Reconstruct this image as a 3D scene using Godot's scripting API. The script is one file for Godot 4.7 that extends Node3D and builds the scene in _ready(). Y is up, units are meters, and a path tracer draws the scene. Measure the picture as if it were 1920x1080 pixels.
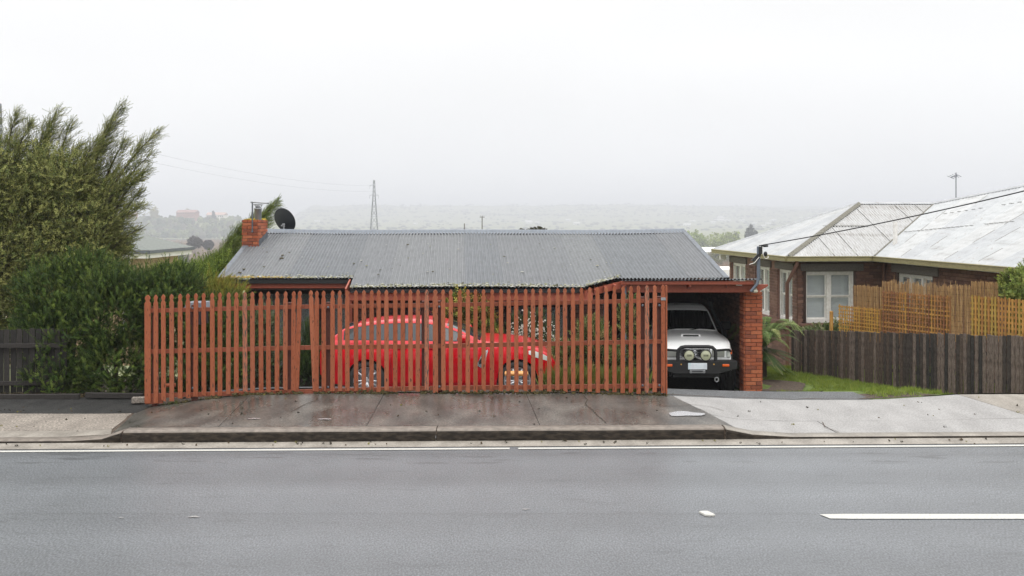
extends Node3D
# A wet street in front of a low house: picket fence, parked cars, neighbours, river valley in the haze.
# Road level is y = 0; W(x, y, d) is a point d metres down the view (Godot looks along -z).

var rng := RandomNumberGenerator.new()
var used := {}
var M := {}
var sky_noise := FastNoiseLite.new()
var bump_noise := FastNoiseLite.new()

func _ready():
	rng.seed = 7
	bump_noise.seed = 5
	bump_noise.frequency = 0.35
	setup_camera()
	setup_sky()
	make_materials()
	build_ground()
	build_far_land()
	build_house()
	build_neighbour()
	build_fences()
	build_cars()
	build_small_things()
	build_plants()

func setup_camera():
	var cam := Camera3D.new()
	cam.name = "camera"
	cam.projection = Camera3D.PROJECTION_FRUSTUM
	cam.near = 0.1
	cam.far = 9000.0
	cam.size = 0.1 * 1080.0 / 1867.0
	cam.frustum_offset = Vector2(0.0, -0.1 * 125.0 / 1867.0)   # lens shifted down, verticals stay upright
	cam.position = Vector3(0, 2.94, 0)
	add_child(cam)
	cam.current = true

func setup_sky():
	# overcast sky: brightest overhead, paler grey towards the horizon, soft cloud banks
	sky_noise.seed = 11
	sky_noise.frequency = 0.9
	sky_noise.fractal_octaves = 4
	var w := 256
	var h := 128
	var im := Image.create(w, h, false, Image.FORMAT_RGBF)
	for j in h:
		var e := (0.5 - (j + 0.5) / h) * PI
		for i in w:
			var a := (i + 0.5) / w * TAU
			var d := Vector3(cos(e) * sin(a), sin(e), cos(e) * cos(a))
			var s := maxf(sin(e), 0.0)
			var v := 0.925 + 0.045 * smoothstep(0.0, 0.16, s) + 1.65 * smoothstep(0.2, 0.98, s)
			var n := sky_noise.get_noise_3d(d.x * 3.0, d.y * 12.0, d.z * 3.0)
			v *= 1.0 + 0.06 * n - 0.02
			var warm := smoothstep(0.0, 0.25, s)
			im.set_pixel(i, j, Color(v * lerpf(0.985, 1.0, warm), v * lerpf(0.99, 1.0, warm), v * lerpf(1.0, 0.998, warm)))
	var sm := PanoramaSkyMaterial.new()
	sm.panorama = ImageTexture.create_from_image(im)
	var sky := Sky.new()
	sky.sky_material = sm
	var env := Environment.new()
	env.background_mode = Environment.BG_SKY
	env.sky = sky
	env.background_energy_multiplier = 1.0
	env.tonemap_mode = Environment.TONE_MAPPER_LINEAR
	env.tonemap_exposure = 1.1
	env.fog_enabled = true
	env.fog_density = 0.00048
	env.fog_light_color = Color(0.97, 0.98, 1.0)
	env.sdfgi_enabled = true
	env.ssao_enabled = true
	env.ssil_enabled = true
	var we := WorldEnvironment.new()
	we.name = "environment"
	we.environment = env
	add_child(we)
	var sun := DirectionalLight3D.new()
	sun.name = "sun"
	sun.light_energy = 0.25
	sun.light_color = Color(1.0, 0.98, 0.95)
	sun.light_angular_distance = 40.0
	sun.shadow_enabled = true
	sun.rotation_degrees = Vector3(-58, 25, 0)
	sun.sky_mode = DirectionalLight3D.SKY_MODE_LIGHT_ONLY
	add_child(sun)

# ---------------------------------------------------------------- helpers
func W(x: float, y: float, d: float) -> Vector3:
	return Vector3(x, y, -d)

func numbered(called: String) -> String:
	if not used.has(called):
		used[called] = 0
		return called
	used[called] += 1
	return "%s_%03d" % [called, used[called]]

func tag(o: Node, label := "", category := "", group := "", kind := ""):
	if label: o.set_meta("label", label)
	if category: o.set_meta("category", category)
	if group: o.set_meta("group", group)
	if kind: o.set_meta("kind", kind)
	return o

func thing(called: String, label: String, category: String, at := Vector3.ZERO, turn := 0.0, group := "") -> Node3D:
	var o := Node3D.new()
	o.name = numbered(called)
	add_child(o)
	o.position = at
	o.rotation.y = turn
	tag(o, label, category, group)
	return o

func put(called: String, mesh: Mesh, m: Material, parent: Node, xf := Transform3D()) -> MeshInstance3D:
	var o := MeshInstance3D.new()
	o.name = numbered(called) if parent == self else called
	o.mesh = mesh
	o.material_override = m
	o.transform = xf
	if parent != self and parent.has_meta("count_" + called):
		var n: int = parent.get_meta("count_" + called)
		parent.set_meta("count_" + called, n + 1)
		o.name = "%s_%03d" % [called, n]
	elif parent != self:
		parent.set_meta("count_" + called, 1)
	parent.add_child(o, true)
	return o

func obj(called: String, st: SurfaceTool, m: Material, parent: Node = null, xf := Transform3D()) -> MeshInstance3D:
	st.generate_normals()
	return put(called, st.commit(), m, self if parent == null else parent, xf)

func struct(called: String, st: SurfaceTool, m: Material, label: String, category: String) -> MeshInstance3D:
	var o := obj(called, st, m)
	tag(o, label, category, "", "structure")
	return o

func ns(smooth := false) -> SurfaceTool:
	var st := SurfaceTool.new()
	st.begin(Mesh.PRIMITIVE_TRIANGLES)
	st.set_smooth_group(0 if smooth else -1)
	return st

func tri(st: SurfaceTool, a: Vector3, b: Vector3, c: Vector3):
	st.add_vertex(a); st.add_vertex(b); st.add_vertex(c)

func quad(st: SurfaceTool, a: Vector3, b: Vector3, c: Vector3, d: Vector3):
	tri(st, a, b, c); tri(st, a, c, d)

# a flat convex face turned to look away from the point c
func face(st: SurfaceTool, p: Array, c: Vector3):
	var n: Vector3 = (p[1] - p[0]).cross(p[2] - p[0])
	var mid := Vector3.ZERO
	for q in p: mid += q
	var out := n.dot(mid / p.size() - c) > 0.0
	for i in range(1, p.size() - 1):
		if out: tri(st, p[0], p[i + 1], p[i])
		else: tri(st, p[0], p[i], p[i + 1])

func box(st: SurfaceTool, c: Vector3, s: Vector3, b := Basis()):
	var h := s / 2.0
	for ax in 3:
		for sg in [-1.0, 1.0]:
			var p := []
			for k in [[-1, -1], [1, -1], [1, 1], [-1, 1]]:
				var v := Vector3.ZERO
				v[ax] = sg * h[ax]
				v[(ax + 1) % 3] = k[0] * h[(ax + 1) % 3]
				v[(ax + 2) % 3] = k[1] * h[(ax + 2) % 3]
				p.append(c + b * v)
			face(st, p, c)

func chamfer(st: SurfaceTool, c: Vector3, s: Vector3, r: float, b := Basis()):
	var h := s / 2.0
	var pt := func(ax: int, sg: Array) -> Vector3:
		var v := Vector3.ZERO
		for k in 3: v[k] = sg[k] * (h[k] if k == ax else h[k] - r)
		return c + b * v
	for ax in 3:
		var o1 := (ax + 1) % 3
		var o2 := (ax + 2) % 3
		for s0 in [-1, 1]:
			var p := []
			for k in [[-1, -1], [1, -1], [1, 1], [-1, 1]]:
				var sg := [0, 0, 0]
				sg[ax] = s0; sg[o1] = k[0]; sg[o2] = k[1]
				p.append(pt.call(ax, sg))
			face(st, p, c)
			for s1 in [-1, 1]:
				var q := []
				for e in [[ax, -1], [ax, 1], [o1, 1], [o1, -1]]:
					var sg2 := [0, 0, 0]
					sg2[ax] = s0; sg2[o1] = s1; sg2[o2] = e[1]
					q.append(pt.call(e[0], sg2))
				face(st, q, c)
	for a in [-1, 1]:
		for d in [-1, 1]:
			for e in [-1, 1]:
				face(st, [pt.call(0, [a, d, e]), pt.call(1, [a, d, e]), pt.call(2, [a, d, e])], c)

# a bar between two points
func bar(st: SurfaceTool, a: Vector3, b: Vector3, w: float, t: float, up := Vector3.UP):
	var f := (b - a).normalized()
	var r := f.cross(up)
	if r.length() < 0.01: r = f.cross(Vector3.RIGHT)
	r = r.normalized()
	box(st, (a + b) / 2.0, Vector3(w, t, (b - a).length()), Basis(r, f.cross(r), f))

func tube(st: SurfaceTool, pts: Array, radii, sides := 6, caps := true):
	st.set_smooth_group(0)
	var rings := []
	var side := Vector3.ZERO
	for i in pts.size():
		var f: Vector3 = (pts[mini(i + 1, pts.size() - 1)] - pts[maxi(i - 1, 0)]).normalized()
		if side == Vector3.ZERO:
			side = f.cross(Vector3.UP if absf(f.y) < 0.9 else Vector3.RIGHT).normalized()
		side = (side - f * side.dot(f)).normalized()
		var up := f.cross(side)
		var r: float = radii[i] if radii is Array else radii
		var ring := []
		for k in sides:
			var a := TAU * k / sides
			ring.append(pts[i] + (side * cos(a) + up * sin(a)) * r)
		rings.append(ring)
	for i in rings.size() - 1:
		for k in sides:
			var k2 := (k + 1) % sides
			quad(st, rings[i][k], rings[i][k2], rings[i + 1][k2], rings[i + 1][k])
	if caps:
		st.set_smooth_group(-1)
		var inner: Vector3 = pts[0] * 0.5 + pts[1] * 0.5
		face(st, rings[0], inner)
		inner = pts[-1] * 0.5 + pts[-2] * 0.5
		face(st, rings[-1], inner)

# outline (x, y) pushed out along z by depth, placed by xf; the front edge is eased by ease
func prism(st: SurfaceTool, o: PackedVector2Array, depth: float, xf := Transform3D(), ease_ := 0.0):
	var ids := Geometry2D.triangulate_polygon(o)
	var mid := Vector2.ZERO
	for p in o: mid += p / o.size()
	var n := o.size()
	var fr := PackedVector2Array()
	for i in n:
		if ease_ > 0.0:
			var e1 := (o[i] - o[(i - 1 + n) % n]).normalized()
			var e2 := (o[(i + 1) % n] - o[i]).normalized()
			var sgn := -1.0 if Geometry2D.is_polygon_clockwise(o) else 1.0
			var nn := (Vector2(-e1.y, e1.x) + Vector2(-e2.y, e2.x)) * 0.5 * sgn
			fr.append(o[i] + nn * ease_)
		else:
			fr.append(o[i])
	var ccw := not Geometry2D.is_polygon_clockwise(o)
	var zf := depth / 2.0
	for i in range(0, ids.size(), 3):
		var a := ids[i]; var b := ids[i + 1]; var c := ids[i + 2]
		if (o[b] - o[a]).cross(o[c] - o[a]) > 0.0:
			var t := b; b = c; c = t
		tri(st, xf * Vector3(fr[a].x, fr[a].y, zf), xf * Vector3(fr[b].x, fr[b].y, zf), xf * Vector3(fr[c].x, fr[c].y, zf))
		tri(st, xf * Vector3(o[a].x, o[a].y, -zf), xf * Vector3(o[c].x, o[c].y, -zf), xf * Vector3(o[b].x, o[b].y, -zf))
	for i in n:
		var j := (i + 1) % n
		var p := [Vector3(o[i].x, o[i].y, -zf), Vector3(o[j].x, o[j].y, -zf), Vector3(o[j].x, o[j].y, zf - ease_), Vector3(o[i].x, o[i].y, zf - ease_)]
		if not ccw: p.reverse()
		quad(st, xf * p[3], xf * p[2], xf * p[1], xf * p[0])
		if ease_ > 0.0:
			var q := [Vector3(o[i].x, o[i].y, zf - ease_), Vector3(o[j].x, o[j].y, zf - ease_), Vector3(fr[j].x, fr[j].y, zf), Vector3(fr[i].x, fr[i].y, zf)]
			if not ccw: q.reverse()
			quad(st, xf * q[3], xf * q[2], xf * q[1], xf * q[0])

# profile (radius, height) turned about the y axis of xf
func lathe(st: SurfaceTool, prof: Array, xf := Transform3D(), segs := 20):
	st.set_smooth_group(0)
	for i in prof.size() - 1:
		for k in segs:
			var a := TAU * k / segs
			var b := TAU * (k + 1) / segs
			var p0: Vector2 = prof[i]
			var p1: Vector2 = prof[i + 1]
			var va := xf * Vector3(p0.x * cos(a), p0.y, p0.x * sin(a))
			var vb := xf * Vector3(p0.x * cos(b), p0.y, p0.x * sin(b))
			var vc := xf * Vector3(p1.x * cos(b), p1.y, p1.x * sin(b))
			var vd := xf * Vector3(p1.x * cos(a), p1.y, p1.x * sin(a))
			if p0.x < 1e-5: tri(st, va, vc, vd)
			elif p1.x < 1e-5: tri(st, va, vb, vc)
			else: quad(st, va, vb, vc, vd)

func loft(st: SurfaceTool, rings: Array, caps := true):
	st.set_smooth_group(0)
	for i in rings.size() - 1:
		for k in rings[i].size() - 1:
			quad(st, rings[i][k], rings[i][k + 1], rings[i + 1][k + 1], rings[i + 1][k])
	if caps:
		st.set_smooth_group(-1)
		for e in [0, rings.size() - 1]:
			var r: Array = rings[e]
			var mid := Vector3.ZERO
			for q in r: mid += q / r.size()
			for k in r.size() - 1: tri(st, mid, r[k], r[k + 1])

func pick(curve: Array, x: float) -> float:   # piecewise linear [[x, y], ...]
	if x <= curve[0][0]: return curve[0][1]
	for i in curve.size() - 1:
		if x <= curve[i + 1][0]:
			return lerpf(curve[i][1], curve[i + 1][1], (x - curve[i][0]) / (curve[i + 1][0] - curve[i][0]))
	return curve[-1][1]

func smooth_pick(curve: Array, x: float) -> float:
	if x <= curve[0][0]: return curve[0][1]
	for i in curve.size() - 1:
		if x <= curve[i + 1][0]:
			var t: float = (x - curve[i][0]) / (curve[i + 1][0] - curve[i][0])
			var p0: float = curve[maxi(i - 1, 0)][1]
			var p3: float = curve[mini(i + 2, curve.size() - 1)][1]
			return cubic_interpolate(curve[i][1], curve[i + 1][1], p0, p3, t) * 0.6 + lerpf(curve[i][1], curve[i + 1][1], t) * 0.4
	return curve[-1][1]

# ---------------------------------------------------------------- materials
func c8(r: int, g: int, b: int) -> Color:
	return Color8(r, g, b)

func noise_tex(freq: float, stops: Array, sd := 1, oct := 4, size := 512, type := FastNoiseLite.TYPE_SIMPLEX_SMOOTH) -> NoiseTexture2D:
	var n := FastNoiseLite.new()
	n.seed = sd
	n.noise_type = type
	n.frequency = freq
	n.fractal_octaves = oct
	n.fractal_gain = 0.55
	var t := NoiseTexture2D.new()
	t.width = size
	t.height = size
	t.seamless = true
	t.noise = n
	if stops.size():
		var g := Gradient.new()
		var off := PackedFloat32Array()
		var col := PackedColorArray()
		for s in stops:
			off.append(s[0])
			col.append(s[1])
		g.offsets = off
		g.colors = col
		t.color_ramp = g
	return t

func grey(v: float) -> Color:
	return Color(v, v, v)

func mat(col: Color, rough := 0.8, spec := 0.5) -> StandardMaterial3D:
	var m := StandardMaterial3D.new()
	m.albedo_color = col
	m.roughness = rough
	m.metallic_specular = spec
	return m

# world-space triplanar material: colour texture and optional relief
func tmat(tex: Texture2D, scale: Vector3, rough := 0.8, bump: Texture2D = null, cm := 0.0, spec := 0.5) -> StandardMaterial3D:
	var m := mat(Color.WHITE, rough, spec)
	m.albedo_texture = tex
	m.uv1_triplanar = true
	m.uv1_world_triplanar = true
	m.uv1_scale = scale
	if bump:
		m.heightmap_enabled = true
		m.heightmap_texture = bump
		m.heightmap_scale = cm
	return m

# ground texture: broad stains and stone-sized speckle laid over one another
func speck_tex(dark: Color, light: Color, sd: int, big: float, fine_: float, big_f: float, fine_f: float, size := 512) -> ImageTexture:
	var a := FastNoiseLite.new()
	a.seed = sd
	a.frequency = big_f
	a.fractal_octaves = 5
	var b := FastNoiseLite.new()
	b.seed = sd + 1
	b.frequency = fine_f
	b.fractal_octaves = 2
	var ia := a.get_seamless_image(size, size)
	var ib := b.get_seamless_image(size, size)
	var da := ia.get_data()
	var db := ib.get_data()
	var out := PackedByteArray()
	out.resize(size * size * 3)
	for i in size * size:
		var t := clampf(0.5 + big * (da[i] / 255.0 - 0.5) * 2.0 + fine_ * (db[i] / 255.0 - 0.5) * 2.0, 0.0, 1.0)
		out[i * 3] = int(255.0 * lerpf(dark.r, light.r, t))
		out[i * 3 + 1] = int(255.0 * lerpf(dark.g, light.g, t))
		out[i * 3 + 2] = int(255.0 * lerpf(dark.b, light.b, t))
	return ImageTexture.create_from_image(Image.create_from_data(size, size, false, Image.FORMAT_RGB8, out))

func leaf_mat(col := Color.WHITE, through := Color(0.25, 0.3, 0.08)) -> StandardMaterial3D:
	var m := mat(col, 0.6, 0.22)
	m.vertex_color_use_as_albedo = true
	m.backlight_enabled = true
	m.backlight = through
	m.cull_mode = BaseMaterial3D.CULL_DISABLED
	return m

func make_materials():
	var fine := noise_tex(0.09, [[0.0, grey(0.0)], [1.0, grey(1.0)]], 3, 4, 512)
	var grain := noise_tex(0.02, [[0.0, grey(0.0)], [1.0, grey(1.0)]], 4, 5, 512)
	M.fine = fine
	M.grain = grain
	# painted timber of the picket fence: brick-red oxide with worn chips
	for k in 4:
		var p: Color = [c8(149, 84, 57), c8(143, 79, 53), c8(155, 90, 63), c8(147, 86, 61)][k]
		M["paint%d" % k] = tmat(noise_tex(0.02, [[0.0, p.darkened(0.16)], [0.3, p.darkened(0.03)], [0.62, p.lightened(0.03)], [0.74, p], [0.80, c8(92, 58, 44)], [1.0, c8(64, 46, 38)]], 200 + k, 6), Vector3(2.6, 0.5, 2.6), 0.7, grain, 0.15, 0.3)
	M.paint = M.paint0
	M.paint_rail = tmat(noise_tex(0.02, [[0.0, c8(114, 63, 47)], [0.7, c8(133, 74, 54)], [1.0, c8(92, 55, 42)]], 22, 5), Vector3(0.6, 2.6, 2.6), 0.7, grain, 0.15, 0.3)
	M.paint_old = tmat(noise_tex(0.02, [[0.0, c8(120, 92, 72)], [0.40, c8(164, 96, 70)], [0.55, c8(172, 102, 74)], [0.62, c8(88, 74, 62)], [1.0, c8(70, 62, 54)]], 23, 6), Vector3(5, 0.6, 5), 0.75, grain, 0.4)
	M.house_paint = tmat(noise_tex(0.02, [[0.0, c8(130, 62, 43)], [0.6, c8(154, 78, 56)], [1.0, c8(138, 68, 49)]], 24, 4), Vector3(1, 1, 1), 0.6)
	M.shaded_post_paint = tmat(noise_tex(0.02, [[0.0, c8(70, 36, 27)], [0.6, c8(92, 48, 36)], [1.0, c8(62, 36, 28)]], 27, 4), Vector3(2, 0.6, 2), 0.7)  # posts: shade behind the pickets put into a darker colour
	M.moss = tmat(noise_tex(0.05, [[0.0, c8(46, 40, 22)], [0.5, c8(66, 58, 30)], [0.75, c8(92, 84, 40)], [1.0, c8(50, 40, 28)]], 25, 4), Vector3(4, 4, 4), 0.95)
	M.lichen = tmat(noise_tex(0.05, [[0.0, c8(120, 122, 90)], [0.45, c8(186, 186, 150)], [0.6, c8(160, 156, 96)], [1.0, c8(110, 104, 70)]], 26, 4), Vector3(3, 3, 3), 0.95)
	# dark weathered palings
	for k in 4:
		var b: Color = [c8(70, 53, 42), c8(48, 37, 30), c8(31, 25, 21), c8(106, 89, 79)][k]
		M["paling%d" % k] = tmat(noise_tex(0.022, [[0.0, b.darkened(0.6)], [0.32, b.darkened(0.4)], [0.48, b], [0.66, b.lightened(0.24)], [0.74, b.darkened(0.25)], [1.0, b.darkened(0.6)]], 30 + k, 6), Vector3(9.0, 0.45, 9.0), 0.85, grain, 0.8)
	for k in 2:
		var b2: Color = [c8(52, 48, 45), c8(40, 37, 35)][k]
		M["old_paling%d" % k] = tmat(noise_tex(0.022, [[0.0, b2.darkened(0.5)], [0.5, b2], [1.0, b2.darkened(0.3)]], 38 + k, 5), Vector3(6.0, 0.6, 6.0), 0.9, grain, 0.6)
	# bricks
	for k in 4:
		var b3: Color = [c8(166, 88, 55), c8(155, 80, 50), c8(172, 98, 64), c8(132, 70, 48)][k]
		M["brick%d" % k] = tmat(noise_tex(0.03, [[0.0, b3.darkened(0.3)], [0.4, b3], [0.8, b3.lightened(0.06)], [1.0, b3.darkened(0.2)]], 40 + k, 4, 256), Vector3(4, 4, 4), 0.85, fine, 0.3)
		var b4: Color = [c8(124, 90, 76), c8(114, 82, 69), c8(130, 98, 83), c8(105, 76, 65)][k]
		M["brown%d" % k] = tmat(noise_tex(0.03, [[0.0, b4.darkened(0.25)], [0.5, b4], [1.0, b4.darkened(0.12)]], 46 + k, 4, 256), Vector3(3, 3, 3), 0.85, fine, 0.3)
	M.mortar = tmat(noise_tex(0.05, [[0.0, c8(92, 80, 70)], [1.0, c8(128, 114, 102)]], 50, 3, 256), Vector3(3, 3, 3), 0.95)
	M.brown_mortar = tmat(noise_tex(0.05, [[0.0, c8(74, 60, 54)], [1.0, c8(92, 75, 68)]], 51, 3, 256), Vector3(3, 3, 3), 0.95)
	# roofing iron: three tones of weathered grey
	for k in 3:
		var z: Color = [c8(90, 92, 95), c8(86, 89, 93), c8(94, 96, 98)][k]
		M["iron%d" % k] = tmat(noise_tex(0.018, [[0.0, z.darkened(0.2)], [0.4, z], [0.66, z.lightened(0.05)], [0.78, z.lightened(0.1)], [0.82, z], [1.0, z.lightened(0.22)]], 60 + k, 6), Vector3(0.9, 0.25, 0.25), 0.5, null, 0.0, 0.5)
		var q: Color = [c8(166, 168, 169), c8(160, 162, 164), c8(170, 171, 171)][k]
		M["white_iron%d" % k] = tmat(noise_tex(0.016, [[0.0, c8(112, 104, 94)], [0.2, q.darkened(0.10)], [0.4, q.darkened(0.02)], [0.6, q], [0.8, q.lightened(0.1)], [1.0, c8(124, 110, 98)]], 64 + k, 6), Vector3(0.35, 0.35, 0.35), 0.5)
	M.dirty_iron = tmat(noise_tex(0.02, [[0.0, c8(62, 57, 50)], [0.30, c8(132, 128, 122)], [0.44, c8(164, 164, 163)], [0.78, c8(174, 174, 174)], [1.0, c8(84, 78, 70)]], 68, 6), Vector3(3.2, 0.22, 0.22), 0.6)
	M.flashing = tmat(noise_tex(0.03, [[0.0, c8(70, 74, 80)], [1.0, c8(104, 110, 118)]], 69, 4, 256), Vector3(1, 1, 1), 0.5)
	M.cap_iron = tmat(noise_tex(0.03, [[0.0, c8(96, 103, 112)], [1.0, c8(128, 134, 142)]], 70, 4, 256), Vector3(1, 1, 1), 0.45)
	M.hip_cap = tmat(noise_tex(0.03, [[0.0, c8(60, 58, 48)], [0.5, c8(104, 101, 90)], [1.0, c8(140, 138, 130)]], 71, 5, 256), Vector3(2, 2, 2), 0.8)
	M.gutter_green = tmat(noise_tex(0.02, [[0.0, c8(112, 106, 70)], [0.5, c8(142, 134, 94)], [1.0, c8(120, 108, 72)]], 72, 4, 256), Vector3(0.6, 2, 0.6), 0.6)
	M.white_paint = tmat(noise_tex(0.03, [[0.0, c8(206, 202, 196)], [1.0, c8(232, 230, 226)]], 73, 3, 256), Vector3(1, 1, 1), 0.5)
	M.lintel = tmat(noise_tex(0.03, [[0.0, c8(96, 90, 86)], [1.0, c8(122, 116, 112)]], 74, 4, 256), Vector3(2, 2, 2), 0.9)
	M.render_wall = tmat(noise_tex(0.03, [[0.0, c8(128, 98, 88)], [1.0, c8(150, 116, 104)]], 75, 4, 256), Vector3(1, 1, 1), 0.9)
	M.curtain = tmat(noise_tex(0.05, [[0.0, c8(110, 112, 112)], [0.5, c8(160, 162, 162)], [1.0, c8(186, 187, 186)]], 76, 3, 256), Vector3(2.5, 0.15, 2.5), 0.95)
	M.blind = tmat(noise_tex(0.02, [[0.0, c8(168, 174, 178)], [1.0, c8(186, 190, 193)]], 77, 2, 256), Vector3(0.3, 2, 0.3), 0.8)
	M.lace = tmat(noise_tex(0.06, [[0.0, c8(52, 54, 54)], [0.45, c8(84, 86, 86)], [0.55, c8(132, 132, 130)], [1.0, c8(96, 98, 98)]], 78, 4, 256), Vector3(2.2, 2.2, 2.2), 0.95)
	M.glass = mat(Color(0.02, 0.024, 0.028), 0.06, 0.55)
	M.pane = mat(Color(0.9, 0.95, 0.95, 0.12), 0.03, 0.5)
	M.pane.transparency = BaseMaterial3D.TRANSPARENCY_ALPHA
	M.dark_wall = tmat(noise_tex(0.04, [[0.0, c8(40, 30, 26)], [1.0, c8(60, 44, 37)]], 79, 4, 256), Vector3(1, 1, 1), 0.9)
	# roads
	M.fine_speck = noise_tex(0.16, [[0.0, grey(0.0)], [0.5, grey(0.45)], [1.0, grey(1.0)]], 81, 3, 1024)
	M.concrete_wet = tmat(speck_tex(c8(24, 22, 20), c8(126, 121, 113), 82, 0.26, 0.36, 0.006, 0.11, 1024), Vector3(0.27, 0.27, 0.12), 1.0, M.fine_speck, 0.12)
	M.concrete_wet.roughness_texture = noise_tex(0.006, [[0.0, grey(0.16)], [0.4, grey(0.26)], [0.6, grey(0.38)], [1.0, grey(0.55)]], 82, 4, 512)
	M.concrete_dry = tmat(speck_tex(c8(106, 104, 102), c8(172, 170, 168), 84, 0.16, 0.26, 0.008, 0.13, 1024), Vector3(0.27, 0.27, 0.12), 0.7, M.fine_speck, 0.2)
	M.concrete_tan = tmat(speck_tex(c8(70, 64, 58), c8(176, 166, 154), 85, 0.14, 0.46, 0.008, 0.11, 1024), Vector3(0.27, 0.27, 0.12), 0.62, M.fine_speck, 0.3)
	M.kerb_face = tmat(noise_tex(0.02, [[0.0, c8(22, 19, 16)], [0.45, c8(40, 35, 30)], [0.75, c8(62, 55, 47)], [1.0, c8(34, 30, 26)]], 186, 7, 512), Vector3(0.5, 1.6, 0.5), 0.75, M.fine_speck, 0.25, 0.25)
	M.kerb = tmat(noise_tex(0.02, [[0.0, c8(84, 76, 68)], [0.45, c8(112, 103, 94)], [1.0, c8(138, 128, 118)]], 86, 7, 512), Vector3(0.7, 1.2, 0.7), 0.6, M.fine_speck, 0.25)
	M.gutter = tmat(speck_tex(c8(96, 90, 82), c8(164, 157, 147), 87, 0.3, 0.25, 0.01, 0.11, 512), Vector3(0.5, 0.5, 0.25), 0.55, M.fine_speck, 0.2)
	M.asphalt_drive = tmat(speck_tex(c8(26, 27, 28), c8(108, 110, 112), 88, 0.15, 0.5, 0.01, 0.12, 512), Vector3(0.6, 0.6, 0.3), 0.5, M.fine_speck, 0.4)
	M.asphalt_dark = tmat(speck_tex(c8(22, 22, 22), c8(74, 73, 71), 89, 0.2, 0.4, 0.01, 0.12, 512), Vector3(0.6, 0.6, 0.3), 0.6, M.fine_speck, 0.5, 0.3)
	M.line = tmat(noise_tex(0.04, [[0.0, c8(120, 120, 118)], [0.3, c8(178, 177, 171)], [1.0, c8(194, 192, 185)]], 90, 5, 512), Vector3(1.5, 1.5, 1.5), 0.5)
	M.soil = tmat(noise_tex(0.03, [[0.0, c8(46, 38, 32)], [0.5, c8(74, 62, 52)], [0.8, c8(98, 84, 68)], [1.0, c8(60, 52, 44)]], 91, 6, 512), Vector3(0.8, 0.8, 0.8), 0.95, fine, 2.0)
	M.field = tmat(noise_tex(0.012, [[0.0, c8(84, 92, 56)], [0.35, c8(112, 118, 72)], [0.55, c8(128, 128, 88)], [0.75, c8(98, 106, 62)], [1.0, c8(140, 132, 100)]], 92, 6, 512), Vector3(0.004, 0.004, 0.004), 0.95)
	M.turf = tmat(noise_tex(0.02, [[0.0, c8(62, 78, 30)], [0.5, c8(86, 104, 42)], [0.85, c8(108, 122, 54)], [1.0, c8(92, 88, 52)]], 93, 6, 512), Vector3(0.7, 0.7, 0.7), 0.95, fine, 2.0)
	M.water = mat(c8(120, 128, 134), 0.12, 0.5)
	M.bark = tmat(noise_tex(0.04, [[0.0, c8(44, 38, 32)], [1.0, c8(92, 80, 66)]], 94, 5, 256), Vector3(4, 1, 4), 0.95, grain, 1.0)
	M.steel_blue = mat(c8(92, 101, 112), 0.55)
	M.steel = mat(c8(150, 152, 154), 0.4)
	M.steel.metallic = 0.6
	M.black = mat(c8(26, 26, 27), 0.55)
	M.rubber = tmat(noise_tex(0.08, [[0.0, c8(30, 30, 30)], [1.0, c8(54, 54, 53)]], 95, 3, 256), Vector3(6, 6, 6), 0.8)
	M.red_paint = mat(c8(188, 4, 22), 0.4, 0.25)
	M.red_paint.clearcoat_enabled = true
	M.red_paint.clearcoat = 0.7
	M.red_paint.clearcoat_roughness = 0.04
	M.white_car = mat(c8(248, 249, 248), 0.35, 0.5)
	M.white_car.clearcoat_enabled = true
	M.white_car.clearcoat = 0.6
	M.white_car.clearcoat_roughness = 0.08
	M.chrome = mat(c8(205, 207, 210), 0.18)
	M.chrome.metallic = 0.9
	M.alloy = mat(c8(196, 198, 202), 0.32)
	M.alloy.metallic = 0.5
	M.lamp_glass = mat(c8(196, 200, 196), 0.12, 0.6)
	M.amber = mat(c8(214, 92, 30), 0.2, 0.6)
	M.car_glass = mat(c8(40, 47, 52), 0.08, 0.55)
	M.cottage_roof = tmat(noise_tex(0.03, [[0.0, c8(96, 100, 96)], [1.0, c8(124, 128, 123)]], 140, 4, 256), Vector3(0.8, 0.8, 0.8), 0.8)
	M.lamp_dull = mat(c8(150, 152, 146), 0.15, 0.6)
	M.driving_lens = mat(c8(176, 178, 150), 0.15, 0.6)
	M.tail_red = mat(c8(150, 14, 18), 0.15, 0.6)

# ---------------------------------------------------------------- the ground
const FENCE_Y := [[-14.0, 0.0], [-6.1, -0.03], [-5.79, -0.02], [-5.29, 0.046], [-4.76, 0.122], [-4.15, 0.19], [-3.3, 0.206], [1.2, 0.206], [2.4, 0.173], [3.5, 0.125], [4.6, 0.1], [5.8, 0.1], [6.6, 0.15], [7.2, 0.19], [14.0, 0.2]]
const KERB_Y := [[-20.0, 0.03], [-5.85, 0.03], [-5.45, 0.055], [-5.17, 0.155], [2.87, 0.155], [3.25, 0.07], [3.8, 0.03], [20.0, 0.03]]
const BACK := [[15.9, 0.2], [16.5, 0.1], [17.6, -0.18], [19.0, -0.48], [21.0, -0.84], [25.0, -0.95], [30.0, -1.8], [40.0, -3.5], [60.0, -6.5], [150.0, -15.0], [450.0, -23.0], [700.0, -25.4], [1360.0, -25.4], [1640.0, -25.4], [3000.0, -17.0], [4000.0, 4.0], [5200.0, 78.0], [6500.0, 105.0]]

func kerb_d(x: float) -> float:      # distance of the kerb's foot: the street runs a little askew
	return 13.33 + 0.026 * x

func foot_y(x: float, d: float) -> float:
	var k := kerb_d(x) + 0.27
	return lerpf(pick(KERB_Y, x), pick(FENCE_Y, x), clampf((d - k) / (15.9 - k), 0.0, 1.0))

func hill(x: float, d: float) -> float:
	return bump_noise.get_noise_2d(x * 0.004, d * 0.004)

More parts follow.
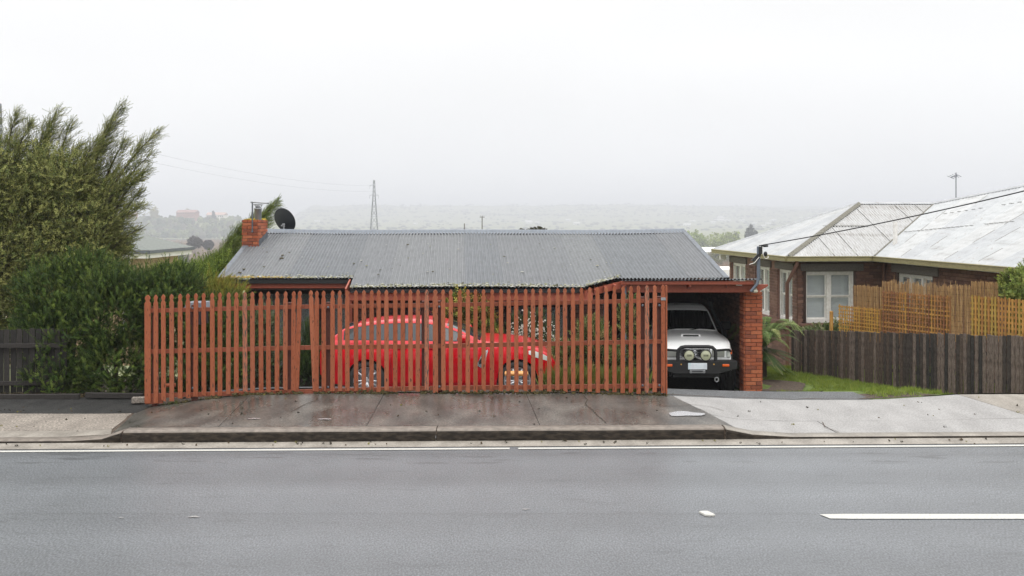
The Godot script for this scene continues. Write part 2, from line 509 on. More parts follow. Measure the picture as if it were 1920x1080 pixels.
func land_y(x: float, d: float) -> float:
	var y := pick(BACK, d)
	if d < 17.4:
		y = lerpf(pick(FENCE_Y, x), y, smoothstep(16.0, 17.4, d)) if d > 15.0 else foot_y(x, d)
	if x > 4.9 and d > 19.0 and d < 40.0:
		y += 0.2 * smoothstep(4.9, 5.5, x) * smoothstep(19.0, 21.5, d) * (1.0 - smoothstep(27.0, 36.0, d))
	if x > 6.5 and d > 15.9 and d < 19.0:
		y -= 0.13 * smoothstep(6.5, 7.2, x) * smoothstep(15.9, 16.5, d) * (1.0 - smoothstep(17.5, 19.0, d))
	if d > 150.0:
		var k := x / d
		if k < -0.2 and d > 1360.0:
			var inn := smoothstep(-0.2, -0.235, k)
			if d < 1640.0:
				y = lerpf(y, -27.5, inn * smoothstep(1360.0, 1380.0, d) * (1.0 - smoothstep(1615.0, 1640.0, d)))
			else:
				var head := smoothstep(1640.0, 1920.0, d) * 31.0 * (1.0 - smoothstep(2050.0, 2900.0, d))
				y = lerpf(y, -25.4 + head, inn)
		if d > 2200.0:
			y += hill(x, d) * 26.0 * smoothstep(3600.0, 5200.0, d)
			y += (bump_noise.get_noise_2d(x * 0.012, d * 0.012) * 9.0) * smoothstep(2600.0, 4500.0, d)
			y -= smoothstep(0.12, 0.5, k) * 24.0 * smoothstep(4200.0, 5400.0, d)
	return y

func strip(st: SurfaceTool, xs: Array, fa: Callable, fb: Callable):
	for i in xs.size() - 1:
		quad(st, fa.call(xs[i]), fb.call(xs[i]), fb.call(xs[i + 1]), fa.call(xs[i + 1]))

func xrange(a: float, b: float, n: int) -> Array:
	var r := []
	for i in n + 1: r.append(lerpf(a, b, float(i) / n))
	return r

func build_ground():
	# road surface, with its own picture of aggregate and of the bands that tyres have worn
	var road_mat := mat(Color.WHITE, 0.48, 0.62)
	road_mat.albedo_texture = speck_tex(c8(46, 48, 49), c8(147, 150, 152), 101, 0.035, 0.36, 0.008, 0.2, 1024)
	road_mat.uv1_scale = Vector3(0.23, 0.11, 1)
	road_mat.heightmap_enabled = true
	road_mat.heightmap_texture = M.fine_speck
	road_mat.heightmap_scale = 0.16
	road_mat.roughness_texture = noise_tex(0.012, [[0.0, grey(0.79)], [0.5, grey(0.82)], [1.0, grey(0.86)]], 102, 4, 512)
	road_mat.detail_enabled = true
	road_mat.detail_blend_mode = BaseMaterial3D.BLEND_MODE_MUL
	road_mat.detail_uv_layer = BaseMaterial3D.DETAIL_UV_2
	road_mat.detail_albedo = road_wear()
	var st := ns(true)
	for i in 40:
		for j in 8:
			var xa := -30.0 + 1.5 * i
			var da := -4.0 + 17.5 * j / 8.0
			for c in [[0, 0], [0, 1], [1, 1], [0, 0], [1, 1], [1, 0]]:
				var x: float = xa + 1.5 * c[0]
				var d: float = da + 17.5 / 8.0 * c[1]
				var yy := -0.012 * absf(d - 9.93) * 0.2 + 0.012
				st.set_uv(Vector2(x, d))
				st.set_uv2(Vector2((x + 30.0) / 60.0, (d + 4.0) / 17.5))
				st.add_vertex(W(x, yy if d < 13.4 else 0.0, d))
	struct("road", st, road_mat, "wet grey asphalt road running across the front of the view", "road")
	var xs := xrange(-24, 24, 24)
	# edge line with a short break in front of the fence
	var brk: float = 0.02
	for s in [[-24.0, -0.03], [0.08, 24.0]]:
		var e := ns()
		strip(e, xrange(s[0], s[1], 12), func(x): return W(x, 0.0095, 12.81 + 0.026 * x), func(x): return W(x, 0.0095, 12.895 + 0.026 * x))
		struct("edge_line", e, M.line, "thin white edge line painted along the kerb, " + ("left" if s[0] < -1.0 else "right") + " of its break", "road marking")
	var cl := ns()
	quad(cl, W(3.13, 0.016, 9.80), W(3.07, 0.016, 9.94), W(3.3, 0.016, 9.953), W(3.3, 0.016, 9.795))
	quad(cl, W(3.3, 0.016, 9.79), W(3.3, 0.016, 9.955), W(7.4, 0.016, 9.95), W(7.4, 0.016, 9.785))
	struct("centre_line", cl, M.line, "white centre line dash with a worn end, right of the road", "road marking")
	# concrete channel between asphalt and kerb
	var g := ns(true)
	strip(g, xs, func(x): return W(x, 0.0085, 12.97 + 0.026 * x), func(x): return W(x, 0.004, kerb_d(x) + 0.1))
	struct("gutter_channel", g, M.gutter, "pale concrete gutter channel between the edge line and kerb", "gutter")
	build_kerb()
	build_footpath()
	# land: from the back of the footpath down into the valley and up the far hills
	var L := ns(true)
	var ds := [15.88, 16.2, 16.6, 17.0, 17.4, 18.0, 19.0, 20.0, 21.0, 23.0, 25.0, 28.0, 32.0, 38.0, 46.0, 60.0, 80.0, 110.0, 150.0, 220.0, 320.0, 450.0, 580.0, 700.0, 850.0, 1000.0, 1200.0, 1360.0, 1372.0, 1385.0, 1500.0, 1610.0, 1625.0, 1642.0, 1700.0, 1760.0, 1820.0, 1880.0, 1940.0, 2050.0, 2200.0, 2400.0, 2600.0, 2800.0, 3000.0, 3200.0, 3400.0, 3600.0, 3800.0, 4000.0, 4200.0, 4400.0, 4600.0, 4800.0, 5000.0, 5200.0, 5500.0, 5900.0, 6500.0]
	var nk := 120
	for i in ds.size() - 1:
		for j in nk:
			var p := []
			for c in [[0, 0], [1, 0], [1, 1], [0, 1]]:
				var d: float = ds[i + c[0]]
				var k = -1.0 + 2.0 * (j + c[1]) / nk
				var x = k * maxf(d, 24.0) * (0.92 if d > 24.0 else 0.92)
				p.append(W(x, land_y(x, d) - (0.02 if d < 17.0 else 0.0), d))
			quad(L, p[0], p[1], p[2], p[3])
	struct("terrain", L, M.field, "green and brown land falling from the street into the valley", "land")
	var wt := ns()
	quad(wt, W(-1700, -25.6, 1362), W(-1700, -25.6, 1640), W(-280, -25.6, 1640), W(-280, -25.6, 1362))
	struct("river", wt, M.water, "pale river crossing the valley on the left", "river")
	# soil round the house and under the plants
	var so := ns(true)
	patch(so, -11.0, 9.0, 15.9, 26.0, 40, 26, 0.006)
	struct("yard_soil", so, M.soil, "dark damp garden soil behind the fence", "ground")
	var dr := ns(true)
	for i in 12:
		for j in 10:
			var q := []
			for c in [[0, 0], [1, 0], [1, 1], [0, 1]]:
				var d2 = 15.84 + (22.5 - 15.84) * (i + c[0]) / 12.0
				var t: float = (j + c[1]) / 10.0
				var xl := 2.35
				var xr := lerpf(5.75, 4.75, smoothstep(15.84, 18.2, d2))
				var x2 := lerpf(xl, xr, t)
				q.append(W(x2, land_y(x2, d2) + lerpf(0.002, 0.03, smoothstep(15.84, 16.4, d2)), d2))
			quad(dr, q[0], q[1], q[2], q[3])
	struct("driveway", dr, M.asphalt_drive, "grey asphalt driveway dropping to the carport", "driveway")
	var dl := ns(true)
	patch(dl, -5.4, 1.7, 16.2, 20.6, 20, 12, 0.028)
	struct("parking_area", dl, M.asphalt_drive, "grey asphalt parking area under the red car", "driveway")
	var lw := ns(true)
	for i in 14:
		for j in 14:
			var q2 := []
			for c in [[0, 0], [1, 0], [1, 1], [0, 1]]:
				var d3 = 15.86 + (26.0 - 15.86) * (i + c[0]) / 14.0
				var t3: float = (j + c[1]) / 14.0
				var x3 := lerpf(lerpf(5.2, 5.0, smoothstep(15.9, 18.5, d3)), 11.5, t3)
				q2.append(W(x3, land_y(x3, d3) + lerpf(0.002, 0.022, smoothstep(15.86, 16.3, d3)), d3))
			quad(lw, q2[0], q2[1], q2[2], q2[3])
	struct("lawn", lw, M.turf, "strip of green lawn beside the brick pier", "lawn")
	var bl := ns(true)
	for k in 22:
		var a0 := TAU * k / 22.0
		var a1 := TAU * (k + 1) / 22.0
		var pa := Vector2(5.75 + cos(a0) * (0.62 + 0.12 * sin(3.0 * a0)), 21.6 + sin(a0) * 0.9)
		var pb := Vector2(5.75 + cos(a1) * (0.62 + 0.12 * sin(3.0 * a1)), 21.6 + sin(a1) * 0.9)
		tri(bl, W(5.75, land_y(5.75, 21.6) + 0.045, 21.6), W(pa.x, land_y(pa.x, pa.y) + 0.045, pa.y), W(pb.x, land_y(pb.x, pb.y) + 0.045, pb.y))
	struct("bare_patch", bl, M.soil, "bare brown earth worn into the lawn beside the brick pier", "ground")
	# dark strip of old asphalt at the foot of the left garden
	var da2 := ns(true)
	patch(da2, -16.0, -5.75, 15.3, 16.5, 14, 4, 0.012)
	struct("asphalt_strip", da2, M.asphalt_dark, "dark wet asphalt strip along the foot of the left bushes", "pavement")
	# verge on the camera's side of the road
	var vg := ns()
	quad(vg, W(-40, 0.1, -4.0), W(-40, 0.6, -30), W(40, 0.6, -30), W(40, 0.1, -4.0))
	struct("near_verge", vg, M.turf, "grass verge on the near side of the road", "verge")
	grass_blades()

func patch(st: SurfaceTool, x0: float, x1: float, d0: float, d1: float, nx: int, nd: int, lift: float):
	for i in nx:
		for j in nd:
			var p := []
			for c in [[0, 0], [0, 1], [1, 1], [1, 0]]:
				var x := lerpf(x0, x1, float(i + c[0]) / nx)
				var d := lerpf(d0, d1, float(j + c[1]) / nd)
				p.append(W(x, land_y(x, d) + lift, d))
			quad(st, p[0], p[1], p[2], p[3])

func road_wear() -> ImageTexture:
	var w := 1024
	var h := 512
	var im := Image.create(w, h, false, Image.FORMAT_RGB8)
	var n := FastNoiseLite.new()
	n.seed = 77
	n.frequency = 0.03
	n.fractal_octaves = 4
	for j in h:
		var d := -4.0 + 17.5 * (j + 0.5) / h
		# lanes 2.9 m wide: wheel tracks are polished and lighter, a seam runs beside the centre line
		var v := 0.93
		for t in [12.1, 10.75, 9.15, 7.6, 6.2]:
			v += 0.055 * exp(-pow((d - t) / 0.32, 2.0))
		for t2 in [11.4, 8.4, 6.9]:
			v -= 0.03 * exp(-pow((d - t2) / 0.25, 2.0))
		if d < 9.98: v -= 0.045
		v -= 0.10 * exp(-pow((d - 9.99) / 0.025, 2.0))
		v -= 0.06 * exp(-pow((d - 12.55) / 0.12, 2.0))
		for i in w:
			var x := -30.0 + 60.0 * (i + 0.5) / w
			var e := n.get_noise_2d(x * 6.0, d * 60.0)
			var f := n.get_noise_2d(x * 26.0 + 400.0, d * 160.0)
			var s := v + 0.028 * e
			if f > 0.36 and absf(d - 12.35) < 0.30: s -= 0.13
			if f > 0.47: s -= 0.07
			im.set_pixel(i, j, Color(clampf(s * 0.985, 0, 1), clampf(s * 0.99, 0, 1), clampf(s * 1.01, 0, 1)))
	return ImageTexture.create_from_image(im)

func build_kerb():
	# full-height kerb blocks between the two crossings, then the low lips of the crossings
	var kerb := thing("kerb", "low concrete kerb in long blocks, dropped at both driveway crossings", "kerb")
	tag(kerb, "", "", "", "structure")
	var spans := [[-5.17, -1.02], [-1.006, 2.86]]
	for s in spans:
		var st := ns(true)
		var rings := []
		var grime := []
		for x in xrange(s[0], s[1], 12):
			var k := kerb_d(x)
			var wob := 0.006 * bump_noise.get_noise_1d(x * 5.0)
			rings.append([W(x, 0.09, k + 0.026), W(x, 0.118, k + 0.03), W(x, 0.142, k + 0.045), W(x, 0.153, k + 0.075), W(x, 0.156, k + 0.25), W(x, 0.02, k + 0.255)])
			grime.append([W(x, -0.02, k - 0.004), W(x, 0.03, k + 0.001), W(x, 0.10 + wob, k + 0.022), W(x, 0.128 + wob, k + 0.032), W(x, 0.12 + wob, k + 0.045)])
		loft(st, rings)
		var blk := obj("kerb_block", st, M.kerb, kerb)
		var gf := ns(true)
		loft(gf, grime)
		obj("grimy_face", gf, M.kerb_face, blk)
	for jx in [[-1.013, 0.012], [-5.18, 0.018], [2.872, 0.022]]:
		var jf := ns()
		box(jf, W(jx[0], 0.065, kerb_d(jx[0]) + 0.15), Vector3(jx[1], 0.155, 0.24))
		obj("joint", jf, M.soil, kerb)
	for s2 in [[-20.0, -5.19, 30], [2.885, 20.0, 34]]:
		var st2 := ns(true)
		var rings2 := []
		var xs2 := xrange(s2[0], s2[1], s2[2])
		for extra in [-5.85, -5.65, -5.45, -5.3, 2.9, 3.05, 3.25, 3.5, 3.8]:
			if extra > s2[0] and extra < s2[1]: xs2.append(extra)
		xs2.sort()
		for x in xs2:
			var k := kerb_d(x)
			var y := pick(KERB_Y, x)
			rings2.append([W(x, -0.02, k + 0.012), W(x, y * 0.6, k + 0.018), W(x, y * 0.93, k + 0.034), W(x, y, k + 0.07), W(x, y + 0.003, k + 0.25), W(x, -0.03, k + 0.255)])
		loft(st2, rings2)
		obj("dropped_kerb", st2, M.gutter if s2[0] > 0 else M.kerb, kerb)
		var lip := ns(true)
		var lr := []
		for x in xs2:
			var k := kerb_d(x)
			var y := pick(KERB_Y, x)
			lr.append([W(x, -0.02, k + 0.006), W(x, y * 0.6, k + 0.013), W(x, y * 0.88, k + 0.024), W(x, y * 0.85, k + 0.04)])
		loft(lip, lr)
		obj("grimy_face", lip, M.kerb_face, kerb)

func slab(path: Node3D, m: Material, x0a: float, x0b: float, x1a: float, x1b: float, da: Callable, db: Callable, called := "slab"):
	# one cast bay: left edge runs x0a (kerb) to x0b (back), right edge x1a to x1b
	var st := ns(true)
	var nx := 12
	var nd := 6
	var P := func(i: int, j: int) -> Vector3:
		var t := float(i) / nx
		var u := float(j) / nd
		var x: float = lerpf(lerpf(x0a, x0b, u), lerpf(x1a, x1b, u), t)
		var d: float = lerpf(da.call(x), db.call(x), u)
		return W(x, foot_y(x, d) + 0.006 * bump_noise.get_noise_2d(x * 3.0, d * 3.0), d)
	for i in nx:
		for j in nd:
			quad(st, P.call(i, j), P.call(i, j + 1), P.call(i + 1, j + 1), P.call(i + 1, j))
	# the slab's edges, so that the joints are real gaps
	st.set_smooth_group(-1)
	var dn := Vector3(0, -0.06, 0)
	for j in nd:
		quad(st, P.call(0, j), P.call(0, j) + dn, P.call(0, j + 1) + dn, P.call(0, j + 1))
		quad(st, P.call(nx, j + 1), P.call(nx, j + 1) + dn, P.call(nx, j) + dn, P.call(nx, j))
	for i in nx:
		quad(st, P.call(i + 1, 0), P.call(i + 1, 0) + dn, P.call(i, 0) + dn, P.call(i, 0))
		quad(st, P.call(i, nd), P.call(i, nd) + dn, P.call(i + 1, nd) + dn, P.call(i + 1, nd))
	obj(called, st, m, path)

func build_footpath():
	var path := thing("footpath", "concrete footpath of separate slabs between kerb and fence, wet in its middle", "footpath")
	tag(path, "", "", "", "structure")
	var front := func(x): return kerb_d(x) + 0.262
	var back := func(_x): return 15.86
	var g := 0.004
	# joints as seen: kerb end -> fence end
	var joints := [[-5.42, -5.92], [-3.98, -4.15], [-1.98, -2.03], [0.38, 0.22], [3.05, 2.55]]
	for i in joints.size() - 1:
		slab(path, M.concrete_wet, joints[i][0] + g, joints[i][1] + g, joints[i + 1][0] - g, joints[i + 1][1] - g, front, back)
	# crossing on the left: smooth apron, then exposed aggregate
	var mid_l := func(x): return kerb_d(x) + 0.72
	var mid_r := func(x): return kerb_d(x) + 0.95
	var back_l := func(_x): return 15.29
	slab(path, M.gutter, -13.0, -13.0, -5.42 - g, -5.58 - g, front, func(x): return kerb_d(x) + 0.71, "apron")
	slab(path, M.concrete_tan, -13.0, -13.0, -5.58 - g, -5.83 - g, mid_l, back_l)
	slab(path, M.concrete_dry, 3.05 + g, 2.86 + g, 4.46, 4.4, front, func(x): return kerb_d(x) + 0.94, "apron")
	slab(path, M.concrete_dry, 4.475, 4.415, 14.0, 14.0, front, func(x): return kerb_d(x) + 0.94, "apron")
	slab(path, M.concrete_dry, 2.86 + g, 2.55 + g, 7.6, 7.1, mid_r, back)
	slab(path, M.gutter, 7.615, 7.115, 14.0, 14.0, mid_r, back)
	# bed under the joints
	var st := ns(true)
	for i in 40:
		var xa := -13.0 + 27.0 * i / 40.0
		var xb := -13.0 + 27.0 * (i + 1) / 40.0
		for j in 3:
			var f := func(x: float, u: float) -> Vector3:
				var d := lerpf(kerb_d(x) + 0.2, 15.95, u / 3.0)
				return W(x, foot_y(x, d) - 0.014, d)
			quad(st, f.call(xa, j), f.call(xa, j + 1), f.call(xb, j + 1), f.call(xb, j))
	obj("bedding", st, M.soil, path)
	# cracks: thin dark ridges of grit that have filled them
	var cr := ns()
	for line in [[[1.12, 15.6], [1.16, 15.3], [1.1, 15.0], [1.18, 14.6], [1.22, 14.2], [1.3, 13.75]], [[-3.05, 15.7], [-3.0, 15.3], [-3.12, 14.9], [-3.2, 14.4]], [[2.2, 14.9], [2.5, 14.95], [2.75, 15.1], [3.0, 15.0], [3.15, 14.8]], [[1.6, 15.1], [1.9, 15.2], [2.3, 15.35]], [[4.46, 14.3], [4.4, 14.0], [4.5, 13.7]]]:
		for i in line.size() - 1:
			var a := Vector2(line[i][0], line[i][1])
			var b := Vector2(line[i + 1][0], line[i + 1][1])
			var nn := (b - a).orthogonal().normalized() * 0.006
			var y0 := 0.010
			var v := []
			for q in [a - nn, a + nn, b + nn, b - nn]: v.append(W(q.x, foot_y(q.x, q.y) + y0, q.y))
			quad(cr, v[0], v[1], v[2], v[3])
	obj("crack", cr, M.soil, path)
	# puddles: flat water lying in the hollows
	var wm := mat(c8(225, 226, 228), 0.26, 1.0)
	wm.metallic = 0.75
	for q in [["wide clear puddle at the end of the fence, reflecting the sky", 2.5, 14.35, 0.26, 0.17], ["small shallow puddle near the kerb, left part of the footpath", -3.62, 13.98, 0.09, 0.03], ["small rusty puddle near the kerb in front of the picket gap", -2.62, 13.95, 0.10, 0.04]]:
		var pd := ns()
		for k in 24:
			var r := func(kk: int) -> Vector3:
				var a := TAU * kk / 24.0
				var s: float = 1.0 + 0.16 * sin(3.0 * a + q[1]) + 0.1 * sin(5.0 * a)
				return W(q[1] + cos(a) * q[3] * s, foot_y(q[1], q[2]) + 0.009, q[2] + sin(a) * q[4] * s)
			tri(pd, W(q[1], foot_y(q[1], q[2]) + 0.009, q[2]), r.call(k), r.call(k + 1))
		tag(obj("puddle", pd, wm), q[0], "puddle")

func blade_mesh(h: float, n: int, spread: float, sd: int) -> ArrayMesh:
	var r := RandomNumberGenerator.new()
	r.seed = sd
	var st := ns()
	for i in n:
		var a := r.randf() * TAU
		var p := Vector3(r.randf_range(-spread, spread), 0, r.randf_range(-spread, spread))
		var w := Vector3(cos(a), 0, sin(a)) * h * 0.06
		var lean := Vector3(r.randf_range(-1, 1), 0, r.randf_range(-1, 1)) * h * 0.4
		var hh := h * r.randf_range(0.6, 1.2)
		st.set_color(Color(0.8, 0.9, 0.7).lerp(Color(1.1, 1.1, 0.8), r.randf()))
		tri(st, p - w, p + lean + Vector3(0, hh, 0), p + w)
	st.generate_normals()
	return st.commit()

func scatter(called: String, mesh: Mesh, m: Material, xfs: Array, cols: Array, parent: Node) -> MultiMeshInstance3D:
	var mm := MultiMesh.new()
	mm.transform_format = MultiMesh.TRANSFORM_3D
	mm.use_colors = true
	mm.mesh = mesh
	mm.instance_count = xfs.size()
	for i in xfs.size():
		mm.set_instance_transform(i, xfs[i])
		mm.set_instance_color(i, cols[i])
	var o := MultiMeshInstance3D.new()
	o.name = numbered(called) if parent == self else called
	o.multimesh = mm
	o.material_override = m
	parent.add_child(o, true)
	return o

func grass_blades():
	var xfs := []
	var cols := []
	for i in 9000:
		var d := rng.randf_range(15.9, 25.5)
		var x := rng.randf_range(5.1, 10.8)
		if d < 17.5 and x < 5.9 - 0.2 * (d - 15.9): continue
		if Vector2((x - 5.75) / 0.75, (d - 21.6) / 0.95).length() < 1.0: continue
		if x < 5.5 and d > 20.5 : continue
		if x > 6.9 and d < 17.4: continue
		var b := Basis(Vector3.UP, rng.randf() * TAU).scaled(Vector3.ONE * rng.randf_range(0.6, 1.3))
		xfs.append(Transform3D(b, W(x, land_y(x, d) + 0.02, d)))
		cols.append(Color(0.13, 0.19, 0.04).lerp(Color(0.25, 0.28, 0.07), rng.randf()))
	var o := scatter("lawn_grass", blade_mesh(0.07, 14, 0.07, 3), leaf_mat(), xfs, cols, self)
	tag(o, "short bright green grass on the lawn beside the driveway", "grass", "", "stuff")

# ---------------------------------------------------------------- the valley
func blob_mesh(sd: int, h: float, w: float, rough := 0.35, pointed := false) -> ArrayMesh:
	# a far tree's crown: a lumpy ball of leaf-sized facets (seen a kilometre away)
	var sp := SphereMesh.new()
	sp.radial_segments = 18
	sp.rings = 11
	sp.radius = 0.5
	sp.height = 1.0
	var a := sp.get_mesh_arrays()
	var v: PackedVector3Array = a[Mesh.ARRAY_VERTEX]
	var idx: PackedInt32Array = a[Mesh.ARRAY_INDEX]
	var n := FastNoiseLite.new()
	n.seed = sd
	n.frequency = 1.6
	var st := ns()
	var q := []
	for p in v:
		var s := 1.0 + rough * n.get_noise_3d(p.x * 2.0, p.y * 2.0, p.z * 2.0) * 2.0 + 0.5 * rough * n.get_noise_3d(p.x * 7.0, p.y * 7.0, p.z * 7.0)
		var taper := (1.0 - 0.75 * clampf(p.y + 0.5, 0.0, 1.0)) * 1.5 if pointed else 1.0
		q.append(Vector3(p.x * w * s * taper, (p.y + 0.5) * h * (0.85 + 0.15 * s), p.z * w * s * taper))
	st.set_color(Color.WHITE)
	for i in range(0, idx.size(), 3):
		tri(st, q[idx[i]], q[idx[i + 1]], q[idx[i + 2]])
	st.generate_normals()
	return st.commit()

func far_tree(called: String, label: String, x: float, d: float, h: float, w: float, col: Color, group := "", bare := 0.25, pointed := false):
	var y := land_y(x, d) - 0.3
	var t := thing(called, label, "tree", W(x, y, d), 0.0, group)
	var m := mat(col.linear_to_srgb(), 0.9)
	m.vertex_color_use_as_albedo = false
	var st := ns(true)
	tube(st, [Vector3(0, 0, 0), Vector3(0.02 * h, h * 0.5, 0)], [h * 0.022, h * 0.012], 5)
	for k in 4:
		var a := TAU * k / 4.0 + d
		tube(st, [Vector3(0.01 * h, h * (0.3 + 0.05 * k), 0), Vector3(cos(a) * w * 0.3, h * (0.55 + 0.05 * k), sin(a) * w * 0.3)], [h * 0.012, h * 0.005], 4)
	obj("trunk", st, M.bark, t)
	leaf_crown(t, col, Vector3(0, h * (0.5 + bare * 0.5), 0), Vector3(w * 0.5, h * (1.0 - bare) * 0.5, w * 0.5), int(260), h * 0.075, int(d), pointed)

# a crown of leaf clumps that fill an uneven volume, for trees tens to hundreds of metres away
func leaf_crown(t: Node3D, col: Color, c: Vector3, r: Vector3, n: int, size: float, sd: int, pointed := false):
	var rr := RandomNumberGenerator.new()
	rr.seed = sd
	var nz := FastNoiseLite.new()
	nz.seed = sd
	nz.frequency = 1.1
	var xfs := []
	var cols := []
	while xfs.size() < n:
		var u := Vector3(rr.randfn(), rr.randfn(), rr.randfn()).normalized()
		var s := (1.0 + 0.55 * nz.get_noise_3d(u.x, u.y, u.z)) * pow(rr.randf(), 0.3)
		var p := u * s
		if pointed: p *= Vector3(1.0 - 0.6 * (p.y * 0.5 + 0.5), 1.0, 1.0 - 0.6 * (p.y * 0.5 + 0.5))
		var b := Basis.from_euler(Vector3(rr.randf() * TAU, rr.randf() * TAU, rr.randf() * TAU)).scaled(Vector3.ONE * size * rr.randf_range(0.7, 1.4))
		xfs.append(Transform3D(b, c + p * r))
		cols.append(col * rr.randf_range(0.7, 1.3))
	tag(scatter("crown", clump_mesh(), leaf_mat(Color.WHITE, Color(0.1, 0.12, 0.04)), xfs, cols, t), "", "", "", "stuff")

var clump: ArrayMesh
func clump_mesh() -> ArrayMesh:
	if clump == null:
		var rr := RandomNumberGenerator.new()
		rr.seed = 9
		var st := ns()
		st.set_color(Color.WHITE)
		for i in 12:
			var u := Vector3(rr.randfn(), rr.randfn(), rr.randfn()).normalized()
			var v := u.cross(Vector3(rr.randfn(), rr.randfn(), rr.randfn())).normalized()
			var p := u * rr.randf_range(0.2, 0.8)
			var l := rr.randf_range(0.35, 0.6)
			st.set_color(Color.WHITE * rr.randf_range(0.8, 1.15))
			quad(st, p - v * l, p + u * l * 0.4 + v.cross(u) * l * 0.5, p + v * l, p - v.cross(u) * l * 0.5)
		st.generate_normals()
		clump = st.commit()
	return clump

func far_house(called: String, label: String, x: float, d: float, w: float, h: float, wall: Color, roof: Color, floors := 1, group := "", cat := "house", lift := 0.0):
	var t := thing(called, label, cat, W(x, land_y(x, d) - 0.4 + lift, d), 0.1 * sin(x), group)
	var st := ns()
	box(st, Vector3(0, h / 2.0 - lift / 2.0, 0), Vector3(w, h + lift, w * 0.6))
	obj("wall", st, mat(wall, 0.9), t)
	var rf := ns()
	prism(rf, PackedVector2Array([Vector2(-w * 0.33, h), Vector2(w * 0.33, h), Vector2(0, h + w * 0.14)]), w * 1.06, Transform3D(Basis(Vector3.UP, PI / 2), Vector3.ZERO))
	obj("roof", rf, mat(roof, 0.7), t)
	var n := maxi(2, int(w / 4.0))
	for f in floors:
		for i in n:
			var wn := ns()
			box(wn, Vector3(-w / 2.0 + w * (i + 0.5) / n, h * (f + 0.55) / floors, w * 0.3 + 0.02), Vector3(w / n * 0.45, h / floors * 0.4, 0.12))
			obj("window", wn, M.glass, t)

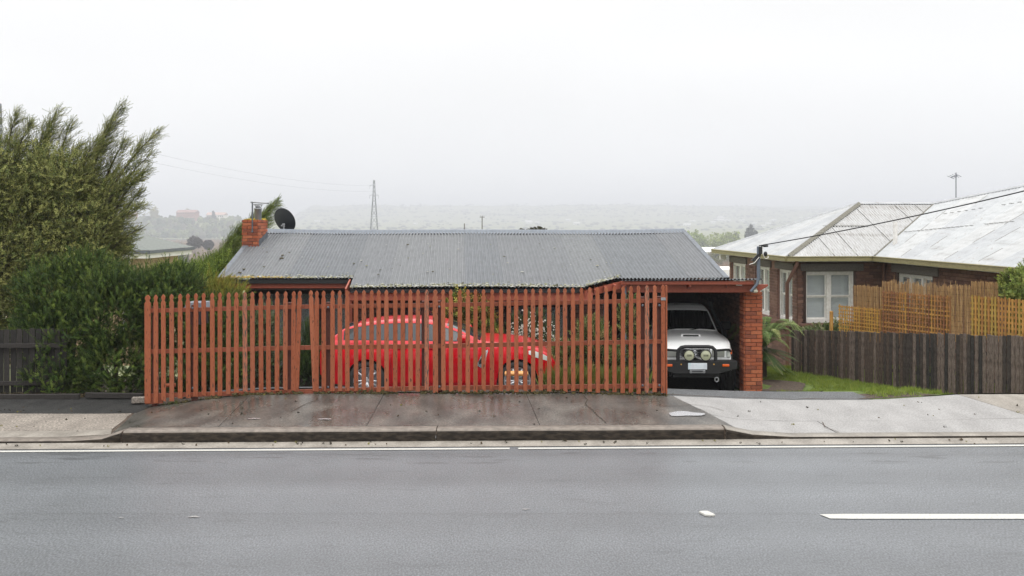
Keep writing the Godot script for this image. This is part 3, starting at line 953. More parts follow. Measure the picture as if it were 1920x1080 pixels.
func build_far_land():
	# woods: crowns too many to count on the headland and on the far hills
	var kinds := [blob_mesh(1, 1.0, 1.0), blob_mesh(2, 1.0, 0.8), blob_mesh(3, 1.0, 0.6, 0.3)]
	var wm := leaf_mat(Color.WHITE, Color(0.02, 0.02, 0.02))
	for part in 3:
		var xfs := []
		var cols := []
		for i in 420:
			var d := rng.randf_range(1642.0, 1980.0)
			var k := rng.randf_range(-0.42, -0.272)
			var x := k * d
			var s := rng.randf_range(5.0, 13.0) * (0.7 if d > 1860.0 else 1.0)
			if d > 1780.0 and d < 1860.0 and rng.randf() < 0.6: continue
			xfs.append(Transform3D(Basis(Vector3.UP, rng.randf() * TAU).scaled(Vector3(s, s * rng.randf_range(0.7, 1.3), s)), W(x, land_y(x, d) - 1.0, d)))
			cols.append([Color(0.055, 0.075, 0.04), Color(0.13, 0.15, 0.06), Color(0.09, 0.085, 0.06)][i % 3] * rng.randf_range(0.7, 1.3))
		var o := scatter("headland_woods", kinds[part], wm, xfs, cols, self)
		tag(o, ["dark green woods along the river headland", "taller grey woods mixed in on the river headland", "slim pale woods mixed in on the river headland"][part], "woods", "woods on the headland", "stuff")
	var xf2 := []
	var co2 := []
	for i in 9000:
		var d := rng.randf_range(2500.0, 5600.0)
		var k := rng.randf_range(-0.5, 0.5)
		var x := k * d
		var y := land_y(x, d)
		var n := hill(x * 6.0, d * 6.0)
		if d < 4300.0 and (n < 0.10 or bump_noise.get_noise_2d(x * 0.05, d * 0.02) < 0.0): continue
		if d >= 4300.0 and n < -0.35: continue
		var s := rng.randf_range(4.0, 9.0)
		xf2.append(Transform3D(Basis(Vector3.UP, rng.randf() * TAU).scaled(Vector3(s * 1.5, s * 0.8, s * 1.5)), W(x, y - 1.0, d)))
		co2.append(Color(0.07, 0.08, 0.055) * rng.randf_range(0.85, 1.15))
	tag(scatter("hill_forest", kinds[0], wm, xf2, co2, self), "hazy forest covering the far hills", "forest", "", "stuff")
	# leafless brown scrub of the wetland
	var xf3 := []
	var co3 := []
	for i in 5200:
		var d := lerpf(560.0, 1365.0, pow(rng.randf(), 1.4))
		var k := rng.randf_range(-0.42, -0.25)
		if i > 4300:
			d = rng.randf_range(420.0, 760.0)
			k = rng.randf_range(0.17, 0.26)
		var x := k * d
		var s := rng.randf_range(2.5, 6.0)
		xf3.append(Transform3D(Basis.from_euler(Vector3(rng.randf_range(-0.2, 0.2), rng.randf() * TAU, 0)).scaled(Vector3(s, s * 1.1, s)), W(x, land_y(x, d) - 0.2, d)))
		co3.append([Color(0.30, 0.19, 0.13), Color(0.36, 0.24, 0.17), Color(0.22, 0.18, 0.14)][i % 3] * rng.randf_range(0.75, 1.15))
	var twigs := ns()
	var tr := RandomNumberGenerator.new()
	tr.seed = 4
	twigs.set_color(Color.WHITE)
	for i in 26:
		var a := tr.randf() * TAU
		var l := tr.randf_range(0.6, 1.1)
		var b := Vector3(cos(a) * 0.15, 0, sin(a) * 0.15)
		var e := Vector3(cos(a) * tr.randf_range(0.2, 0.6), l, sin(a) * tr.randf_range(0.2, 0.6))
		var sd := Vector3(-sin(a), 0, cos(a)) * 0.035
		tri(twigs, b - sd, e, b + sd)
	twigs.generate_normals()
	tag(scatter("wetland_scrub", twigs.commit(), leaf_mat(), xf3, co3, self), "bare pinkish brown scrub covering the river flats", "scrub", "", "stuff")
	# trees one can tell apart in the left gap
	var g1 := "dark trees standing up out of the scrub"
	far_tree("umbrella_tree", "taller of two round-topped dark trees beyond the green shrubs", -188, 590, 18, 7.5, Color(0.06, 0.05, 0.045), g1, 0.68)
	far_tree("umbrella_tree", "smaller round-topped dark tree right of the taller one, near the chimney", -183, 600, 16, 5.5, Color(0.055, 0.05, 0.05), g1, 0.7)
	far_tree("scrub_tree", "low dark tree left of the two round-topped trees, by the far cottage roof", -227, 640, 13, 12, Color(0.07, 0.065, 0.06), "", 0.2)
	far_tree("scrub_tree", "ragged dark brown tree below the two round-topped trees", -172, 510, 14, 12, Color(0.06, 0.05, 0.045), "", 0.2)
	far_tree("conifer", "dark pointed conifer above the far riverbank, right of the pink buildings", -555, 1850, 21, 9, Color(0.045, 0.055, 0.05), "", 0.1, true)
	far_tree("spring_tree", "pale yellow tall tree on the headland, left of the red building", -672, 1870, 26, 17, Color(0.34, 0.32, 0.14), "", 0.2)
	far_tree("spring_tree", "pale yellow tree rising behind the red headland building", -628, 1925, 21, 20, Color(0.33, 0.32, 0.15), "", 0.2)
	# buildings on the headland
	far_house("brick_building", "wide pink brick building among the headland trees", -612, 1880, 36, 13, c8(168, 124, 112), c8(140, 104, 96), 3, "", "building", 3.0)
	far_house("brick_building", "pinkish block partly hidden by the windswept tree, on the headland", -722, 1880, 26, 12, c8(186, 128, 112), c8(160, 120, 110), 3, "", "building", 3.0)
	far_house("office_building", "long pale grey building with window bands on the headland", -760, 1860, 46, 12, c8(206, 206, 202), c8(186, 160, 150), 3, "", "building", 3.0)
	far_house("pale_house", "white house with pinkish roof on the headland, right of the red building", -560, 1890, 34, 7, c8(226, 222, 214), c8(176, 146, 134), 1, "", "house", 4.0)
	# suburbs seen over the roof and in the right gap
	var g2 := "pale houses scattered on the far slope"
	for i in 24:
		var d := rng.randf_range(3100.0, 4300.0)
		var x := rng.randf_range(-0.2, 0.34) * d
		if i % 2 == 0: x = rng.randf_range(0.14, 0.3) * d
		far_house("distant_house", "tiny pale house on the hazy far slope above the grey roof ridge", x, d, rng.randf_range(14, 26), 6, c8(228, 228, 224), c8(210, 208, 206), 1, g2)
	var g3 := "green trees in the right gap"
	far_tree("green_tree", "leftmost light green tree beyond the end of the grey roof", 158, 860, 20, 21, Color(0.24, 0.31, 0.05), g3, 0.1)
	far_tree("green_tree", "broad light green tree in the right gap, middle of the light green ones", 174, 850, 18, 20, Color(0.26, 0.31, 0.06), g3, 0.1)
	far_tree("green_tree", "tallest light green tree beyond the gap between the two houses", 193, 880, 20, 21, Color(0.25, 0.30, 0.06), g3, 0.1)
	far_tree("brown_tree", "purplish brown tree right of the light green trees in the gap", 200, 840, 12, 16, Color(0.09, 0.065, 0.05), "", 0.15)
	far_tree("dark_conifer", "dark grey-green conifer in the gap, nearest the white roof", 216, 900, 24, 17, Color(0.055, 0.065, 0.055), "", 0.1, true)
	far_tree("dark_conifer", "smaller dark conifer beside the larger one in the gap", 204, 905, 17, 10, Color(0.06, 0.07, 0.055), "", 0.1, true)
	far_tree("distant_round_tree", "grey round tree just above the white roof's left slope", 262, 960, 15, 20, Color(0.06, 0.07, 0.055), "", 0.1)
	far_tree("orange_shrub", "orange-brown tree in front of the white sheds in the gap", 178, 800, 9, 13, Color(0.26, 0.13, 0.05), "", 0.1)
	far_house("white_shed", "long white-roofed shed below the light green trees in the gap", 166, 815, 26, 4, c8(214, 214, 212), c8(232, 233, 233), 1, "", "shed")
	far_house("white_shed", "shorter white-roofed shed right of the long one in the gap", 190, 812, 16, 4, c8(200, 196, 190), c8(232, 233, 233), 1, "", "shed")
	far_house("white_shed", "white-roofed shed behind the conifers in the gap", 214, 830, 15, 4, c8(190, 180, 170), c8(230, 231, 231), 1, "", "shed")
	far_tree("olive_tree", "olive green tree below the sheds, beside the white eave corner", 117, 560, 13, 13, Color(0.16, 0.16, 0.05), "", 0.1)
	far_tree("olive_tree", "bare-looking olive tree between the grey roof and the brick house", 124, 600, 11, 12, Color(0.20, 0.16, 0.07), "", 0.1)
	build_pylons()

func lattice_tower(called: String, label: String, x: float, d: float, base: float, top: float, w: float):
	var y0 := base
	var H := top - base
	var t := thing(called, label, "pylon", W(x, y0, d))
	var sm := mat(c8(92, 96, 100), 0.6)
	var ww := func(h: float) -> float: return pick([[0.0, w], [0.8, w * 0.22], [1.0, w * 0.12]], h) / 2.0
	var r := 0.13
	var st := ns()
	var lev := [0.0, 0.16, 0.3, 0.42, 0.52, 0.61, 0.69, 0.76, 0.82, 0.88, 0.94, 1.0]
	for i in lev.size() - 1:
		var a: float = ww.call(lev[i])
		var b: float = ww.call(lev[i + 1])
		var cs := [[-1, -1], [1, -1], [1, 1], [-1, 1]]
		for k in 4:
			var c: Array = cs[k]
			var e: Array = cs[(k + 1) % 4]
			var A := Vector3(c[0] * a, lev[i] * H, c[1] * a)
			var B := Vector3(c[0] * b, lev[i + 1] * H, c[1] * b)
			var C := Vector3(e[0] * a, lev[i] * H, e[1] * a)
			var D := Vector3(e[0] * b, lev[i + 1] * H, e[1] * b)
			bar(st, A, B, r * 2.0, r * 2.0)
			bar(st, A, D, r, r)
			bar(st, C, B, r, r)
			bar(st, B, D, r, r)
	obj("tower", st, sm, t)
	for q in [[0.93, -1], [0.8, -1], [0.8, 1]]:
		var ar := ns()
		var p := Vector3(0, q[0] * H, 0)
		var tip := p + Vector3(q[1] * w * 0.42, 0, 0)
		bar(ar, p + Vector3(0, 0.02 * H, 0), tip, r, r)
		bar(ar, p, tip, r, r)
		bar(ar, tip, tip + Vector3(0, -0.045 * H, 0), r, r)
		obj("arm", ar, sm, t)

func build_pylons():
	lattice_tower("transmission_tower", "tall grey lattice tower standing in the haze above the roof", -110.8, 800, -25.0, 36.0, 8.4)
	lattice_tower("transmission_tower", "top of a lattice tower at the left edge above the windswept tree", -172.5, 335, -22.0, 42.5, 6.4)
	# two faint conductors between the towers
	for q in [["upper power line fading between the two lattice towers", 31.5, 0.0], ["lower power line fading between the two lattice towers", 27.0, -4.0]]:
		var st := ns(true)
		var pts := []
		for i in 31:
			var t := i / 30.0
			pts.append(W(lerpf(-172.5, -112.0, t), lerpf(39.0 + q[2], q[1], t) - 12.0 * t * (1.0 - t) * 2.0, lerpf(335, 800, t)))
		tube(st, pts, 0.03, 4)
		tag(obj("transmission_line", st, mat(c8(70, 72, 76), 0.6)), q[0], "cable")
	for q in [["tall timber pole with a crossarm rising behind the middle of the roof ridge", -8.4, 280, 22.0, true], ["short plain pole left of the one with a crossarm, behind the ridge", -12.9, 270, 15.4, false]]:
		var d: float = q[2]
		var y0 := land_y(q[1], d)
		var top := 2.94 + (10.0 if q[4] else -14.5 + 14.5) * d / 1867.0
		if not q[4]: top = 2.94 - 4.0 * d / 1867.0
		var t := thing("power_pole", q[0], "pole", W(q[1], y0, d))
		var st := ns(true)
		tube(st, [Vector3.ZERO, Vector3(0, top - y0, 0)], [0.22, 0.15], 6)
		obj("post", st, mat(c8(96, 92, 86), 0.9), t)
		if q[4]:
			var c := ns()
			box(c, Vector3(0, top - y0 - 0.35, 0), Vector3(1.4, 0.14, 0.14))
			obj("crossarm", c, mat(c8(96, 92, 86), 0.9), t)
			for k in [-0.5, 0.0, 0.5]:
				var ins := ns(true)
				lathe(ins, [Vector2(0.05, -0.28), Vector2(0.09, -0.15), Vector2(0.05, 0.0), Vector2(0.08, 0.1), Vector2(0, 0.16)], Transform3D(Basis(), Vector3(k, top - y0, 0)), 8)
				obj("insulator", ins, M.steel, t)

# ---------------------------------------------------------------- the house
# a corrugated sheet: runs from the lower edge a0->a1 to the upper edge b0->b1, waves across
func corrugated(st: SurfaceTool, a0: Vector3, a1: Vector3, b0: Vector3, b1: Vector3, waves: float, amp := 0.009, sag := 0.0):
	st.set_smooth_group(0)
	var n := int(waves * 6.0)
	var up := (b0 - a0).cross(a1 - a0).normalized()
	if up.y < 0.0: up = -up
	var rows := 4
	var prev := []
	for i in n + 1:
		var t := float(i) / n
		var w := up * amp * sin(TAU * waves * t)
		var col := []
		for j in rows + 1:
			var u := float(j) / rows
			col.append(a0.lerp(a1, t).lerp(b0.lerp(b1, t), u) + w)
		if i > 0:
			for j in rows: quad(st, prev[j], prev[j + 1], col[j + 1], col[j])
		prev = col

var brick_meshes := {}
func brick_mesh(s: Vector3) -> ArrayMesh:
	var key := "%.3f_%.3f_%.3f" % [s.x, s.y, s.z]
	if not brick_meshes.has(key):
		var st := ns()
		chamfer(st, Vector3.ZERO, s, 0.004)
		st.generate_normals()
		brick_meshes[key] = st.commit()
	return brick_meshes[key]

# bricks in running bond on a face: o = lower left corner, u along, n outwards; holes are Rect2 in (u, y)
func brick_face(parent: Node3D, o: Vector3, u: Vector3, n: Vector3, width: float, height: float, holes: Array, mats: String, course: float, singles: int, proud := 0.012, shift := 0, from_top := true) -> int:
	var L := 0.24
	var gap := 0.010
	var b := Basis(u, Vector3.UP, n)
	var rows := int(round(height / course))
	var count := 0
	var rest := [ns(), ns(), ns(), ns()]
	var any := [false, false, false, false]
	for rr in rows:
		var r := rows - 1 - rr if from_top else rr
		var y := (r + 0.5) * course
		var x := -L / 2.0 if (r + shift) % 2 == 1 else 0.0
		while x < width - 0.01:
			var xa := maxf(x, 0.0)
			var xb := minf(x + L, width)
			x += L
			# cut the brick where an opening stands
			var cut := false
			for h in holes:
				if y > h.position.y - 0.01 and y < h.end.y + 0.01:
					if xa >= h.position.x - 0.01 and xb <= h.end.x + 0.01: cut = true
					elif xa < h.position.x and xb > h.position.x: xb = h.position.x
					elif xa < h.end.x and xb > h.end.x: xa = h.end.x
			var len_ := xb - xa - gap
			if cut or len_ < 0.03: continue
			len_ = roundf(len_ * 100.0) / 100.0
			var k := rng.randi() % 4
			var c := o + u * ((xa + xb) / 2.0) + Vector3.UP * y + n * (proud / 2.0 + rng.randf_range(-0.0025, 0.0025))
			if count < singles:
				put("brick", brick_mesh(Vector3(len_, course - gap, proud + 0.02)), M[mats + str(k)], parent, Transform3D(b, c))
			else:
				chamfer(rest[k], c, Vector3(len_, course - gap, proud + 0.02), 0.004, b)
				any[k] = true
			count += 1
	for k in 4:
		if any[k]:
			var q := obj("brickwork", rest[k], M[mats + str(k)], parent)
			q.set_meta("kind", "stuff")
	return count

# plain wall plate with openings cut out of it
func wall_plate(st: SurfaceTool, o: Vector3, u: Vector3, n: Vector3, width: float, height: float, holes: Array, thick: float):
	var xs := [0.0, width]
	var ys := [0.0, height]
	for h in holes:
		for q in [h.position.x, h.end.x]:
			if q > 0.0 and q < width: xs.append(q)
		for q in [h.position.y, h.end.y]:
			if q > 0.0 and q < height: ys.append(q)
	xs.sort(); ys.sort()
	var b := Basis(u, Vector3.UP, n)
	for i in xs.size() - 1:
		for j in ys.size() - 1:
			if xs[i + 1] - xs[i] < 0.001 or ys[j + 1] - ys[j] < 0.001: continue
			var mx: float = (xs[i] + xs[i + 1]) / 2.0
			var my: float = (ys[j] + ys[j + 1]) / 2.0
			var open := false
			for h in holes:
				if h.has_point(Vector2(mx, my)): open = true
			if open: continue
			box(st, o + u * mx + Vector3.UP * my - n * thick / 2.0, Vector3(xs[i + 1] - xs[i], ys[j + 1] - ys[j], thick), b)

# a window in a wall: frame bars, sashes, panes and what hangs behind; o = lower left corner on the wall's face
func window(parent: Node3D, called: String, o: Vector3, u: Vector3, n: Vector3, w: float, h: float, lights: int, sash: bool, frame: Material, behind: Material, depth := 0.08, fw := 0.07) -> MeshInstance3D:
	var b := Basis(u, Vector3.UP, n)
	var q := o - n * depth
	var P := func(x: float, y: float, z: float) -> Vector3: return q + u * x + Vector3.UP * y + n * z
	var st := ns()
	chamfer(st, P.call(fw / 2.0, h / 2.0, 0.0), Vector3(fw, h, 0.09), 0.006, b)
	chamfer(st, P.call(w - fw / 2.0, h / 2.0, 0.0), Vector3(fw, h, 0.09), 0.006, b)
	chamfer(st, P.call(w / 2.0, h - fw / 2.0, 0.0), Vector3(w - 2.0 * fw, fw, 0.09), 0.006, b)
	chamfer(st, P.call(w / 2.0, fw * 0.7, 0.004), Vector3(w - 2.0 * fw, fw * 1.4, 0.1), 0.006, b)
	for i in range(1, lights):
		chamfer(st, P.call(w * i / lights, h / 2.0 + fw * 0.2, 0.0), Vector3(fw * 1.5, h - 2.4 * fw, 0.085), 0.006, b)
	var fr := obj(called, st, frame, parent)
	for i in lights:
		var x0 := w * i / lights + (fw if i == 0 else fw * 0.75)
		var x1 := w * (i + 1) / lights - (fw if i == lights - 1 else fw * 0.75)
		var y0 := fw * 1.4
		var y1 := h - fw
		var parts := [[y0, y1]]
		if sash: parts = [[y0, (y0 + y1) / 2.0], [(y0 + y1) / 2.0, y1]]
		for k in parts.size():
			var s := ns()
			var a: float = parts[k][0]
			var c: float = parts[k][1]
			var zz := -0.012 - 0.02 * (1 - k) if sash else -0.01
			var sw := 0.035
			box(s, P.call(x0 + sw / 2.0, (a + c) / 2.0, zz), Vector3(sw, c - a, 0.03), b)
			box(s, P.call(x1 - sw / 2.0, (a + c) / 2.0, zz), Vector3(sw, c - a, 0.03), b)
			box(s, P.call((x0 + x1) / 2.0, c - sw / 2.0, zz), Vector3(x1 - x0 - 2 * sw, sw, 0.03), b)
			box(s, P.call((x0 + x1) / 2.0, a + sw / 2.0, zz), Vector3(x1 - x0 - 2 * sw, sw, 0.03), b)
			obj("sash", s, frame, fr)
			var g := ns()
			box(g, P.call((x0 + x1) / 2.0, (a + c) / 2.0, zz), Vector3(x1 - x0 - 2 * sw, c - a - 2 * sw, 0.006), b)
			obj("pane", g, M.pane, fr)
	if behind:
		var cu := ns(true)
		var nn := 48
		for i in nn:
			var f := func(ii: int, y: float) -> Vector3:
				var x := w * float(ii) / nn
				return P.call(x, y, -0.14 + (0.0 if behind == M.blind else 0.018 * sin(x * 42.0) + 0.01 * sin(x * 17.0)))
			quad(cu, f.call(i, 0.02), f.call(i, h - 0.02), f.call(i + 1, h - 0.02), f.call(i + 1, 0.02))
		obj("curtain" if behind != M.blind else "blind", cu, behind, fr)
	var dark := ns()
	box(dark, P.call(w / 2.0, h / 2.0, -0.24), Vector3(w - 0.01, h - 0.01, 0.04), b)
	obj("room_shade", dark, M.black, fr)  # black board behind the panes, painting in the shade of the room
	return fr

const EL := Vector2(-6.16, 20.9)   # eave left, eave right, ridge left, ridge right in plan
const ER := Vector2(4.53, 20.9)
const RL := Vector2(-6.39, 24.9)
const RR := Vector2(4.31, 24.9)
func roof_pt(t: float, d: float, lift := 0.0) -> Vector3:     # t 0..1 along the roof, d depth; on the front slope
	var u := (d - 20.9) / 4.0
	var x := lerpf(lerpf(EL.x, RL.x, u), lerpf(ER.x, RR.x, u), t)
	var sag := -0.035 * sin(PI * t) * clampf(u, 0.0, 1.0) - 0.012 * sin(3.0 * PI * t)
	return W(x, 1.74 + (d - 20.9) * 0.237 + sag + lift, d)

func build_house():
	var h := thing("low_house", "low red-brown house with a long grey corrugated roof behind the picket fence", "house", W(-0.8, -0.9, 23.0))
	var off := -h.position
	var H := Transform3D(Basis(), off)
	var Q := func(x, y, d): return W(x, y, d) + off
	# front slope: 14 sheets laid side by side, reaching lower between the left step and the carport
	var breaks := []
	for i in 5: breaks.append(0.2638 * i / 4.0)
	for i in 10: breaks.append(lerpf(0.2638, 1.0, (i + 1) / 10.0))
	for i in 14:
		var st := ns(true)
		var t0: float = breaks[i]
		var t1: float = breaks[i + 1]
		var d0 := 20.24 if i > 3 and i < 10 else 20.9
		var lift := 0.003 * (i % 2) + 0.012
		var d1 := 24.86
		if i == 10:     # the eave is cut back on a slant towards the carport
			var da := 20.24
			var db := 20.9
			corrugated(st, roof_pt(t0, da, lift) + off, roof_pt(t1, db, lift) + off, roof_pt(t0, d1, lift) + off, roof_pt(t1, d1, lift) + off, 10.0, 0.016)
		else:
			corrugated(st, roof_pt(t0, d0, lift) + off, roof_pt(t1, d0, lift) + off, roof_pt(t0, d1, lift) + off, roof_pt(t1, d1, lift) + off, 10.0, 0.016)
		obj("roof_sheet", st, M["iron%d" % ((i * 5 + i / 3) % 3)], h)
	# back slope in one run of sheets
	for i in 7:
		var st2 := ns(true)
		var a := lerpf(RL.x, RR.x, i / 7.0)
		var c := lerpf(RL.x, RR.x, (i + 1) / 7.0)
		corrugated(st2, Q.call(a - 0.2, 1.55, 29.5), Q.call(c - 0.2, 1.55, 29.5), Q.call(a, 2.66, 24.94), Q.call(c, 2.66, 24.94), 20.0)
		obj("roof_sheet", st2, M["iron%d" % (i % 3)], h)
	# ridge cap: rolled top with scalloped aprons
	var rc := ns(true)
	var m := 30
	for i in m:
		var f := func(k: int, s: float, dy: float) -> Vector3:
			var p := roof_pt(float(k) / m, 24.9)
			return p + Vector3(0, 0.045 + dy, -s) + off
		var prof := [[-0.19, -0.075], [-0.04, -0.028], [-0.03, 0.012], [0.0, 0.03], [0.03, 0.012], [0.04, -0.028], [0.19, -0.075]]
		for j in prof.size() - 1:
			quad(rc, f.call(i, prof[j][0], prof[j][1]), f.call(i, prof[j + 1][0], prof[j + 1][1]), f.call(i + 1, prof[j + 1][0], prof[j + 1][1]), f.call(i + 1, prof[j][0], prof[j][1]))
	obj("ridge_cap", rc, M.cap_iron, h)
	# black blocks paint in the shade under the apron's edge, between waves
	var sc := ns()
	for i in 140:
		var p := roof_pt((i + 0.25) / 140.0, 24.69)
		box(sc, p + Vector3(0, 0.014, 0) + off, Vector3(0.036, 0.03, 0.02))
	tag(obj("apron_shade", sc, M.black, h), "", "", "", "stuff")
	# barge flashings down both gable edges
	for e in [0.0, 1.0]:
		var bg := ns()
		var s := -1.0 if e == 0.0 else 1.0
		var a2 := roof_pt(e, 20.88) + off
		var b2 := roof_pt(e, 24.9) + off
		for k in [[0.0, 0.03], [s * 0.03, -0.05]]:
			pass
		quad(bg, a2 + Vector3(-s * 0.08, 0.03, 0), b2 + Vector3(-s * 0.08, 0.03, 0), b2 + Vector3(s * 0.03, 0.03, 0), a2 + Vector3(s * 0.03, 0.03, 0))
		quad(bg, a2 + Vector3(s * 0.03, 0.03, 0), b2 + Vector3(s * 0.03, 0.03, 0), b2 + Vector3(s * 0.03, -0.1, 0), a2 + Vector3(s * 0.03, -0.1, 0))
		obj("barge_flashing", bg, M.flashing, h)
		var bb := ns()
		bar(bb, a2 + Vector3(s * 0.0, -0.12, 0.0), b2 + Vector3(0, -0.12, 0), 0.04, 0.16)
		obj("barge_board", bb, M.house_paint, h)
	# lichen and moss grown along the eaves
	lichen_on_roof(h, off)
	# gutters, fascias
	var g1 := ns()
	box(g1, Q.call(-4.72, 1.675, 20.97), Vector3(2.74, 0.085, 0.09))
	obj("eave_gutter", g1, M.black, h)
	var g2 := ns()
	box(g2, Q.call(-0.95, 1.525, 20.31), Vector3(4.7, 0.075, 0.08))
	obj("eave_gutter", g2, M.black, h)
	var f1 := ns()
	chamfer(f1, Q.call(-4.7, 1.59, 21.02), Vector3(2.7, 0.13, 0.04), 0.006)
	obj("fascia", f1, M.house_paint, h)
	var f2 := ns()
	chamfer(f2, Q.call(-0.85, 1.40, 20.36), Vector3(5.0, 0.16, 0.04), 0.006)
	obj("fascia", f2, M.house_paint, h)
	var f3 := ns()
	bar(f3, Q.call(-3.38, 1.5, 20.24), Q.call(-3.40, 1.66, 20.95), 0.03, 0.15)
	obj("fascia", f3, M.house_paint, h)
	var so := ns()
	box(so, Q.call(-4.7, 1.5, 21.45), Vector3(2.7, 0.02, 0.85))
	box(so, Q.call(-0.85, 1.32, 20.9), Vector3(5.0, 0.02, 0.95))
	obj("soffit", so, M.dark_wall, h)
	# front walls: curtained porch windows left, brickwork, dark glazed doors
	var wp := ns()
	wall_plate(wp, Q.call(-5.75, -1.1, 21.9), Vector3.RIGHT, Vector3(0, 0, 1), 2.45, 2.62, [Rect2(0.08, 0.75, 2.15, 1.78)], 0.2)
	wall_plate(wp, Q.call(-3.3, -1.1, 21.4), Vector3.RIGHT, Vector3(0, 0, 1), 5.3, 2.45, [Rect2(1.05, 0.2, 1.7, 2.1), Rect2(3.2, 0.7, 1.3, 1.5)], 0.2)
	box(wp, Q.call(-5.75, 0.2, 25.5), Vector3(0.2, 2.6, 7.4))
	box(wp, Q.call(2.0, 0.2, 25.4), Vector3(0.2, 2.6, 7.8))
	box(wp, Q.call(-1.8, 0.2, 29.1), Vector3(7.7, 2.6, 0.2))
	var wall := obj("wall", wp, M.dark_wall, h)
	brick_face(wall, Q.call(-3.3, -1.1, 21.4), Vector3.RIGHT, Vector3(0, 0, 1), 5.3, 2.4, [Rect2(1.0, 0.15, 1.8, 2.2), Rect2(3.15, 0.65, 1.4, 1.6)], "brown", 0.086, 60)
	# gable triangles close the roof space
	for e in [-5.75, 2.0]:
		var gb := ns()
		prism(gb, PackedVector2Array([Vector2(-3.4, 1.5), Vector2(4.2, 1.5), Vector2(0.1, 2.55)]), 0.12, Transform3D(Basis(Vector3.UP, PI / 2), Q.call(e, 0.0, 24.9)))
		obj("gable", gb, M.house_paint, h)
	window(h, "porch_window", Q.call(-5.67, -0.35, 21.9), Vector3.RIGHT, Vector3(0, 0, 1), 2.15, 1.78, 3, false, M.dark_wall, M.lace, 0.06, 0.05)
	window(h, "glazed_door", Q.call(-2.25, -0.9, 21.4), Vector3.RIGHT, Vector3(0, 0, 1), 1.7, 2.1, 2, false, M.flashing, null, 0.06, 0.06)
	window(h, "window", Q.call(-0.1, -0.4, 21.4), Vector3.RIGHT, Vector3(0, 0, 1), 1.3, 1.5, 2, false, M.flashing, null, 0.06, 0.05)
	for x in [-5.78, -3.42]:
		var po := ns()
		chamfer(po, Q.call(x, 0.35, 21.1), Vector3(0.09, 2.4, 0.09), 0.008)
		obj("porch_post", po, M.house_paint, h)
	var tr := ns()
	box(tr, Q.call(-4.6, 0.02, 21.25), Vector3(2.2, 0.07, 0.05))
	obj("porch_rail", tr, M.dark_wall, h)
	build_chimney(h, off)
	build_carport(h, off)

func lichen_on_roof(h: Node3D, off: Vector3):
	var rr := RandomNumberGenerator.new()
	rr.seed = 12
	var lumps := []
	for k in 3:
		var st := ns()
		var n := FastNoiseLite.new()
		n.seed = k
		n.frequency = 2.0
		var sp := SphereMesh.new()
		sp.radial_segments = 8
		sp.rings = 4
		sp.radius = 0.5
		sp.height = 0.6
		var a := sp.get_mesh_arrays()
		var idx: PackedInt32Array = a[Mesh.ARRAY_INDEX]
		for i in range(0, idx.size(), 3):
			var q := []
			for j in 3:
				var p: Vector3 = a[Mesh.ARRAY_VERTEX][idx[i + j]]
				q.append(p * (1.0 + 0.5 * n.get_noise_3d(p.x, p.y, p.z)))
			st.set_color(Color.WHITE)
			tri(st, q[0], q[1], q[2])
		st.generate_normals()
		lumps.append(st.commit())
	var m := mat(Color.WHITE, 0.95)
	m.vertex_color_use_as_albedo = true
	var sets := [[], [], []]
	var cols := [[], [], []]
	for i in 2000:
		var t := rr.randf()
		var x := lerpf(EL.x, ER.x, t)
		var low := 20.9
		if x > -3.34 and x < 1.4: low = 20.24
		elif x >= 1.4: low = 20.24 + (x - 1.4) * 0.84
		if x > 2.3: continue
		var d := low + 0.01 + absf(rr.randfn()) * 0.10
		if rr.randf() < 0.04: d = rr.randf_range(low, 23.8)
		var s := rr.randf_range(0.012, 0.038)
		if rr.randf() < 0.06: s *= 1.6
		var p := roof_pt(t, d, 0.022) + off
		sets[i % 3].append(Transform3D(Basis(Vector3.UP, rr.randf() * TAU).scaled(Vector3(s * 1.5, s * 0.7, s * 1.5)), p))
		var c: Color = [Color(0.36, 0.35, 0.27), Color(0.24, 0.235, 0.12), Color(0.09, 0.085, 0.05), Color(0.42, 0.42, 0.38)][rr.randi() % 4]
		if x < -4.6 and d < 21.0: c = Color(0.33, 0.23, 0.05)
		cols[i % 3].append(c)
	for k in 3:
		var o := scatter("lichen", lumps[k], m, sets[k], cols[k], h)
		tag(o, "", "", "", "stuff")
	# a few dark moss clods near the chimney
	for q in [[0.035, 21.25, 0.05], [0.075, 21.7, 0.035], [0.10, 22.4, 0.06], [0.098, 22.65, 0.045], [0.108, 22.9, 0.03], [0.06, 22.9, 0.03], [0.42, 21.3, 0.03], [0.36, 23.6, 0.04]]:
		put("moss_clod", lumps[0], M.moss, h, Transform3D(Basis().scaled(Vector3(q[2] * 1.6, q[2], q[2] * 2.0)), roof_pt(q[0], q[1], 0.03) + off))

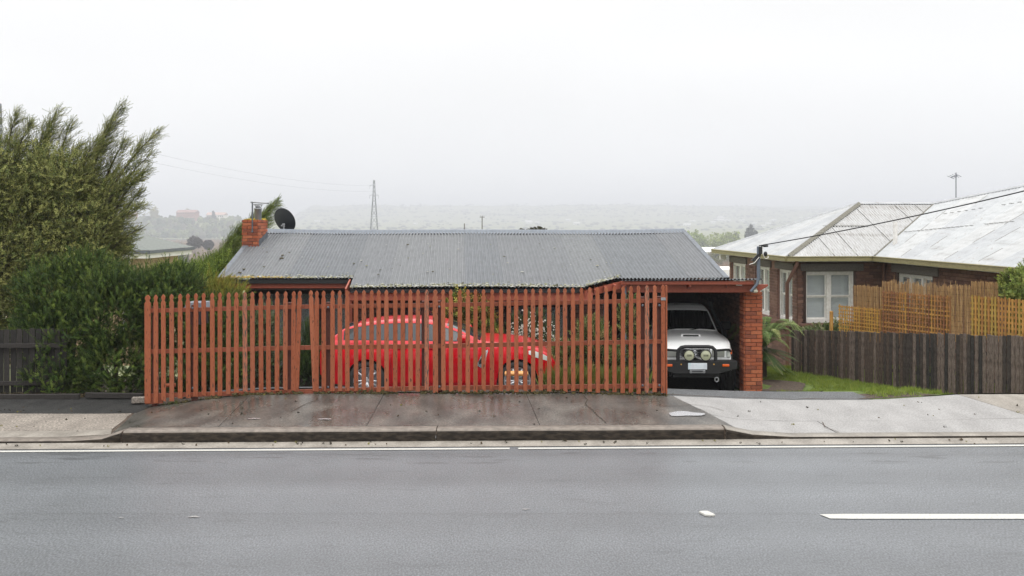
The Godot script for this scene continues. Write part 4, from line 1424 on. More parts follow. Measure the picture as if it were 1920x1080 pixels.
func build_chimney(h: Node3D, off: Vector3):
	var Q := func(x, y, d): return W(x, y, d) + off
	var st := ns()
	box(st, Q.call(-6.17, 2.30, 23.92), Vector3(0.32, 1.32, 0.86))
	var ch := obj("chimney", st, M.mortar, h)
	var cs := 0.074
	brick_face(ch, Q.call(-6.345, 2.24, 23.475), Vector3.RIGHT, Vector3(0, 0, 1), 0.35, 0.74, [], "brick", cs, 100, 0.014)
	brick_face(ch, Q.call(-6.0, 2.24, 23.475), Vector3(0, 0, -1), Vector3(1, 0, 0), 0.88, 0.74, [], "brick", cs, 200, 0.014, 1)
	brick_face(ch, Q.call(-6.345, 2.24, 24.35), Vector3(0, 0, 1), Vector3(-1, 0, 0), 0.88, 0.74, [], "brick", cs, 200, 0.014, 1)
	var mo := ns()
	var rr := RandomNumberGenerator.new()
	rr.seed = 5
	for i in 46:
		var s := rr.randf_range(0.03, 0.07)
		box(mo, Q.call(rr.randf_range(-6.35, -5.99), 2.972 + s * 0.1, rr.randf_range(23.46, 24.3)), Vector3(s, s * 0.5, s), Basis.from_euler(Vector3(rr.randf(), rr.randf() * 3.0, rr.randf())))
	tag(obj("moss", mo, tmat(noise_tex(0.05, [[0.0, c8(120, 104, 30)], [0.6, c8(168, 146, 44)], [1.0, c8(90, 84, 40)]], 97, 3, 128), Vector3(5, 5, 5), 0.95), ch), "", "", "", "stuff")
	# lead flashing stepped up the roof
	var fl := ns()
	box(fl, Q.call(-6.17, 2.27, 23.44), Vector3(0.40, 0.10, 0.03))
	for k in 6:
		var d := 23.5 + 0.14 * k
		box(fl, Q.call(-5.975, 1.74 + (d - 20.9) * 0.237 + 0.075, d + 0.07), Vector3(0.018, 0.16, 0.14))
	obj("flashing", fl, M.flashing, ch)
	var flue := ns(true)
	lathe(flue, [Vector2(0.075, 0.0), Vector2(0.085, 0.02), Vector2(0.085, 0.28), Vector2(0.1, 0.29), Vector2(0.1, 0.31), Vector2(0.06, 0.33), Vector2(0.05, 0.36)], Transform3D(Basis(), Q.call(-6.06, 2.94, 23.75)), 18)
	lathe(flue, [Vector2(0.0, 0.415), Vector2(0.13, 0.40), Vector2(0.12, 0.39), Vector2(0.0, 0.375)], Transform3D(Basis(), Q.call(-6.06, 2.94, 23.75)), 18)
	for k in 3:
		var a := TAU * k / 3.0
		tube(flue, [Q.call(-6.06 + cos(a) * 0.06, 3.25, 23.75 + sin(a) * 0.06), Q.call(-6.06 + cos(a) * 0.1, 3.345, 23.75 + sin(a) * 0.1)], 0.008, 4)
	obj("flue", flue, M.steel, ch)

func build_carport(h: Node3D, off: Vector3):
	var Q := func(x, y, d): return W(x, y, d) + off
	# lower verandah iron carried on past the main roof's end
	var ir := ns(true)
	corrugated(ir, Q.call(2.30, 1.712, 20.72), Q.call(5.24, 1.74, 20.72), Q.call(2.30, 1.30, 27.0), Q.call(5.24, 1.32, 27.0), 38.0, 0.014)
	obj("carport_roof", ir, M.iron1, h)
	var fa := ns()
	chamfer(fa, Q.call(3.66, 1.655, 20.80), Vector3(2.78, 0.075, 0.035), 0.006)
	obj("fascia", fa, M.house_paint, h)
	# the slanted end where the eave steps up to the carport
	for k in 5:
		var rf := ns()
		var t := k / 4.0
		var x := lerpf(1.5, 2.35, t)
		var d := lerpf(20.3, 20.82, t)
		bar(rf, Q.call(x, lerpf(1.47, 1.60, t), d), Q.call(x, lerpf(1.56, 1.7, t), d + 0.7), 0.045, 0.09)
		obj("rafter", rf, M.house_paint, h)
	var sl := ns()
	bar(sl, Q.call(1.35, 1.42, 20.42), Q.call(2.35, 1.62, 20.95), 0.035, 0.14)
	obj("fascia", sl, M.house_paint, h)
	for x in [2.36, 3.72, 5.12]:
		var rf2 := ns()
		prism(rf2, PackedVector2Array([Vector2(0, 0), Vector2(0.30, 0.0), Vector2(0.30, -0.11), Vector2(0.22, -0.11), Vector2(0.0, -0.03)]), 0.05, Transform3D(Basis(Vector3.UP, PI / 2), Q.call(x, 1.61, 20.80)))
		obj("rafter", rf2, M.house_paint, h)
	var be := ns()
	prism(be, PackedVector2Array([Vector2(2.2, 1.44), Vector2(5.18, 1.44), Vector2(5.40, 1.575), Vector2(5.40, 1.61), Vector2(2.2, 1.61)]), 0.06, Transform3D(Basis(), Q.call(0, 0, 21.02)), 0.006)
	obj("beam", be, M.house_paint, h)
	# brick pier and the brick wall that runs back from it
	var pi_ := ns()
	box(pi_, Q.call(5.135, 0.19, 21.40), Vector3(0.32, 2.48, 0.38))
	var pier := obj("pier", pi_, M.mortar, h)
	brick_face(pier, Q.call(4.96, -1.05, 21.2), Vector3.RIGHT, Vector3(0, 0, 1), 0.352, 2.49, [], "brick", 0.083, 150, 0.014)
	brick_face(pier, Q.call(4.96, -1.05, 21.6), Vector3(0, 0, 1), Vector3(-1, 0, 0), 0.4, 2.49, [], "brick", 0.083, 150, 0.014, 1)
	brick_face(pier, Q.call(5.31, -1.05, 21.2), Vector3(0, 0, -1), Vector3(1, 0, 0), 0.4, 2.49, [], "brick", 0.083, 150, 0.014, 1)
	var wl := ns()
	box(wl, Q.call(5.2, 0.1, 24.4), Vector3(0.2, 2.6, 5.6))
	box(wl, Q.call(3.6, 0.1, 27.2), Vector3(3.3, 2.8, 0.2))
	var cw := obj("carport_wall", wl, M.dark_wall, h)
	brick_face(cw, Q.call(5.1, -1.1, 27.1), Vector3(0, 0, 1), Vector3(-1, 0, 0), 5.5, 2.5, [], "brown", 0.086, 0, 0.012)
	for x in [[1.97, 20.95], [2.36, 20.95]]:
		var po := ns()
		chamfer(po, Q.call(x[0], 0.35, x[1]), Vector3(0.09, 2.5, 0.09), 0.01)
		obj("steel_post", po, M.steel_blue, h)
	var st := ns()
	box(st, Q.call(4.77, 1.60, 20.92), Vector3(0.12, 0.018, 0.03))
	obj("strip_lamp", st, M.white_paint, h)

# ---------------------------------------------------------------- the brick house on the right
func build_neighbour():
	var h := thing("brick_house", "brown brick house with a stained white hipped iron roof and sash windows", "house", W(8.0, -1.8, 28.0))
	var off := -h.position
	var th := 0.0785
	var s := Vector3(cos(th), 0, -sin(th))       # along the front gutter, away to the right
	var b := Vector3(-sin(th), 0, -cos(th))      # along the left gutter, away from the viewer
	var GY := 1.985
	var E1 := W(7.48, GY, 27.0) + off            # near left eave corner
	var E0 := E1 + b * 7.06
	var E2 := E1 + s * 2.43                      # where the front gutter meets the long right-hand one
	var E3 := E2 - b * 8.6
	var rise := Vector3(0, 1.5, 0)
	var a := 3.53
	var ap := E1 + (s + b) * a + rise
	var vt := E2 + (s + b) * a + rise
	# roof planes, laid in sheets
	var dirty := 9
	for i in dirty:      # the face towards us: hip on the left, valley on the right
		var lo0 := E1.lerp(E2, float(i) / dirty)
		var lo1 := E1.lerp(E2, float(i + 1) / dirty)
		hip_sheet(h, E1, E2, ap, vt, s, b, lo0, lo1, i)
	# left hip end: triangle E0 E1 ap, in sheets running up to the two hips
	var n := 10
	for i in n:
		var t0 := float(i) / n
		var t1 := float(i + 1) / n
		var st := ns(true)
		var top := func(t: float) -> Vector3:
			var k := 1.0 - absf(2.0 * t - 1.0)
			return E1.lerp(E0, t) + (s * a + rise) * k
		var p := [E1.lerp(E0, t0), E1.lerp(E0, t1), top.call(t0), top.call(t1)]
		corrugated(st, p[0], p[1], p[2], p[3], 9.0, 0.015)
		obj("roof_sheet", st, M["white_iron%d" % (i % 3)], h)
	# back slope of the wing
	var bk := ns(true)
	corrugated(bk, E0 + s * 9.0, E0, vt + s * 4.0, ap, 90.0, 0.008)
	obj("roof_sheet", bk, M.white_iron0, h)
	# long right-hand slope: gutter E2->E3, top line rising from the valley's head
	var top0 := vt
	var top1 := vt + Vector3(1.26, 0.445, 3.0) * 1.0
	var nn := 12
	for i in nn:
		var t0 := float(i) / nn
		var t1 := float(i + 1) / nn
		var low := func(t: float) -> Vector3: return E2.lerp(E3, t)
		var up := func(t: float) -> Vector3:
			var reach := lerpf(3.53, 7.6, t)
			return E2.lerp(E3, t) + s * reach + Vector3(0, reach * 0.425, 0) + b * 3.53 * (1.0 - t)
		var st := ns(true)
		corrugated(st, low.call(t0), low.call(t1), up.call(t0), up.call(t1), 9.5, 0.015)
		obj("roof_sheet", st, M["white_iron%d" % ((i * 2) % 3)], h)
	# back of the main roof
	var bb := ns()
	var r0 := vt
	var r1 := E3 + s * 7.6 + Vector3(0, 7.6 * 0.425, 0)
	quad(bb, r0, r1, r1 + s * 8.0 - Vector3(0, 3.2, 0), r0 + s * 8.0 - Vector3(0, 2.0, 0))
	obj("roof_back", bb, M.white_iron0, h)
	# hip, ridge and valley cappings
	for q in [[E1, ap, 0.20, "hip_cap"], [E0, ap, 0.10, "ridge_cap"], [ap, vt, 0.16, "ridge_cap"], [vt, r1, 0.12, "ridge_cap"]]:
		var c := ns(true)
		var f: Vector3 = (q[1] - q[0]).normalized()
		var sd := f.cross(Vector3.UP).normalized()
		var w: float = q[2] / 2.0
		for i in 10:
			var P := func(k: int, x: float, y: float) -> Vector3: return q[0].lerp(q[1], k / 10.0) + sd * x + Vector3(0, y + 0.03, 0)
			var pr := [[-w, -0.035], [-w * 0.4, 0.0], [0.0, 0.03], [w * 0.4, 0.0], [w, -0.035]]
			for j in 4: quad(c, P.call(i, pr[j][0], pr[j][1]), P.call(i, pr[j + 1][0], pr[j + 1][1]), P.call(i + 1, pr[j + 1][0], pr[j + 1][1]), P.call(i + 1, pr[j][0], pr[j][1]))
		obj(q[3], c, M.hip_cap if q[3] == "hip_cap" else M.white_iron1, h)
	var va := ns()
	bar(va, E2 + Vector3(0, 0.02, 0), vt + Vector3(0, 0.02, 0), 0.045, 0.02)
	obj("valley", va, M.hip_cap, h)
	# overlapped sheet ends, dark lines across the slopes
	var lp := ns()
	for q in [[0.42, 0.02, 0.55], [0.70, 0.05, 0.75]]:
		for i in 30:
			var t := lerpf(q[1], q[2], i / 30.0)
			var reach = lerpf(3.53, 7.6, t) * q[0]
			var p = E2.lerp(E3, t) + s * reach + Vector3(0, reach * 0.425 + 0.016, 0) + b * 3.53 * (1.0 - t) * q[0]
			if bump_noise.get_noise_1d(i * 0.7 + q[0] * 40.0) > -0.15: box(lp, p, Vector3(0.02, 0.008, 0.24), Basis(Vector3.UP, -th))
	for i in 24:
		var t := 0.34 + 0.56 * i / 24.0
		var p2 := E1.lerp(E2, t) + b * 1.9 + Vector3(0, 1.9 * 0.425 + 0.018, 0)
		box(lp, p2 + s * 0.95, Vector3(0.07, 0.012, 0.05))
	for i in 12:       # side laps running up the slope
		for k in 5:
			var u0 := k / 5.0 + 0.1 * bump_noise.get_noise_2d(i * 3.1, k * 7.0)
			if bump_noise.get_noise_2d(i * 5.3, k * 3.7) < -0.02: continue
			var t := (i + 0.0) / 12.0
			var reach := lerpf(3.53, 7.6, t)
			var top_p := E2.lerp(E3, t) + s * reach + Vector3(0, reach * 0.425, 0) + b * 3.53 * (1.0 - t)
			var low_p := E2.lerp(E3, t)
			bar(lp, low_p.lerp(top_p, clampf(u0, 0.02, 0.98)) + Vector3(0, 0.014, 0), low_p.lerp(top_p, clampf(u0 + 0.14, 0.02, 0.98)) + Vector3(0, 0.014, 0), 0.014, 0.006)
	tag(obj("sheet_lap", lp, M.hip_cap, h), "", "", "", "stuff")
	var vp := ns(true)
	var vb := E2 + s * 0.75 + b * 0.35 + Vector3(0, 0.32, 0)
	tube(vp, [vb - Vector3(0, 0.3, 0), vb + Vector3(0, 0.62, 0)], 0.06, 10)
	obj("vent_pipe", vp, M.white_paint, h)
	# gutters and soffits
	for q in [[E0, E1, -s], [E1, E2 + s * 0.05, -b], [E2, E3, -s]]:
		var g := ns()
		var u: Vector3 = (q[1] - q[0]).normalized()
		var o: Vector3 = q[2]
		var bs := Basis(o, Vector3.UP, u)
		var mid: Vector3 = (q[0] + q[1]) / 2.0
		var ln: float = (q[1] - q[0]).length() + 0.1
		box(g, mid + o * 0.05 + Vector3(0, -0.06, 0), Vector3(0.10, 0.13, ln), bs)
		box(g, mid + o * 0.105 + Vector3(0, -0.005, 0), Vector3(0.02, 0.02, ln), bs)
		obj("gutter", g, M.gutter_green, h)
		var sf := ns()
		box(sf, mid - o * 0.24 + Vector3(0, -0.135, 0), Vector3(0.5, 0.02, ln - 0.1), bs)
		obj("soffit", sf, M.white_paint, h)
	# walls set in 0.42 m under the eaves
	var base := -1.2 - off.y * 0.0
	var yb := -1.9 - h.position.y
	var hh := GY - 0.145 - (-1.9)
	var c1 := E1 + (s + b) * 0.42
	c1.y = yb
	var c0 := E0 + s * 0.42 - b * 0.42
	c0.y = yb
	var w1 := (c0 - c1).length()
	var w2 := 2.43 - 0.0
	# window heights measured from the wall's foot
	var top := 1.56 + 1.9
	var ww1 := [[0.35, 1.2, top - 1.45], [2.25, 1.3, top - 1.45], [4.55, 1.5, top - 1.45]]
	var holes1 := []
	for q in ww1: holes1.append(Rect2(q[0], q[2], q[1], 1.45))
	var holes2 := [Rect2(0.2, top - 1.43, 1.42, 1.43)]
	var st1 := ns()
	wall_plate(st1, c1, b, -s, w1, hh, holes1, 0.25)
	var wl1 := obj("wall", st1, M.render_wall, h)
	brick_face(wl1, c1, b, -s, w1, hh - 0.3, holes1, "brown", 0.086, 0, 0.008)
	var st2 := ns()
	wall_plate(st2, c1 + s * 0.25, s, -b, w2, hh, [Rect2(holes2[0].position.x - 0.25 + 0.0, holes2[0].position.y, holes2[0].size.x, holes2[0].size.y)], 0.25)
	box(st2, c1 + s * 0.125 + b * 0.005 + Vector3(0, hh / 2.0, 0) + b * 0.12, Vector3(0.25, hh, 0.25), Basis(s, Vector3.UP, -b))
	var wl2 := obj("wall", st2, M.brown_mortar, h)
	brick_face(wl2, c1, s, -b, w2 + 0.1, hh - 0.02, [Rect2(0.16, holes2[0].position.y - 0.04, 1.5, holes2[0].size.y + 0.3)], "brown", 0.086, 120, 0.012)
	# third wall comes towards the street
	var c2 := E2 + s * 0.42 + b * 0.3
	c2.y = yb
	var w3 := 8.6
	var holes3 := [Rect2(0.75, top - 1.0, 1.9, 1.0)]
	var st3 := ns()
	wall_plate(st3, c2 - b * w3, b, -s, w3, hh, [Rect2(w3 - 2.65, top - 1.0, 1.9, 1.0)], 0.25)
	var wl3 := obj("wall", st3, M.brown_mortar, h)
	brick_face(wl3, c2 - b * w3, b, -s, w3, hh - 0.02, [Rect2(w3 - 2.69, top - 1.04, 1.98, 1.3)], "brown", 0.086, 175, 0.012)
	var rest := ns()
	box(rest, c0 + s * 5.0 + Vector3(0, hh / 2.0, 0), Vector3(10.0, hh, 0.2), Basis(s, Vector3.UP, -b))
	box(rest, c2 - b * w3 + s * 5.0 + Vector3(0, hh / 2.0, 0), Vector3(10.0, hh, 0.2), Basis(s, Vector3.UP, -b))
	obj("wall", rest, M.render_wall, h)
	# windows, lintels, sills
	for q in ww1:
		window(h, "window", c1 + b * q[0] + Vector3(0, q[2], 0), b, -s, q[1], 1.45, 2, true, M.white_paint, M.curtain, 0.1, 0.07)
		var l := ns()
		chamfer(l, c1 + b * (q[0] + q[1] / 2.0) + Vector3(0, top + 0.11, 0) - s * 0.02, Vector3(q[1] + 0.3, 0.2, 0.06), 0.008, Basis(b, Vector3.UP, -s))
		obj("lintel", l, M.lintel, h)
		var sl := ns()
		chamfer(sl, c1 + b * (q[0] + q[1] / 2.0) + Vector3(0, q[2] - 0.06, 0) - s * 0.07, Vector3(q[1] + 0.16, 0.11, 0.2), 0.01, Basis(b, Vector3.UP, -s))
		obj("window_sill", sl, M.brown1, h)
	var fw := window(h, "window", c1 + s * 0.2 + Vector3(0, top - 1.43, 0), s, -b, 1.42, 1.43, 2, true, M.white_paint, M.blind, 0.1, 0.08)
	var l2 := ns()
	chamfer(l2, c1 + s * 0.98 + Vector3(0, top + 0.11, 0) - b * 0.02, Vector3(1.78, 0.2, 0.06), 0.008, Basis(s, Vector3.UP, -b))
	obj("lintel", l2, M.lintel, h)
	var sl2 := ns()
	for i in 7:
		chamfer(sl2, c1 + s * (0.17 + 0.245 * i * 0.99) + Vector3(0, top - 1.49, 0) - b * 0.07, Vector3(0.225, 0.11, 0.2), 0.012, Basis(s, Vector3.UP, -b))
	obj("window_sill", sl2, M.brown1, h)
	window(h, "window", c2 - b * 2.65 + Vector3(0, top - 1.0, 0), b, -s, 1.9, 1.0, 3, false, M.white_paint, null, 0.1, 0.07)
	var l3 := ns()
	chamfer(l3, c2 - b * 1.75 + Vector3(0, top + 0.12, 0) - s * 0.02, Vector3(2.5, 0.22, 0.06), 0.008, Basis(b, Vector3.UP, -s))
	obj("lintel", l3, M.lintel, h)
	# rainwater pipes
	var dp := ns(true)
	var g0 := E1 + s * 0.24 - b * 0.02
	tube(dp, [g0 + Vector3(0, -0.1, 0), g0 + Vector3(0, -0.22, 0), g0 - s * 0.13 + b * 0.38 + Vector3(0, -0.75, 0), g0 - s * 0.13 + b * 0.38 + Vector3(0, -3.6, 0)], 0.05, 10)
	obj("downpipe", dp, M.brown1, h)
	var dp2 := ns(true)
	var g3 := c2 - s * 0.07 - b * 0.1
	tube(dp2, [g3 + Vector3(0, hh - 0.05, 0), g3], 0.05, 10)
	obj("downpipe", dp2, M.brown1, h)
	var vt2 := ns()
	box(vt2, E0 + s * 0.1 - b * 0.6 + Vector3(0, -0.25, 0), Vector3(0.18, 0.16, 0.18))
	obj("eave_lamp", vt2, M.white_paint, h)
	# small trellis in the side passage
	var tr := thing("side_trellis", "small dark trellis in the passage between pier and brick house", "trellis", W(6.2, -0.2, 25.2))
	for i in 5:
		var sv := ns()
		box(sv, Vector3(-0.24 + 0.12 * i, 0.25, 0), Vector3(0.03, 0.9, 0.015))
		obj("slat", sv, M.old_paling1, tr)
	for i in 6:
		var sh := ns()
		box(sh, Vector3(0, -0.1 + 0.13 * i, 0.014), Vector3(0.6, 0.03, 0.012))
		obj("slat", sh, M.old_paling1, tr)
	# aerial on the far ridge
	var an := thing("roof_aerial", "thin television aerial on the white roof, top right", "aerial", W(13.6, 3.3, 30.5))
	var am := ns(true)
	tube(am, [Vector3.ZERO, Vector3(0, 1.13, 0)], 0.014, 6)
	obj("mast", am, M.flashing, an)
	var ab := ns()
	bar(ab, Vector3(-0.2, 0.98, 0.1), Vector3(0.1, 1.06, -0.1), 0.02, 0.02)
	for k in 4:
		var p := Vector3(-0.2, 0.98, 0.1).lerp(Vector3(0.1, 1.06, -0.1), k / 3.0)
		bar(ab, p + Vector3(-0.05, 0.05, -0.12), p + Vector3(0.05, -0.05, 0.12), 0.012, 0.012)
	obj("boom", ab, M.flashing, an)
	# cottage beyond the bushes on the left
	var co := thing("cottage", "cream cottage with grey hipped roof and white fascia beyond the bushes, left", "house", W(-19.6, -3.5, 47.0))
	var cw := ns()
	box(cw, Vector3(0, 2.5, 0), Vector3(6.0, 5.0, 5.0))
	obj("wall", cw, mat(c8(176, 152, 122), 0.9), co)
	var cr := ns()
	var e := [Vector3(-3.6, 5.16, 3.1), Vector3(3.6, 5.16, 3.1), Vector3(3.6, 5.16, -3.1), Vector3(-3.6, 5.16, -3.1)]
	var rl := Vector3(-0.9, 6.15, 0)
	var rr2 := Vector3(0.9, 6.15, 0)
	tri(cr, e[1], rr2, e[2])
	tri(cr, e[3], rl, e[0])
	quad(cr, e[0], rl, rr2, e[1])
	quad(cr, e[2], rr2, rl, e[3])
	obj("roof", cr, M.cottage_roof, co)
	var cf := ns()
	for q in [[Vector3(0, 5.08, 3.1), Vector3(7.2, 0.13, 0.08)], [Vector3(3.6, 5.08, 0), Vector3(0.08, 0.13, 6.2)]]: box(cf, q[0], q[1])
	obj("gutter", cf, M.flashing, co)
	var cf2 := ns()
	for q in [[Vector3(0, 4.90, 3.0), Vector3(7.0, 0.2, 0.06)], [Vector3(3.5, 4.90, 0), Vector3(0.06, 0.2, 6.0)]]: box(cf2, q[0], q[1])
	obj("fascia", cf2, M.white_paint, co)
	var cp := ns(true)
	tube(cp, [Vector3(2.65, 4.9, 3.0), Vector3(2.65, 4.6, 2.9), Vector3(2.3, 4.1, 2.62), Vector3(2.3, 0.5, 2.6)], 0.06, 8)
	obj("downpipe", cp, M.white_paint, co)
	# shed seen in the gap
	var sd := thing("garden_shed", "cream shed with a flat white roof seen in the gap between the houses", "shed", W(9.6, -2.8, 41.0))
	var sw := ns()
	box(sw, Vector3(-0.2, 1.7, 0), Vector3(3.0, 3.4, 2.0))
	obj("wall", sw, mat(c8(206, 196, 178), 0.9), sd)
	var sr := ns()
	box(sr, Vector3(-0.2, 3.68, 0.2), Vector3(3.4, 0.3, 2.6))
	obj("roof", sr, mat(c8(232, 232, 230), 0.6), sd)
	var sg := ns()
	box(sg, Vector3(-0.2, 3.46, 1.56), Vector3(3.4, 0.13, 0.1))
	obj("gutter", sg, M.flashing, sd)

func hip_sheet(h: Node3D, E1: Vector3, E2: Vector3, ap: Vector3, vt: Vector3, s: Vector3, b: Vector3, lo0: Vector3, lo1: Vector3, i: int):
	# the parallelogram E1 E2 vt ap cut into strips that run straight up the slope (along b)
	var st := ns(true)
	var slope := (b * 3.53 + Vector3(0, 1.5, 0))
	var L := (E2 - E1).length()
	var total := L + 3.53
	var x0 := total * i / 9.0
	var x1 := total * (i + 1) / 9.0
	var lo := func(x: float) -> float: return clampf((x - L) / 3.53, 0.0, 1.0)
	var hi := func(x: float) -> float: return clampf(x / 3.53, 0.0, 1.0)
	# strips are split where an edge bends
	var cuts := [x0]
	for q in [L, 3.53]:
		if q > x0 and q < x1: cuts.append(q)
	cuts.append(x1)
	cuts.sort()
	for k in cuts.size() - 1:
		var p: float = cuts[k]
		var q2: float = cuts[k + 1]
		if q2 - p < 0.02: continue
		corrugated(st, E1 + s * p + slope * lo.call(p), E1 + s * q2 + slope * lo.call(q2), E1 + s * p + slope * hi.call(p), E1 + s * q2 + slope * hi.call(q2), (q2 - p) / 0.085, 0.016)
	obj("roof_sheet", st, M.dirty_iron, h)

# ---------------------------------------------------------------- fences
const FD := 15.8
func fence_top(x: float) -> float:
	return pick([[-6.2, 1.768], [-5.79, 1.772], [-4.76, 1.81], [-3.3, 1.838], [-1.7, 1.858], [0.0, 1.868], [1.1, 1.892], [2.45, 1.938]], x)

func picket_mesh(hh: float, w: float, kind: int) -> ArrayMesh:
	var st := ns()
	var r := w / 2.0
	var o := PackedVector2Array([Vector2(-r, 0), Vector2(r, 0), Vector2(r, hh - 0.135), Vector2(r * 0.56, hh - 0.100), Vector2(r * 0.66, hh - 0.084), Vector2(r * 0.90, hh - 0.056), Vector2(r * 0.70, hh - 0.026), Vector2(0.0, hh), Vector2(-r * 0.70, hh - 0.026), Vector2(-r * 0.90, hh - 0.056), Vector2(-r * 0.66, hh - 0.084), Vector2(-r * 0.56, hh - 0.100), Vector2(-r, hh - 0.135)])
	if kind == 1:   # bottom rotted away at one corner
		o[0] = Vector2(-r, 0.035)
		o.insert(1, Vector2(-r * 0.2, 0.012))
	prism(st, o, 0.021, Transform3D(), 0.003)
	st.generate_normals()
	return st.commit()

func build_fences():
	var f := thing("picket_fence", "long brick-red picket fence with gothic tops along the wet footpath", "fence", W(-1.7, 0.0, FD))
	var off := -f.position
	var Q := func(x, y, d): return W(x, y, d) + off
	var meshes := {}
	var list := []
	for i in 19: list.append([-5.782 + 0.1283 * i, 0.0, 0.070])
	list[0] = [-5.775, 0.0, 0.098]
	list.append([-3.362, 0.033, 0.072])
	list.append([-3.196, -0.040, 0.072])
	for i in 14: list.append([-3.103 + 0.1241 * i, 0.0, 0.069])
	for i in 30: list.append([-1.348 + 0.12915 * i, 0.0, 0.068])
	for i in list.size():
		var x: float = list[i][0] + rng.randf_range(-0.008, 0.008)
		if i == 36 : list[i][2] = 0.082
		var gy := foot_y(x, FD)
		var lift := 0.03 + rng.randf_range(0.0, 0.022)
		if x < -5.0: lift = 0.065 + rng.randf_range(-0.01, 0.01)
		var y0 := gy + lift
		var hh := fence_top(x) - y0 + rng.randf_range(-0.008, 0.008)
		var hq := roundf(hh * 50.0) / 50.0
		var kind := 1 if i % 5 == 2 else 0
		var key := "%.2f_%.3f_%d" % [hq, list[i][2], kind]
		if not meshes.has(key): meshes[key] = picket_mesh(hq, list[i][2], kind)
		var lean: float = -list[i][1] + rng.randf_range(-0.005, 0.005)
		var b := Basis.from_euler(Vector3(rng.randf_range(-0.006, 0.006), 0, lean))
		var m: Material = M["paint%d" % [0, 1, 2, 3, 0, 1][rng.randi() % 6]]
		if i in [12, 35, 62]: m = M.paint_old
		var px := x
		if absf(list[i][1]) > 0.01: px = x - sin(-lean) * hh
		var o := put("picket", meshes[key], m, f, Transform3D(b, Q.call(px, fence_top(x) - hq if absf(list[i][1]) < 0.01 else y0, FD + rng.randf_range(-0.004, 0.004))))
		if i in [12, 35, 62]: tag(o, "weathered picket with paint flaked to bare wood")
		if absf(list[i][1]) > 0.01: tag(o, "loose picket leaning away from its neighbour")
	# rails in three lengths, each with its own slight fall
	for q in [[-5.83, -3.30], [-3.295, -1.32], [-1.31, 2.42]]:
		for r in [[0.79, 0.062], [0.445, 0.066], [0.055, 0.066]]:
			var st := ns()
			var y := func(x: float) -> float:
				var t := fence_top(x)
				if r[0] > 0.7: return t - 0.255
				if r[0] > 0.3: return t - 0.905
				return pick([[-5.8, 0.165], [-3.6, 0.225], [-1.7, 0.285], [0.4, 0.30], [2.4, 0.325]], x)
			bar(st, Q.call(q[0], y.call(q[0]), FD + 0.036), Q.call(q[1], y.call(q[1]), FD + 0.036), 0.045, r[1])
			obj("rail", st, M.paint_rail, f)
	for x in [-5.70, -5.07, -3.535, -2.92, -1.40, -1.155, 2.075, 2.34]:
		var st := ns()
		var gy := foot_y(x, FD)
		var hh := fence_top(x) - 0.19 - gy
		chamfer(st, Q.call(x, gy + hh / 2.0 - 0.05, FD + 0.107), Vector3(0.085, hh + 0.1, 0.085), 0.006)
		obj("post", st, M.shaded_post_paint, f)
	for x in [-5.07, -2.92, -1.155, 2.075, 2.34]:
		for y in [1.58, 0.31]:
			var bo := ns(true)
			lathe(bo, [Vector2(0, 0.012), Vector2(0.008, 0.012), Vector2(0.012, 0.004), Vector2(0.02, 0.003), Vector2(0.02, 0)], Transform3D(Basis(Vector3.RIGHT, PI / 2), Q.call(x + 0.0, y + 0.03 * (x + 2.0) * 0.2, FD + 0.0125)), 10)
			obj("bolt", bo, M.flashing, f)
	# board set across the right-hand end
	var e := ns()
	chamfer(e, Q.call(2.452, 1.06, FD + 0.03), Vector3(0.022, 1.72, 0.09), 0.004)
	obj("end_board", e, M.paint, f)
	var br := ns()
	chamfer(br, Q.call(2.40, 1.71, FD - 0.016), Vector3(0.075, 0.045, 0.004), 0.001)
	obj("bracket", br, M.steel, f)
	var sk := ns()
	bar(sk, Q.call(-5.83, 0.08, FD + 0.035), Q.call(-5.55, 0.10, FD + 0.035), 0.03, 0.10)
	obj("kick_board", sk, M.paint_rail, f)
	# moss and rotted leaves lodged along the foot
	var mo := ns()
	var rr := RandomNumberGenerator.new()
	rr.seed = 31
	for i in 620:
		var x := rr.randf_range(-5.3, 2.45)
		if bump_noise.get_noise_1d(x * 6.0) < -0.25: continue
		var s := rr.randf_range(0.01, 0.034)
		var y := foot_y(x, FD) + s * 0.3 + (rr.randf() * 0.04 if rr.randf() < 0.3 else 0.0)
		box(mo, Q.call(x, y, FD + rr.randf_range(-0.03, 0.05)), Vector3(s * 1.7, s, s), Basis.from_euler(Vector3(rr.randf() * 2, rr.randf() * 3, rr.randf() * 2)))
	tag(obj("moss", mo, M.moss, f), "", "", "", "stuff")
	# hinge on the third picket
	var hg := ns(true)
	tube(hg, [Q.call(-5.50, 0.33, FD + 0.04), Q.call(-5.36, 0.33, FD + 0.07)], 0.03, 8)
	obj("hinge", hg, M.paint, f)
	paling_fences()
	screens()

